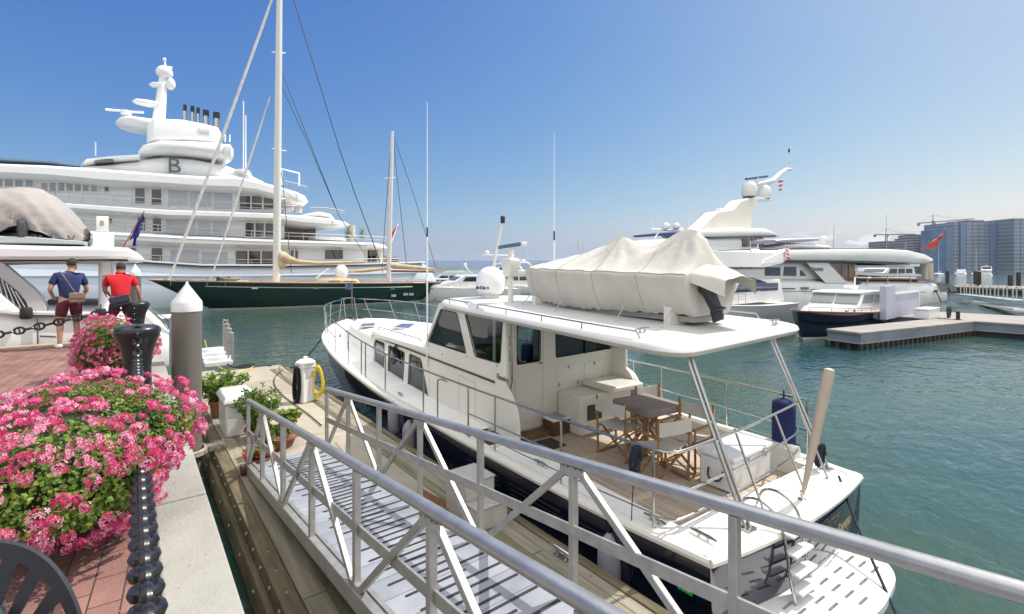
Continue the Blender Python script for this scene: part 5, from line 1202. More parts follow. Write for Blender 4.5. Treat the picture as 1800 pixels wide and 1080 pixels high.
# upper works (centre line)
YC=60.
def SC(name,pts,depth,mt=None,parent=None,e=3,Yc=YC): return SL(name,pts,Yc-depth/2,depth,mt or MWH,parent or mg,e=e)
SL('upper_superstructure',[(135,288,293,.7),(180,284,303,.95),(230,277,312),(262,270,318),(290,266,318),(340,270,320),(404,285,322),(440,300,322,.9),(470,313,326,.7)],YN+1.2,10,MWH,mg,e=2.6)
SC('wing_plate',[(138,278,282,.4),(150,273,284,.8),(200,271,282),(245,269,279)],9,e=3)
SC('wing_slots',[(165,282.5,284),(200,281.5,283.5)],8.6,mat('slot_grey',(.2,.2,.2),.4),e=8)
SC('crows_dish',[(243,256,262,.5),(252,249,268,.85),(283,243,268),(330,244,270),(389,247,276),(402,251,279,.9),(412,262,273,.6)],9.5,e=4.5)
SC('radar_lobe',[(390,250,262,.5),(396,248,277,.9),(406,249,280,1),(413,256,276,.7)],5,Yc=57.5)
SC('funnel_casing',[(259,214,249,.8),(270,206,247),(321,208.5,246),(360,216,248),(384,222,248,.95),(391,228,247,.7)],6.5,e=9)
SC('casing_door',[(350,221,240),(368,223,241)],6.7,mat('casing_grey',(.60,.62,.65),.4),e=6)
SC('forward_blade',[(202,204,207,.3),(212,199.5,212,.8),(230,199,217),(262,203.5,223),(300,208.5,222),(324,212,217,.8)],5,e=2.6)
SC('mast_arm',[(233,174,177,.4),(240,171.5,181,.9),(262,174,186),(280,178,187)],1.1,e=2.4)
SC('mast_arm',[(262,145,147,.4),(268,142.5,151,.9),(284,142,153)],1.0,e=2.4)
def TUB(name,pts,rad,mt=MWH,par=None,Y=YC,n=14):
    return M().tube([aty(x,y,Y) for x,y in pts],rad,n).build(name,mt,par or mg,world=True,smooth=60)
TUB('mast_trunk',[(279,210),(283,178),(286,145),(288,130)],[.56,.46,.38,.34])
c=aty(289,128,YC); M().ell(c,(.74,.74,.66),20,12).build('mast_dome',MWH,mg,world=True,smooth=80)
c=aty(300,148,YC); M().ell(c,(.42,.5,.62),16,10).build('mast_dome',MWH,mg,world=True,smooth=80)
TUB('mast_top',[(291,124),(290,113),(290,104)],[.16,.09,.07]); c=aty(289,105,YC); M().ell(c,(.18,.18,.18),12,8).build('mast_ball',MWH,mg,world=True)
TUB('mast_yard',[(283,117),(303,120)],.13); TUB('radar_bar',[(185,193),(226,196.5),(253,198)],.12); TUB('radar_pedestal',[(222,203),(222,195)],.45)
for x0,x1,yt,yb in ((321,329,184,210),(334,342.5,186,212),(344.5,352,189,214),(355.5,368.5,193,218),(373.5,388,197,223)):
    d=aty(x0,yt,YC-.8); e_=aty(x1,yt,YC-.8); r_=(e_-d).x*.40; cx=(d.x+e_.x)/2; zb_=aty(x0,yb+3,YC-.8).z; h_=d.z-zb_
    m=M().lathe([(r_,0),(r_,h_*.62)],(cx,YC-.8,zb_),18,cap=False); fo=m.build('funnel',STEEL,mg,world=True)
    M().lathe([(r_*1.04,h_*.62),(r_*1.06,h_*.7),(r_*1.04,h_),(r_*.8,h_),(r_*.8,h_*.8)],(cx,YC-.8,zb_),18,cap=False).build('funnel_tip',BLACK,fo,world=True)
for x,y0,y1 in ((428,178,298),(432,203,298),(168,250,274),(396,236,250),(404,237,250)): TUB('whip_antenna',[(x,y1),(x,y0)],.06)
TUB('aft_frame',[(496,325),(495,297),(526,305),(526,327)],.10); SC('aft_pod',[(417,294,297,.4),(424,294,302,.9),(440,297,307,.9),(447,303,307,.4)],4,e=2.4,Yc=57)
c=aty(306,292.5,YN+.75); text('emblem','B',2.0,face_mx(c,(1,0,0),(0,.10,1)),mat('grey_emblem',(.10,.11,.12),.3,metal=.3),mg,.06,world=True)
c=aty(302,301.5,YN+.9); M().prism([aty(293,303,YN+.55),aty(312,303.5,YN+.55),aty(316,300.5,YN+.55),aty(302,301,YN+.55)],(0,.2,0)).build('emblem_stroke',MAT['grey_emblem'],mg,world=True)
for x in (610,636): # potted greenery on the aft deck
    c=aty(x,412,YN+1.5); m=M(); rnd=random.Random(x)
    for i in range(120): leafpoly(m,c+Vector((rnd.gauss(0,.16),rnd.gauss(0,.16),rnd.gauss(0,.4))),Vector((rnd.gauss(0,1),rnd.gauss(0,1),1)),.22,rnd,.4)
    o=m.build('deck_plant',LEAF,mg,world=True,smooth=0); o['kind']='stuff'
for x,y in ((190,283),): pass
SL('tinted_windscreen',[(-420,236,258),(0,276,283),(90,281,287),(138,286,290,.7)],YN+2,9,mat('blue_windscreen',(.13,.19,.27),.15),mg,e=4)
fg=thing('red_ensign','small red ensign furled on its staff at the superyacht stern','flag',tuple(aty(682,437,YN+6)))
M().tube([aty(683,440,YN+6),aty(700,394,YN+6)],.07,6).build('staff',MWH,fg,world=True); M().prism([aty(699,396,YN+6),aty(701,400,YN+6),aty(688,420,YN+6),aty(684,424,YN+6),aty(686,413,YN+6)],(0,.1,0)).build('cloth',mat('red_flag',(.45,.04,.04),.8),fg,world=True)
# ================= GREEN KETCH =================
YK=49.6
kt=thing('sailing_ketch','long dark green two-masted sailing yacht moored in front of the superyacht','sailboat',(27.6,YK,ZW),rz=pi)
X0=aty(262,500,YK).x; LK=27.6-X0
TEAKF=mat('far_teak',(.48,.37,.24),.7,var=.15,scale=2)
zs=lambda t: .02+.62*t**2.0-ZW+.0
hull(kt,LK,5.2,zs,0,GREEN,TEAKF,bowrake=.17,sternrake=2.6,plan=lambda t:2.6*(max(0,1-((abs(t-.45))/.57)**2.3))**.6 if t>.45 else 2.6*(.45+.55*sin(pi/2*min(1,(t+.02)/.45))),n=40,wlr=.72,mboot=mat('cream_boot_stripe',(.62,.60,.52),.4),xf=None,rub=(VARN,.07),flare=.5)
mk=M()
for t0,t1 in ((.15,.88),):
    pts=[]
    for i in range(25):
        t=lerp(t0,t1,i/24); b=(2.6*(max(0,1-((abs(t-.45))/.57)**2.3))**.6 if t>.45 else 2.6*(.45+.55*sin(pi/2*min(1,(t+.02)/.45)))); pts.append((LK*t-.17*LK*.2*max(0,(t-.55)/.45)**1.5,b*.955*(1+.03*sin(pi*.8))+.03,zs(t)-.42))
    mk.tube(pts,.035,4)
mk.build('cove_line',mat('pale_cove_line',(.55,.57,.55),.4),kt)
def KT(name,pts,rad,mt=MWH,Y=YK,n=12,par=None): return M().tube([aty(x,y,Y) for x,y in pts],rad,n).build(name,mt,par or kt,world=True)
SPAR=mat('mast_paint',(.70,.68,.64),.35)
mm_=KT('main_mast',[(486,503),(487,400),(489,200),(491,0),(492,-160)],[.34,.34,.31,.27,.2],SPAR); KT('mizzen_mast',[(683,500),(685,400),(688,300),(690,231)],[.25,.24,.21,.14],SPAR)
KT('spreader',[(676,314),(694,313)],.06); KT('spreader',[(478,262),(503,266)],.07,Y=YK-.1); KT('spreader',[(483,352),(502,350)],.08); KT('spreader',[(478,92),(502,94)],.07)
KT('furled_headsail',[(297,494),(330,404),(381,268),(478,0),(530,-145)],[.08,.12,.125,.11,.07],mat('furled_sailcloth',(.62,.60,.56),.8,var=.15,scale=2)); KT('furled_staysail',[(371,490),(410,370),(475,170)],[.06,.09,.06],MAT['furled_sailcloth'])
WIRE=mat('rigging_wire',(.06,.065,.08),.5)
for pts in ([(510,-20),(596,260),(623,338),(652,415),(668,462)],[(492,120),(560,290),(596,380),(640,445)],[(494,150),(545,260),(590,366)],[(690,235),(728,345),(751,421),(766,470)],[(690,232),(700,330),(715,470)],[(487,250),(497,320),(512,480)],[(688,250),(676,400),(672,480)]): KT('stay',pts,.035 if pts[0][0]!=510 else .05,WIRE,n=4)
BEI=mat('tan_sail_cover',(.47,.38,.25),.85,var=.12,scale=1.5,bump=.3,bscale=4)
KT('main_sail_cover',[(489,444),(494,452),(506,457),(524,461),(560,463),(600,462),(641,461)],[.3,.6,.46,.24,.18,.16,.11],BEI); KT('boom_bag',[(490,468),(497,462)],[.4,.5],BEI)
KT('mizzen_sail_cover',[(685,466),(692,468),(720,470),(745,472),(766,474)],[.24,.32,.26,.2,.08],BEI); KT('awning',[(612,478),(640,476),(681,472)],[.1,.2,.14],BEI); KT('mizzen_boom',[(686,477),(764,478)],.12,VARN)
SL('doghouse',[(561,500,505,.5),(572,490,505,.9),(606,488,505),(632,491,505,.95),(641,501,505,.6)],YK-1.6,3.2,BEI,kt,e=3)
MWIN(578,598,493.5,500,YK-1.62,mat('tan_glass',(.20,.15,.09),.2),par=kt,frame=False); MWIN(604,626,494,500.5,YK-1.62,MAT['tan_glass'],par=kt,frame=False)
SL('cockpit_coaming',[(636,496,505),(700,496,506)],YK-1.6,3.2,VARN,kt,e=5); SL('low_coachroof',[(470,501,506,.8),(562,500,506)],YK-1.3,2.6,mat('coachroof_cream',(.62,.58,.50),.5),kt,e=5); SL('deck_locker',[(414,493,501,.8),(438,494,503,.9)],YK-.8,1.6,BEI,kt,e=4)
c=aty(600,484,YK); M().lathe([(.45,-.3),(.62,0),(.62,.6),(.35,1.0),(0,1.08)],c,18,cap=False).build('radome',MWH,kt,world=True,smooth=60)
c=aty(640,499,YK)
for x in (383,402): M().box(aty(x,494,YK-.5),(.25,.3,.8)).build('deck_vent',BLACK,kt,world=True)
M().lathe([(.1,0),(.6,.1),(.85,.5),(.8,.6)],aty(404,500,YK),14).build('deck_winch',mat('winch_grey',(.2,.2,.2),.5),kt,world=True)
for x in (312,): M().ell(aty(x,496,YK),(.5,.5,.2),12,8).build('hatch_cover',BLACK,kt,world=True)
L=[]
for i in range(15): px=300+i*32; L.append(aty(px,502.5 if px<520 else 503.5,YK-2.0))
railing(kt,[MW[kt.name].inverted()@p for p in L],.75,.025,mt=STEEL)
for x in (448,556,690,757): M().box(aty(x,507 if x<600 else 508,YK-2.66),(.5,.05,.12)).build('hull_fairlead',STEEL,kt,world=True)
for x in (692,713,723): M().box(aty(x,520 if x<700 else 517.5,YK-2.60),(.5,.12,.25)).build('portlight',mat('port_pale',(.35,.38,.36),.2),kt,world=True)
M().tube([aty(555,490,YK-1),aty(578,472,YK-1)],.06,6).build('spinnaker_pole',MWH,kt,world=True)
# blue flag on its staff between the ketch and the navy yacht
fg=thing('blue_flag','small blue and white flag on a thin staff over the green hull','flag',tuple(atd(618,550,26)))
M().tube([atd(618.5,545,26),atd(618.5,495,26)],.035,6).build('staff',mat('brown_staff',(.25,.15,.08),.6),fg,world=True)
m=M().rings([[atd(618-11*k/4,499+y+1.5*sin(k*1.3)+k*.5,26+.05*sin(k*2)) for k in range(5)] for y in (0,4,9)],closed=False,cap=False); m.build('cloth',mat('blue_flag_cloth',(.02,.07,.36),.8,col2=(.30,.36,.5),scale=3),fg,world=True)
# ================= WHITE YACHT AT THE PROMENADE END =================
ly=thing('flybridge_yacht','white yacht with a thick overhanging hardtop berthed at the end of the promenade','yacht',(.9,16.7,ZW),rz=pi)
YL=14.15
SL('hull',[(-260,520,760,.9),(-100,538,720),(30,553,690),(100,554,680),(200,556,670),(245,566,662),(262,574,658),(282,583,656,.97),(298,588,654,.93)],YL,4.9,WHITE,ly,e=9)
SL('gunwale',[(-260,515,522),(-100,532,539),(30,547.5,554.5),(100,549,555.5),(200,552,557.5)],YL-.05,5.0,WHITE,ly,e=9)
SL('hardtop',[(-300,416,470),(0,427,461),(100,430,460),(184,431,459),(225,433,459.5,.98),(243,443,460,.93),(254,453,459,.85)],YL+.1,4.6,WHITE,ly,e=4)
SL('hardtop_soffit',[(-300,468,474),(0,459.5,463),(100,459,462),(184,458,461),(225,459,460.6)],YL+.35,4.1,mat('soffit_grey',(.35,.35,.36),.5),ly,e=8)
M().tube([aty(184,560,YL+1.3),aty(184,458,YL+1.3)],.118,18).build('hardtop_pillar',WHITE,ly,world=True); M().tube([aty(196,552,YL+2),aty(196,458,YL+2)],.05,12).build('hardtop_pillar',CREAM,ly,world=True)
# sweeping side moulding with stair void
ymo=YL+.25
mo=[(-60,452),(4,462),(20,475),(44,495),(62,510),(74,524),(81,540),(83,556),(56,556),(45,530),(30,512),(0,489),(-60,455)]
M().prism([aty(x,y,ymo) for x,y in mo],(0,.35,0)).build('side_moulding',mat('moulding_grey',(.42,.42,.42),.4),ly,world=True,smooth=0,bevel=.02)
M().prism([aty(x,y,ymo+.5) for x,y in ((-60,470),(0,480),(30,512),(45,530),(52,556),(-60,556))],(0,.1,0)).build('side_glazing',mat('smoke_glazing',(.08,.085,.09),.25,var=.3,scale=2),ly,world=True,smooth=0)
M().prism([aty(x,y,ymo-.06) for x,y in ((-80,500),(-30,505),(0,516),(20,533),(34,545),(40,556),(-80,556))],(0,.3,0)).build('quarter_wing',WHITE,ly,world=True,smooth=0,bevel=.04)
m=M()
for k in range(5): m.tube([aty(-5+k*8,484+k*7,ymo-.02),aty(14+k*10,556,ymo-.02)],.012,5)
m.build('stair_rails',STEEL,ly,world=True)
M().tube([aty(0,545,YL),aty(30,544,YL),aty(62,544,YL),aty(63,556,YL)],.012,6).build('gunwale_rail',STEEL,ly,world=True)
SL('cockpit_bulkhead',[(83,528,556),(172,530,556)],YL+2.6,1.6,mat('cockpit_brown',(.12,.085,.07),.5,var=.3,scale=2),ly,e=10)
SL('stern_stair',[(236,538,575,.6),(255,545,580,.9),(275,560,590,.95),(298,580,592,.9)],YL+.2,1.6,WHITE,ly,e=4)
m=M()
for k in range(3): m.tube([aty(252+k*4,536+k*3,YL+.1),aty(272+k*6,548+k*8,YL+.1),aty(296,562+k*9,YL+.1)],.014,6)
m.build('stern_rail',STEEL,ly,world=True)
M().prism([aty(x,y,YL-.04) for x,y in ((64,553),(66,553),(68,612),(65,612))],(0,.03,0)).prism([aty(x,y,YL-.04) for x,y in ((70,590),(98,591),(98,594),(70,593))],(0,.02,0)).build('hull_door_seam',mat('seam_dark',(.12,.13,.15),.6),ly,world=True,smooth=0)
M().bx(-.1,.1,0,.1,0,.1)
for x,y0,y1,lb in ((46,541,562,'left black cylindrical fender hung on the white hull behind the chain'),(177,543,558,'black fender on the white hull between the two standing men')):
    c=aty(x,y1,YL-.14); z0=aty(x,y0,YL-.14).z; f_=thing('fender',lb,'fender',tuple(c),group='black fenders on the white hull'); M().lathe([(0,0),(.08,.01),(.10,.04),(.10,z0-c.z-.04),(.08,z0-c.z),(0,z0-c.z+.01)],(0,0,0),16,cap=False).build('fender_body',RUBBER,f_); M().tube([(0,0,z0-c.z),(0,.02,z0-c.z+.1)],.01,5).build('lanyard',ROPEB,f_)
SL('mast_foot',[(163,407,436),(199,408,436)],YL+1.4,1.0,WHITE,ly,e=8); SL('mast_box',[(169.5,380,409),(190,380,409)],YL+1.5,.6,WHITE,ly,e=8); M().box(aty(179,393,YL+1.48),(.07,.02,.12)).build('crest',mat('gilt',(.45,.32,.15),.4,metal=.4),ly,world=True)
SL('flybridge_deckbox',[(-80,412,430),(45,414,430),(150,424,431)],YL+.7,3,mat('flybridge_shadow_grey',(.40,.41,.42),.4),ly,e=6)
# grey covered tender on its roof
gt=thing('covered_tender','tender under a loose grey cover on top of the white yacht hardtop','tender',tuple(aty(60,428,YL+2)))
GCV=mat('grey_cover_cloth',(.33,.305,.29),.85,var=.08,scale=3,bump=.3,bscale=8)
st=[(-150,388,400,.3),(-110,352,404,.8),(-60,326,404,1),(-10,319,401,1),(14,317.5,390,1),(40,318,387,1),(62,322,398,1),(85,335,405,.95),(108,352,410,.85),(128,374,414,.66),(144,393,411,.42),(151,402,407,.2)]
rs=[]; 
for i in range(len(st)*4-3):
    j=min(i//4,len(st)-2); f=(i-4*j)/4; q=[lerp(st[j][k],st[j+1][k],f) for k in range(4)]; a=aty(q[0],q[1],YL+.8); b=aty(q[0],q[2],YL+.8); ring=[]
    for k in range(25):
        an=-.25+ (pi+.5)*k/24; fold=.03*sin(k*1.9+i*.8)*(1-sin(max(0,min(pi,an)))*.6); ring.append(Vector((a.x+fold*.5,YL+2.1-1.3*q[3]*cos(an)*(1+fold),lerp(b.z,a.z,max(0,sin(an))**.8 if sin(an)>0 else 0)+(fold*.6)-(.12 if k in (0,24) else 0))))
    rs.append(ring)
M().rings(rs,closed=False,cap=False).build('cover',GCV,gt,world=True,smooth=80)
SL('tender_hull',[(-100,396,416,.6),(0,400,421,.8),(30,402,424,.85),(80,404,422,.8),(128,407,414,.5)],YL+1.0,2.2,BLACK,gt,e=3)
SL('outboard',[(28,386,424,.7),(33,384,428,1),(42,386,427,1),(47,392,420,.6)],YL+.7,.45,mat('outboard_dark',(.05,.052,.06),.3,var=.6,scale=6),gt,e=4)
for x in (60,92,120): M().tube([aty(x,414,YL+.9),aty(x+8,429,YL+.9)],.035,6).tube([aty(x+12,414,YL+.9),aty(x,429,YL+.9)],.025,6).build('cradle_leg',mat('cradle_grey',(.2,.2,.21),.4,metal=.5),gt,world=True)
fg=thing('blue_ensign','dark blue ensign with a striped corner hanging from a slanted staff','flag',tuple(aty(217,433,YL+1.4)))
M().tube([aty(216,436,YL+1.4),aty(253.5,372,YL+1.4)],.016,6).build('staff',VARN,fg,world=True)
m=M(); rs=[]
for k in range(9):
    f=k/8; p=aty(lerp(252,222,f),lerp(375,431,f),YL+1.4); q=aty(lerp(253,238,f)+2*sin(k*1.7),lerp(380,433,f),YL+1.4); rs.append([p,p.lerp(q,.35)+Vector((0,-.05*sin(k*1.2)-.02,0)),p.lerp(q,.7)+Vector((0,.05*sin(k+1),0)),q])
m.rings(rs,closed=False,cap=False); m.build('cloth',mat('ensign_blue',(.015,.02,.15),.85,var=.3,scale=8),fg,world=True)
m=M()
for k in range(4): m.prism([aty(224+k*3,424-k*1.5,YL+1.32),aty(226+k*3,424-k*1.5,YL+1.32),aty(223+k*3,432,YL+1.32),aty(221+k*3,432,YL+1.32)],(0,.01,0))
m.build('canton_stripes',mat('canton_pale',(.55,.40,.42),.8),fg,world=True)
# ================= GENERIC BOATS =================
def PLm(mx,yl,px,py):
    iv=mx.inverted(); r=ray(px,py); o=iv@Vector((0,0,CZ)); d=iv.to_3x3()@r; k=(yl-o.y)/d.y; return o+d*k
def motorboat(name,label,cat,x,y,rz,L,B,H,hm=WHITE,cab=None,fly=None,arch=True,win=GLASS,rail=True,fb=1.0,group=None,boot=None,nwin=3):
    """x,y = stern centre; local x towards the bow. cab: list of (polygon in (x/L, z/H), half width share)"""
    t=thing(name,label,cat,(x,y,ZW),rz=rz,group=group)
    zs=lambda q: fb*(.82+.38*q**1.8)
    h,d,sc_=hull(t,L,B,zs,0,hm,DECKW,bowrake=.11,n=20,mboot=boot,rub=(WHITE,.035*L/12),zk=-.4)
    cab=cab or [(.16,.66)]
    z0=fb*.95; W_=B*.36
    prof=[(.10,z0),(.12,z0+.5*H),(.14,z0+H),(.50,z0+H*1.02),(.585,z0+H*.55),(.80,z0+.18*H),(.86,z0)]
    m=M()
    for sg in (0,): m.rings([[Vector((a*L,W_*k,z)) for a,z in [(pa,pz) for pa,pz in prof]] for k in (-1,1)]); 
    c=m.build('deckhouse',WHITE,t,bevel=.05*H)
    xs=[.17,.28,.39,.505]; 
    for i in range(nwin):
        a0=lerp(.16,.50,i/nwin)+.008; a1=lerp(.16,.50,(i+1)/nwin)-.008; zb_=z0+.50*H; zt=z0+.84*H; sk=.03 if i==nwin-1 else 0
        for sg in (1,-1): M().prism([(a0*L,sg*(W_+.004),zb_),((a1+sk)*L,sg*(W_+.004),zb_),(a1*L,sg*(W_+.004),zt),(a0*L,sg*(W_+.004),zt)],(0,sg*.02,0)).build('window',win,t,smooth=0)
    M().prism([(.512*L,-W_*.88,z0+.92*H),(.512*L,W_*.88,z0+.92*H),(.578*L,W_*.88,z0+.60*H),(.578*L,-W_*.88,z0+.60*H)],(.03,0,.02)).build('windscreen',win,t,smooth=0)
    if fly:
        m=M().rings([[Vector((a*L,W_*k,z)) for a,z in ((.06,z0+H*1.0),(.05,z0+H*1.12),(.10,z0+H*1.36),(.40,z0+H*1.40),(.47,z0+H*1.2),(.49,z0+H*1.04))] for k in (-1.02,1.02)]); m.build('flybridge',WHITE,t,bevel=.04)
        M().prism([(.40*L,-W_*.8,z0+H*1.40),(.40*L,W_*.8,z0+H*1.40),(.36*L,W_*.8,z0+H*1.62),(.36*L,-W_*.8,z0+H*1.62)],(.02,0,0)).build('fly_windscreen',win,t,smooth=0)
    if arch:
        zt=z0+H*(2.0 if fly else 1.5); zb_=z0+H*(1.3 if fly else 1.0)
        m=M().tube(smooth_line([(.10*L,-W_*.95,zb_),(.16*L,-W_*.9,zt),(.16*L,0,zt+.1),(.16*L,W_*.9,zt),(.10*L,W_*.95,zb_)],4),.07*H,8); ar=m.build('radar_arch',WHITE,t)
        M().lathe([(.2,0),(.28,.06),(.28,.26),(.15,.4),(0,.42)],(.16*L,0,zt+.12),14,cap=False).build('radome',WHITE,ar); M().tube([(.15*L,.5,zt),(.13*L,.5,zt+1.8)],.02,5).build('antenna',WHITE,ar)
    if rail:
        pts=[]
        for i in range(10):
            q=lerp(.5,.985,i/9); row=sc_[min(20,int(q*20))]; p=row[0]; pts.append(Vector((p.x,p.y*.93,p.z)))
        railing(t,pts,.65,.016); railing(t,[Vector((p.x,-p.y,p.z)) for p in pts],.65,.016)
    return t
# right-hand white cruiser, its stern at the right
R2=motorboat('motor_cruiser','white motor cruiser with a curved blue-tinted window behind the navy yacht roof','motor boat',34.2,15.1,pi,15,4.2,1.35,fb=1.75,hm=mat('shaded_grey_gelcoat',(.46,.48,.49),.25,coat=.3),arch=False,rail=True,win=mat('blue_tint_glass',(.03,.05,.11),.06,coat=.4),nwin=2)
mx=MW[R2.name]
def R2P(name,px,mt,y0,dep,par=R2,bevel=.03):
    A=[PLm(mx,y0,x,y) for x,y in px]; return M().prism(A,(0,-dep,0)).build(name,mt,par,smooth=0,bevel=bevel)
R2P('hardtop',[(1240,440),(1370,445),(1384,455),(1376,463),(1345,470),(1240,470)],WHITE,1.9,3.8); R2P('hardtop_wing',[(1345,456),(1380,441),(1388,437),(1385,450),(1372,462),(1340,464)],WHITE,1.95,.4)
R2P('side_window',[(1306,487),(1325,489),(1347,496),(1353,509),(1314,513)],MAT['blue_tint_glass'],1.56,.03,bevel=0)
R2P('sun_cover',[(1278,458),(1296,456),(1320,459),(1345,463),(1345,474),(1278,474)],mat('mauve_cover',(.30,.27,.30),.8,var=.3,scale=2),1.2,2.4)
c=PLm(mx,0,1329,450); M().lathe([(.3,-.5),(.35,-.1),(.35,.2),(.2,.42),(0,.45)],c,16,cap=False).build('radome',WHITE,R2,smooth=60)
fg=thing('striped_flag','small red and white striped flag standing on the white cruiser','flag',tuple(aty(1383,452,13.0)))
M().tube([aty(1382,455,13.0),aty(1381,430,13.0)],.02,6).build('staff',WHITE,fg,world=True)
mf=M(); FRD=mat('flag_red',(.5,.03,.05),.8); FWH=mat('flag_white',(.7,.7,.7),.8)
for k in range(7):
    mf.cur=k%2; mf.prism([aty(1381+.2*k,432+k*3.1,13.0),aty(1384.5+.7*k,435.1+k*3.1,13.0),aty(1385+.7*k,438.3+k*3.1,13.02),aty(1381+.2*k,435.1+k*3.1,13.0)],(0,.04,0))
mf.build('cloth',[FRD,FWH],fg,world=True,smooth=0)
# big white yacht with varnished rail, stern to the right
rzr=pi-R(9.3); dirx=Vector((cos(rzr),sin(rzr),0)); P2=Vector((67.5,12.3,0)); nrm=Vector((sin(rzr)*-1,cos(rzr),0))
R1=thing('flybridge_yacht','long low white yacht with a varnished wood rail and red ensign at the stern','yacht',tuple(P2-nrm*3.6+Vector((0,0,ZW))),rz=rzr)
mx1=MW[R1.name]
def LP(px,py,yl=3.6): return PLm(mx1,yl,px,py)
def LS(name,pts,mt,yl=3.6,hw=None,e=6,par=None):
    st=[]
    for q in pts:
        a=LP(q[0],q[1],yl); b=LP(q[0],q[2],yl); f=q[3] if len(q)>3 else 1; st.append((a.x,0,(hw or yl)*f,min(b.z,a.z-.02),a.z))
    m=M(); slab(m,st,e=e); return m.build(name,mt,par or R1,smooth=50)
YH=mat('yacht_warm_white',(.74,.73,.71),.28,var=.03,scale=.5,coat=.3)
LS('hull',[(1250,492,585,.35),(1300,492,578,.7),(1360,492,572),(1420,492,566),(1500,493,558),(1580,493,550),(1630,494,544,.97),(1655,497,540,.9),(1672,502,537,.82),(1686,514,530,.72)],YH,e=7)
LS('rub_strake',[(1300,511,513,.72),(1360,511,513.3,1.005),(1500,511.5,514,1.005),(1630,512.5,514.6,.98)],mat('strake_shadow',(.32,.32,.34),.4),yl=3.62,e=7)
LS('deckhouse',[(1290,458,494,.8),(1340,458,494),(1420,458,494),(1470,460,494),(1508,462,494)],YH,yl=3.0,hw=3.0,e=8)
LS('flybridge_band',[(1240,443,460,.7),(1300,440,460),(1380,438.5,459.5),(1480,437.5,460.5),(1560,437,463),(1600,439,464.5),(1630,446,465,.97),(1648,454,461,.9)],YH,yl=3.7,hw=3.7,e=9)
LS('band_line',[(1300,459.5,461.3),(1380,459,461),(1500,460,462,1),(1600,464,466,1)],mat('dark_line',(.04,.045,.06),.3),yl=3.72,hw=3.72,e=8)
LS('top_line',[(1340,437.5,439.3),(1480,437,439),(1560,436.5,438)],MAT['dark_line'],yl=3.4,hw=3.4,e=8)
LS('flybridge_cover',[(1372,436,440,.4),(1388,428,440,.9),(1410,426,440),(1440,429,440),(1462,430,440,.9),(1480,436,440,.5)],mat('white_cover_cloth',(.66,.66,.66),.85,var=.05,scale=1,bump=.4,bscale=2),yl=1.5,hw=1.5,e=3)
LS('flybridge_hardtop',[(1370,421,427,.8),(1385,419,427),(1440,418.5,424)],mat('hardtop_grey',(.45,.45,.46),.4),yl=1.5,hw=1.5,e=5)
c=LP(1447,424,0); M().lathe([(.35,-.3),(.4,0),(.38,.25),(.2,.45),(0,.48)],c,16,cap=False).build('radome',YH,R1,smooth=60)
def L1(name,px,mt,yl,par=None,dep=.05): return M().prism([LP(x,y,yl) for x,y in px],(0,-dep,0)).build(name,mt,par or R1,smooth=0)
L1('window',[(1379,469),(1400,469),(1400,485.5),(1377,485)],GLASS,3.03); L1('window',[(1407,475),(1411,477),(1418,485.5),(1407,485.5)],GLASS,3.03)
L1('window',[(1345,470),(1372,470),(1372,485),(1345,485)],GLASS,3.03)
L1('aft_glazing',[(1453,466),(1503,466),(1503,497),(1488,497)],mat('warm_glazing',(.20,.15,.115),.15,var=.5,scale=1.5),3.03)
for x in (1480,1492): L1('glazing_post',[(x,466),(x+2,466),(x+2,497),(x,497)],VARN,3.08)
L1('side_fashion_plate',[(1418,462),(1455,462),(1490,498),(1452,498)],YH,3.5)
LS('aft_canopy',[(1506,466,470),(1560,466,470),(1600,467,471)],YH,yl=3.3,hw=3.2,e=6); LS('aft_canopy_lower',[(1508,476,485,.98),(1560,480,488),(1622,482,487)],YH,yl=3.3,hw=3.2,e=6)
LS('varnished_rail',[(1507,488.5,491.5),(1570,489,492),(1622,490,492.6,.98),(1650,492,495,.92)],VARN,yl=3.62,hw=3.62,e=8)
LS('aft_deck_furniture',[(1510,489,498),(1618,490,497)],mat('deck_furniture',(.20,.13,.09),.6,var=.6,scale=1.5),yl=2.9,hw=2.6,e=6)
for x in (1626,1635): M().tube([LP(x,492,2.8),LP(x,463,2.8)],.28,10).build('canopy_pillar',mat('pillar_beige',(.55,.50,.43),.5),R1)
for x0,x1,y in ((1359,1398,506.5),(1427,1445,508.5),(1477,1497,509.5)): L1('hull_window',[(x0,y),(x1,y+.3),(x1,y+2),(x0,y+1.7)],GLASS,3.66)
for x in (1364,1412,1419): L1('port_light',[(x-3,505),(x+3,505),(x+3,509),(x-3,509)],mat('port_grey',(.15,.15,.15),.3),3.67)
L1('stern_window',[(1645,497),(1660,497),(1668,513),(1655,514)],mat('stern_glass',(.10,.11,.11),.2),3.45); L1('stern_window',[(1664,498),(1676,501),(1684,512),(1672,513)],MAT['stern_glass'],3.2)
text('name_lettering','Amante',.55,Matrix.Translation(LP(1437,473,3.55))@Matrix.Rotation(pi,4,'Z')@Matrix.Rotation(pi/2,4,'X'),mat('grey_script',(.25,.25,.27),.5),R1,.02)
for x in (1525,1560,1600): M().tube([LP(x,500,3.6),LP(x,484,3.6)],.05,6).build('awning_pole',STEEL,R1)
fg=thing('red_ensign','large red ensign flying from a slanted staff over the long white yacht','flag',tuple(mx1@LP(1637,452,0)))
M().tube([mx1@LP(1637,452,0),mx1@LP(1663,398,0)],.07,6).build('staff',VARN,fg,world=True)
m=M(); rs=[]
for k in range(8): f=k/7; rs.append([mx1@(LP(lerp(1659,1646,f)-j*lerp(1,7.5,f)*1.0,lerp(408,435,f)+j*lerp(1.5,1.2,f)+1.5*sin(k*.9+j),0)+Vector((0,.15*sin(k*1.3+j*1.7),0))) for j in range(5)])
m.rings(rs,closed=False,cap=False).build('cloth',mat('ensign_red',(.50,.05,.035),.8,col2=(.62,.12,.07),scale=1),fg,world=True)
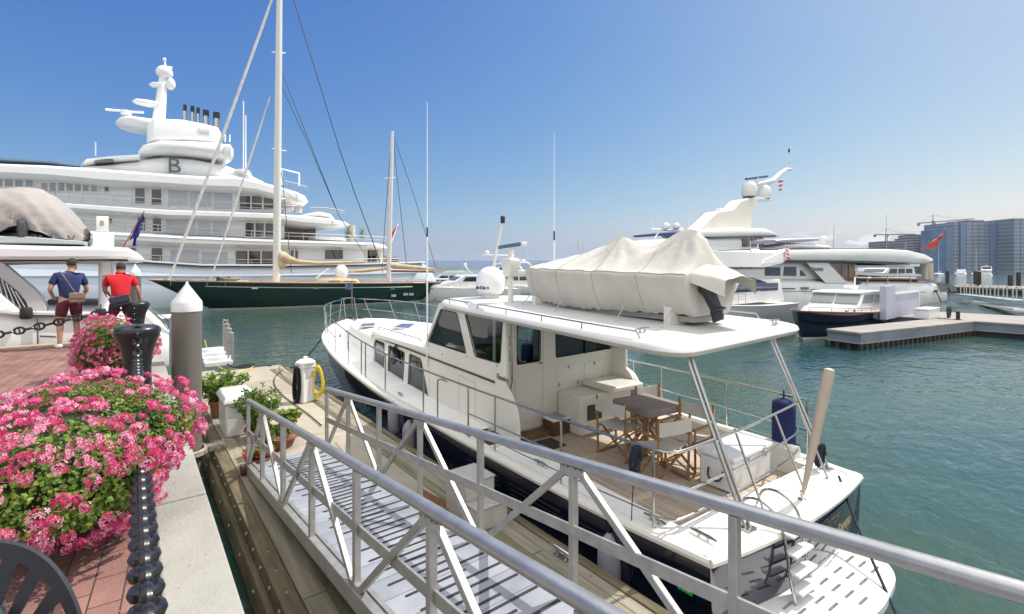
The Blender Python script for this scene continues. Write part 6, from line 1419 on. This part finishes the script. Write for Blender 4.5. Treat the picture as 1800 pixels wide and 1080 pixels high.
# yacht with the tall radar tower, behind
R0=thing('tower_yacht','white yacht with a tall forked radar tower rising behind the covered tender','yacht',(48,28,ZW),rz=pi)
Y0=26.
def TS_(name,pts,dep,mt=YH,Yn=None,e=5): return SL(name,pts,(Yn or Y0),dep,mt,R0,e=e)
TS_('hull',[(1100,452,500,.5),(1180,452,510),(1300,452,515),(1400,454,510)],6,YH,e=7)
TS_('superstructure',[(1140,425,460,.7),(1190,418,460),(1300,415,460),(1345,415,460)],5,YH,Y0+.4,e=6)
TS_('flybridge_top',[(1225,404,416,.5),(1255,401,421,.9),(1300,399,420),(1350,400,418),(1370,409,416,.9),(1378,415,417.5,.6)],5.4,YH,Y0+.2,e=4)
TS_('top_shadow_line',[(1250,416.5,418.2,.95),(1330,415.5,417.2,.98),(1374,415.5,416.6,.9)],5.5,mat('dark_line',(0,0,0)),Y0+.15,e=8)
TS_('window_strip',[(1192,409,413),(1222,405,410)],5.2,mat('blue_strip',(.05,.05,.16),.3),Y0+.3,e=8)
m=M().prism([aty(x,y,Y0+1.6) for x,y in ((1228,404),(1262,372),(1290,368),(1304,352),(1318,348),(1332,351),(1324,372),(1321,402))],(0,1.6,0)); m.build('tower',mat('tower_cream',(.70,.66,.58),.4,var=.03,scale=.5),R0,world=True,smooth=0,bevel=.15)
m=M().prism([aty(x,y,Y0+1.7) for x,y in ((1330,352),(1356,353),(1358,350),(1334,346),(1326,344),(1320,352))],(0,1.3,0)); m.build('tower_shelf',YH,R0,world=True,smooth=0,bevel=.1)
for x,yb,yt,w_ in ((1317,346,319,12.5),(1343,350,326,11)):
    c=aty(x,yb,Y0+2.2); r_=w_/850*(c.x*sA+c.y*cA); h_=aty(x,yt,Y0+2.2).z-c.z; M().lathe([(r_*.9,0),(r_,h_*.06),(r_,h_*.6),(r_*.8,h_*.85),(r_*.4,h_*.98),(0,h_)],c,20,cap=False).build('satellite_dome',YH,R0,world=True,smooth=60)
TB_=lambda n,p,r_,mt=YH,nn=8: M().tube([aty(x,y,Y0+2.2) for x,y in p],r_,nn).build(n,mt,R0,world=True)
TB_('tower_boom',[(1330,324),(1358,318),(1372,305),(1382,298),(1391,298)],[.22,.32,.30,.25,.16]); TB_('boom_arm',[(1330,330),(1356,322)],.16); TB_('radar_bar',[(1311,315),(1349,310)],.14,mat('radar_navy',(.03,.06,.18),.4)); TB_('radar_post',[(1331,326),(1331,313)],.2)
TB_('whip_antenna',[(1389,300),(1388,246)],.05); TB_('light_pole',[(1387,268),(1387,262)],.12,BLACK); TB_('yard',[(1258,369),(1288,367)],.09); TB_('whip_antenna',[(1268,368),(1268,300)],.035); TB_('whip_antenna',[(1211,405),(1212,312)],.035)
for x in (1171,1189): 
    c=aty(x,403,Y0+2); M().lathe([(.25,0),(.36,.1),(.36,.35),(.2,.6),(0,.62)],c,14,cap=False).build('small_dome',YH,R0,world=True,smooth=60)
TB_('hardtop_frame',[(1145,403),(1180,405),(1200,402)],.10); TB_('hardtop_frame',[(1150,420),(1160,405)],.07); TB_('whip_antenna',[(1147,404),(1147,386)],.03); TB_('hardtop_frame',[(1176,420),(1184,405)],.07)
for i in range(6):
    x=1296+i*8
TB_('top_rail',[(1278,400),(1278,391),(1316,391),(1316,400)],.035)
for x0,x1,y0,y1 in ((1306,1318,420,434),(1322,1331,420,434),(1336,1344,421,434)): M().prism([aty(x0,y0,Y0+.3),aty(x1,y0,Y0+.3),aty(x1,y1,Y0+.3),aty(x0,y1,Y0+.3)],(0,.1,0)).build('window',GLASSB,R0,world=True,smooth=0)
TB_('deck_rail',[(1270,442),(1340,442),(1380,441)],.04); TB_('davit',[(1282,462),(1312,432)],.07); TB_('deck_rail',[(1270,432),(1345,432)],.04)
fg=thing('courtesy_flag','small red and white courtesy flag hanging under the forked radar tower boom','flag',tuple(aty(1373,320,Y0+2.2)))
m=M(); m.cur=0
for k in range(5): m.cur=k%2; m.prism([aty(1369+k*.3,318+k*3.6,Y0+2.1),aty(1377-k*.6,317+k*3.6,Y0+2.1),aty(1376-k*.6,320.6+k*3.6,Y0+2.1),aty(1369+k*.3,321.6+k*3.6,Y0+2.1)],(0,.06,0))
m.build('cloth',[FRD,FWH],fg,world=True,smooth=0)
for x,lb in ((1325,'small white radar dome on a pole between the tower yacht and the tender'),(1371,'small white radar dome beside the striped flag')):
    c=aty(x,452,16.5); t=thing('radar_dome',lb,'radar dome',tuple(c)); M().tube([(0,0,-.4),(0,0,.1)],.08,8).build('post',WHITE,t); M().lathe([(.2,.05),(.30,.12),(.30,.38),(.2,.55),(0,.58)],(0,0,0),16,cap=False).build('dome',WHITE,t,smooth=60)
# navy picnic boat
bb=thing('picnic_boat','small navy hulled picnic boat with a white cabin behind the finger dock','motor boat',(38.6,10.5,ZW),rz=pi)
Lb=11.9; zsb=lambda q: 1.10+.42*q**1.6
h,d,scb=hull(bb,Lb,3.4,zsb,0,NAVY,DECKW,bowrake=.05,n=26,mboot=mat('boot_white',(.7,.7,.68),.4),rub=(VARN,.05),wlr=.85)
mxb=MW[bb.name]
def BS(name,pts,mt,yl,hw,e=5,par=None):
    st=[]
    for q in pts:
        a=PLm(mxb,yl,q[0],q[1]); b=PLm(mxb,yl,q[0],q[2]); f=q[3] if len(q)>3 else 1; st.append((a.x,0,hw*f,min(b.z,a.z-.02),a.z))
    m=M(); slab(m,st,e=e); return m.build(name,mt,par or bb,smooth=50)
m=M(); rs=[]
for x,w_,zt in ((6.3,1.25,1.62),(7.6,1.18,1.60),(8.8,.95,1.56),(9.6,.65,1.50),(10.1,.3,1.42)):
    rs.append([Vector((x,k*w_,z)) for k,z in ((-1.05,1.15),(-1,zt-.08),(-.92,zt),(0,zt+.07),(.92,zt),(1,zt-.08),(1.05,1.15))])
m.rings(rs).build('foredeck_trunk',WHITE,bb)
GLS=mat('pale_curtained_glass',(.24,.28,.28),.10,coat=.5)
def SP(pts,yy,dep,mt_,name,par=bb,bevel=0): return M().prism([(x,yy,z) for x,z in pts],(0,dep,0)).build(name,mt_,par,smooth=0,bevel=bevel)
cs_=[(2.6,1.15),(2.7,2.28),(6.45,2.30),(7.15,1.62),(7.3,1.15)]
cbn=M().prism([(x,-1.3,z) for x,z in cs_],(0,2.6,0)).build('cabin',WHITE,bb,smooth=0,bevel=.08)
m=M(); slab(m,[(2.35,0,1.2,2.28,2.34),(2.6,0,1.36,2.27,2.37),(5,0,1.4,2.28,2.42),(6.4,0,1.36,2.28,2.40),(6.75,0,1.2,2.28,2.34)],e=5); m.build('cabin_roof',WHITE,bb)
for pts in (((2.95,1.72),(2.98,2.18),(3.55,2.18),(3.55,1.72)),((3.62,1.72),(3.62,2.18),(4.35,2.19),(4.7,1.72)),((4.95,1.72),(4.75,2.19),(6.3,2.2),(6.75,1.74))):
    for sg in (1,-1): SP(pts,sg*1.303,sg*.02,GLS,'window')
for y0,y1 in ((-1.2,-.06),(.06,1.2)):
    f=lambda y,t,o: Vector((lerp(7.12,6.50,t)+.03+o,y,lerp(1.66,2.24,t)+.02)); M().prism([f(y0,.08,0),f(y1,.08,0),f(y1,.9,0),f(y0,.9,0)],(.02,0,.02)).build('windscreen_pane',GLS,bb,smooth=0)
m=M().rings([[Vector((x,-1.36,zb_)),Vector((x,-1.25,z-.08)),Vector((x,0,z)),Vector((x,1.25,z-.08)),Vector((x,1.36,zb_))] for x,z,zb_ in ((2.62,2.30,1.1),(1.9,2.1,1.1),(1.1,1.6,1.08),(.25,1.22,1.05))],closed=False,cap=False); m.build('cockpit_canvas',mat('white_canvas',(.62,.60,.56),.85,bump=.3,bscale=5,var=.05,scale=2),bb,smooth=60)
for x in (7.6,8.6): M().ell((x,1.22-.08*(x-7.6),1.38),(.15,.04,.08),10,6).build('portlight',GLASS,bb)
M().box((4.2,0,2.56),(1.0,.5,.2)).build('roof_radar',WHITE,bb,bevel=.05); M().tube([(3.6,0,2.4),(3.5,0,3.15)],.05,6).build('roof_mast',WHITE,bb); M().tube([(3.55,0,2.5),(3.0,0,2.75)],.025,6).build('roof_bracket',BLACK,bb); M().box((2.85,0,2.78),(.4,.2,.18)).build('deck_lights',BLACK,bb)
railing(bb,[Vector((scb[k][0].x,scb[k][0].y*.9,scb[k][0].z)) for k in (13,16,19,22,25)],.22,.02)
M().box(Vector((Lb+.1,0,zsb(1)+.05)),(.5,.25,.1)).build('bow_chock',STEEL,bb)
# ================= RIGHT-HAND DOCKS =================
ZD=-1.3
RD=lines_mat('grey_dock_boards',(.27,.25,.23),(.18,.16,.14),.5,.02,axis=0,rough=.85,var=.15,scale=.8,bump=.1)
FAS=mat('grey_fascia',(.20,.215,.25),.7,var=.2,scale=.8); DARKP=mat('dark_pile_wood',(.035,.03,.025),.85,var=.5,scale=3)
def dockslab(label,quad,slats=True):
    c=sum((Vector((*q,0)) for q in quad),Vector())/4; t=thing('finger_dock',label,'dock',(c.x,c.y,ZW)); P=[Vector((*q,ZD)) for q in quad]
    M().prism(P,(0,0,-.12)).build('deck',RD,t,world=True,smooth=0,bevel=.02)
    Q=[c+(p-c)*.985 for p in P]
    for p,q in zip(Q,P): p.z=ZD-.121
    M().prism(Q,(0,0,-.36)).build('fascia',FAS,t,world=True,smooth=0); Q2=[p+Vector((0,0,-.361)) for p in Q]; c2=Vector((c.x,c.y,Q2[0].z)); Q3=[c2+(p-c2)*1.01 for p in Q2]
    M().prism(Q3,(0,0,-.05)).build('waler',mat('pale_waler',(.30,.31,.33),.7),t,world=True,smooth=0)
    if slats:
        m=M(); a,b=Q3[0],Q3[3]; n=int((b-a).length/.42)
        for i in range(n+1): p=a.lerp(b,i/n); m.box(p+Vector((0,0,-.22)),(.14,.1,.36))
        a,b=Q3[0],Q3[1]
        for i in range(4): p=a.lerp(b,i/3); m.box(p+Vector((0,0,-.22)),(.12,.12,.36))
        o=m.build('slats',DARKP,t,world=True,smooth=0); o['kind']='stuff'
        M().prism([c2+(p-c2)*.97+Vector((0,0,-.06)) for p in Q2],(0,0,-.5)).build('floats',RUBBER,t,world=True,smooth=0)
    return t
dockslab('grey finger dock pointing at the navy picnic boat bow',[(25.75,7.5),(26.15,9.0),(37.0,6.9),(36.35,5.3)])
dockslab('wide pale dock running off the right edge of the picture',[(36.4,-16),(36.4,10.2),(42.5,10.2),(42.5,-16)][0:1]+[(36.37,10.2),(42.5,10.2),(42.5,-16)],True)
def quad_at(px,py,z=ZD): return atz(px,py,z)
db=thing('dock_box','long low white dock box behind the end of the grey finger dock','storage box',tuple(quad_at(1640,559)))
M().bx(-1.25,1.1,-.1,.6,0,.50).build('box_body',WHITE,db,bevel=.03); M().bx(-1.3,1.15,-.13,.63,.505,.58).build('lid',WHITE,db,bevel=.02)
c=quad_at(1584,556); pn=thing('white_screen','tall pale lilac screen with a white frame standing on the dock','screen',(c.x,c.y,ZD))
PNM=mat('lilac_panel',(.45,.46,.56),.5,var=.04,scale=1); h_=aty(1600,512,c.y).z-ZD; w0=aty(1554,530,c.y).x-c.x; w1=aty(1613,530,c.y).x-c.x; wk=aty(1570,530,c.y).x-c.x
M().bx(w0,wk,-.1,.2,0,aty(1560,503,c.y).z-ZD).bx(wk+.01,w1-.12,-.06,.1,0,h_-.12).build('panel',PNM,pn,smooth=0); M().bx(wk+.01,w1,-.12,.16,h_-.119,h_).bx(w1-.119,w1,-.12,.16,0,h_-.12).build('frame',WHITE,pn,smooth=0)
c=quad_at(1668,559); wl=thing('cart_wheel','black spoked wheel of a dock cart beside the white yacht stern','wheel',(c.x,c.y,ZD)); q=Matrix.Rotation(R(15),3,'Z')@Vector((0,1,0))
M().tube([Vector((.33*cos(a),0,.35+.33*sin(a))) for a in [2*pi*k/20 for k in range(20)]],.055,8,closed=True).build('tyre',RUBBER,wl); m=M()
for k in range(5): a=2*pi*k/5; m.tube([(0,0,.35),(.3*cos(a),0,.35+.3*sin(a))],.025,5)
m.build('rim',mat('dark_rim',(.05,.05,.05),.5),wl)
for px,lb in ((1684,'short black post on the pale dock right of the wheel'),):
    c=quad_at(px,562); t=thing('dock_post',lb,'post',(c.x,c.y,ZD)); M().lathe([(.09,0),(.09,.40),(.11,.42),(.11,.46),(0,.48)],(0,0,0),14,cap=False).bx(-.14,.14,-.14,.14,0,.02).build('post_body',RUBBER,t)
c=mx1@LP(1692,528,1.0); e=atd(1795,546,37)
ps=thing('passerelle','white passerelle ramp leading down from the white yacht stern to the right','ramp',tuple(c))
M().beam(c,e,.9,.16).build('ramp',WHITE,ps,world=True); m=M()
for s_ in (-.42,.42): 
    d=(e-c).normalized(); n_=d.cross(Vector((0,0,1))).normalized(); m.tube([c+n_*s_+Vector((0,0,.1)),e+n_*s_+Vector((0,0,.1))],.03,5)
m.build('edge_rail',STEEL,ps,world=True)
c=mx1@LP(1655,532,3.7); e=mx1@LP(1645,512,3.4); t=thing('boat_hook_arm','thin dark davit arm at the white yacht stern','davit',tuple(c)); M().tube([c,e],.05,6).box(e,(.5,.2,.2)).build('arm',BLACK,t,world=True)
# far dock with hoop rails and piles
fdk=thing('far_dock','dark timber dock across the water at the far right','dock',tuple(atz(1740,508,ZD))); P=[atz(1655,503.5,ZD),atz(1655,501.5,ZD),atz(1840,502.5,ZD),atz(1840,510,ZD)]
M().prism(P,(0,0,-.25)).build('deck',mat('far_deck',(.16,.14,.12),.8,var=.2,scale=.5),fdk,world=True,smooth=0); M().prism([p+Vector((0,0,-.251)) for p in P],(0,0,-.6)).build('fascia',DARKP,fdk,world=True,smooth=0)
# near ramp with hoops
hp=thing('hoop_rail_ramp','pale ramp with a row of bent aluminium hoop rails at the right','ramp',tuple(atd(1725,522,52)))
A_=[atd(1690,518,56),atd(1800,530,40)]; M().beam(A_[0],A_[1],1.2,.15).build('ramp_deck',mat('ramp_blue_grey',(.25,.32,.38),.6),hp,world=True)
for k in range(9):
    f=k/8; p=A_[0].lerp(A_[1],f); w_=Vector((.9,-.2,0)); M().tube(smooth_line([p+Vector((-.4,0,-.0)),p+Vector((-.4,0,1.0)),p+Vector((-.2,0,1.15)),p+Vector((.6,-.1,1.15)),p+Vector((.8,-.1,1.0)),p+Vector((.8,-.1,0))],3),.045,6).build('hoop_rail',mat('hoop_metal',(.55,.50,.45),.4,metal=.3),hp,world=True)
for i,(x,yt,yb,wd,lb) in enumerate(((1665.5,477,492,5,'dark timber pile behind the white yacht stern pillars'),(1715,477,503,6,'left one of the close pair of dark timber piles'),(1721.5,478,503,5,'right one of the close pair of dark timber piles'),(1776,484,506,7,'thick dark timber pile in front of the far white yacht hull'),(1790.5,479,506,6,'rightmost dark timber pile at the picture edge'))):
    d=80; b=atd(x,yb,d); t_=atd(x,yt,d); r_=wd/2/850*d; t=thing('timber_pile',lb,'pile',(b.x,b.y,ZW),group='dark timber piles at the far right'); M().lathe([(r_,-.5),(r_,t_.z-ZW-.15),(r_*.8,t_.z-ZW),(0,t_.z-ZW+.02)],(0,0,0),12,cap=False).build('shaft',DARKP,t)
# far right yacht, distant boats
motorboat('flybridge_cruiser','white cruiser with a dark covered flybridge cut by the right edge','motor boat',104,23,R(163),17,5,2.2,fb=1.9,fly=True,arch=True,nwin=3)
def spot(px,d): 
    u=(px-HX)/F; return (u*d*cA+d*sA,-u*d*sA+d*cA)
i=0
for px,d,rz,L,B,H,fb,fly,lb in ((838,88,2.6,13,4,1.5,1.2,True,'white motor boat left of the satellite dome far behind'),(905,60,2.9,14,4.2,1.5,1.5,False,'pale sports cruiser seen behind the radar mast'),(800,75,2.9,10,3.2,1.2,1.0,False,'small white boat beyond the ketch stern'),(872,150,.4,16,4.5,1.8,1.5,True,'distant white flybridge boat just under the horizon'),(945,70,3.0,15,4.4,1.6,1.3,True,'white boat half hidden by the tender bow'),(1240,62,2.9,15,4.4,1.6,1.5,True,'white boat partly hidden by the tender engine'),
    (1735,190,.2,14,4,1.6,1.2,True,'tiny white boat in front of the blue towers'),(1690,230,.2,16,4.5,1.8,1.4,False,'tiny pale boat just right of the red ensign'),(60,34,pi,13,4,1.3,1.5,False,'white boat with a pale roof seen between the hardtop and the men'),(772,66,3.1,11,3.4,1.2,1.1,False,'small cream boat beside the tall white antenna')):
    x,y=spot(px,d); motorboat('motor_boat',lb,'motor boat',x,y,rz,L,B,H,fb=fb,fly=fly,arch=fly,group='white motor boats in the background')
x,y=spot(300,29); motorboat('day_boat','low grey and white boat between the big piling and the ketch bow','motor boat',x,y,pi-.1,9,3,.7,fb=1.0,fly=False,arch=False,group='white motor boats in the background',hm=mat('grey_hull',(.25,.27,.30),.3))
# masts of distant sailing boats
def sail(px,d,yt,lb,hm=WHITE,L=11):
    x,y=spot(px,d); t=thing('sailing_boat',lb,'sailboat',(x,y,ZW),rz=.4,group='distant sailing boats')
    hull(t,L,3,lambda q:1.0+.25*q,0,hm,DECKW,n=12); zt=atd(px,yt,d).z-ZW
    M().tube([(L*.45,0,1),(L*.45,0,zt)],[.09,.05],6).build('mast',SPAR,t); M().tube([(L*.45,0,2.1),(L*.05,0,2.2)],.13,6).build('furled_mainsail',MAT['white_canvas'],t); M().tube([(L*.99,0,1.2),(L*.45,0,zt)],.03,4).build('forestay',WIRE,t); M().rings([[Vector((a*L,k*.8,z)) for a,z in ((.3,1),(.34,1.4),(.6,1.4),(.68,1.1))] for k in (-1,1)]).build('coachroof',WHITE,t)
sail(1563,210,372,'distant sailing boat whose bare mast stands left of the crane',L=13); sail(1655,240,415,'distant sailing boat with a mast right of the red ensign'); sail(1722,240,440,'distant sailing boat with a low mast before the blue towers'); sail(1005,160,423,'distant sailing boat whose dark mast rises over the covered tender bow'); sail(1018,260,427,'far sailing boat with a short pale mast above the tender'); sail(806,300,455,'far sailing boat near the horizon left of the satellite dome')
sail(1470,130,393,'sailing boat with instruments on its mast above the white yacht',L=14)
# ================= TOWN AND CRANES =================
BLG=lines_mat('blue_tower_glass',(.10,.155,.235),(.27,.29,.31),4.2,1.1,axis=2,rough=.4,var=.3,scale=.04); BGY=lines_mat('grey_block',(.25,.245,.255),(.05,.06,.075),3.4,1.2,axis=2,rough=.7,var=.2,scale=.05)
def block(label,px0,px1,ytop,d,dep,mt,parts=()):
    a=atd(px0,ytop,d); b=atd(px1,ytop,d); c=(a+b)/2; w_=(b-a).length; rz=math.atan2(b.y-a.y,b.x-a.x); t=thing('office_block',label,'building',(c.x,c.y,ZW),rz=rz); h_=a.z-ZW
    M().bx(-w_/2,w_/2,0,dep,0,h_).build('facade',mt,t,smooth=0)
    for n_,x0,x1,z0,z1,o_,m_ in parts: M().bx(-w_/2+w_*x0,-w_/2+w_*x1,-o_,dep*.8,h_*z0,h_*z1).build(n_,m_,t,smooth=0)
    m=M(); n=max(3,int(w_/7))
    for i in range(n+1): m.box((-w_/2+w_*i/n,-.25,h_/2),(.5,.45,h_*.98))
    m.build('mullions',mat('mullion',(.13,.16,.21),.5),t,smooth=0)
    return t
FLR=mat('floor_edge_pale',(.30,.31,.32),.6)
def floors(t_,): pass
D_=560
pal=[('bay',.10,.17,.0,.98,2,mat('blue_bay',(.07,.15,.29),.3)),('bay',.62,.72,0,.97,2,MAT['blue_bay']),('roof_plant',.3,.6,1.0,1.05,-4,BGY)]
block('blue glazed office block with pale floor bands, leftmost of the two towers',1676,1776,391,D_,40,BLG,pal); block('taller blue glazed block cut by the right picture edge',1782,1880,384,D_-20,40,BLG,[('bay',.3,.4,0,.96,2,MAT['blue_bay'])])
block('bright blue end wing stepping down at the left of the glazed blocks',1664,1676,402,D_-5,35,mat('bright_blue_glass',(.08,.17,.31),.3,var=.3,scale=.1)); block('low brown grey block behind the red ensign',1606,1664,418,D_+40,30,BGY,[('upper_storey',.0,.55,1.0,1.10,-2,BGY)]); block('long low grey shed left of the cranes',1556,1605,424,D_+80,30,BGY)
for k in range(11):
    pass
def crane(label,px,ytop,yb,j0,j1,yj0,yj1,d):
    b=atd(px,yb,d); t_=atd(px,ytop,d); t=thing('tower_crane',label,'crane',(b.x,b.y,ZW)); CR=mat('crane_steel',(.16,.19,.22),.6); m=M(); w_=.9
    for sx in (-w_,w_):
        for sy in (-w_,w_): m.beam((sx,sy,0),(sx,sy,t_.z-ZW),.5,.5)
    n=int((t_.z-ZW)/3)
    for i in range(n): z=i*3; s_=1 if i%2 else -1; m.beam((-w_*s_,-w_,z),(w_*s_,-w_,z+3),.22,.22); m.beam((-w_,-w_*s_,z),(-w_,w_*s_,z+3),.22,.22)
    m.build('mast',CR,t)
    a=atd(j0,yj0,d); e=atd(j1,yj1,d); m=M().beam(a,e,1.3,1.3); m.build('jib',CR,t,world=True); top=Vector((t_.x,t_.y,t_.z+7)); mid=a.lerp(e,(px-j0)/(j1-j0)); M().beam(mid,top,.7,.7).build('tower_head',CR,t,world=True)
    M().tube([a,top],.15,4).build('tie_rod',CR,t,world=True); M().tube([top,mid.lerp(e,.7)],.15,4).build('tie_rod',CR,t,world=True); M().box(a+Vector((2,0,-1.5)),(4,2,3)).build('counterweight',CR,t,world=True); M().box(mid+Vector((1.5,-1,-1.6)),(2,2,2.2)).build('operator_cab',CR,t,world=True)
crane('taller tower crane with a long jib beside the blue blocks',1640,388,418,1614,1712,393,385,600); crane('lower tower crane left of the red ensign',1558,412,432,1537,1608,413,412,640)
bu=thing('mooring_buoys','','buoy',(0,0,0)) if 0 else None
# ================= SEA AIR =================
hz=M().bx(-2200,2600,-250,2300,-4,140).build('haze',None,smooth=0) if 0 else None
hm=bpy.data.materials.new('sea_haze'); hm.use_nodes=True; hn=hm.node_tree; hn.nodes.remove(hn.nodes['Principled BSDF']); hv=hn.nodes.new('ShaderNodeVolumePrincipled'); hv.inputs['Color'].default_value=(.78,.86,.95,1); hv.inputs['Density'].default_value=.00011; hv.inputs['Anisotropy'].default_value=.3
hn.links.new(hv.outputs[0],hn.nodes['Material Output'].inputs['Volume'])
hz=M().bx(-5200,5200,-320,5600,-4,100).build('haze',hm,smooth=0); tag(hz,'pale sea haze over the harbour','haze',kind='stuff')
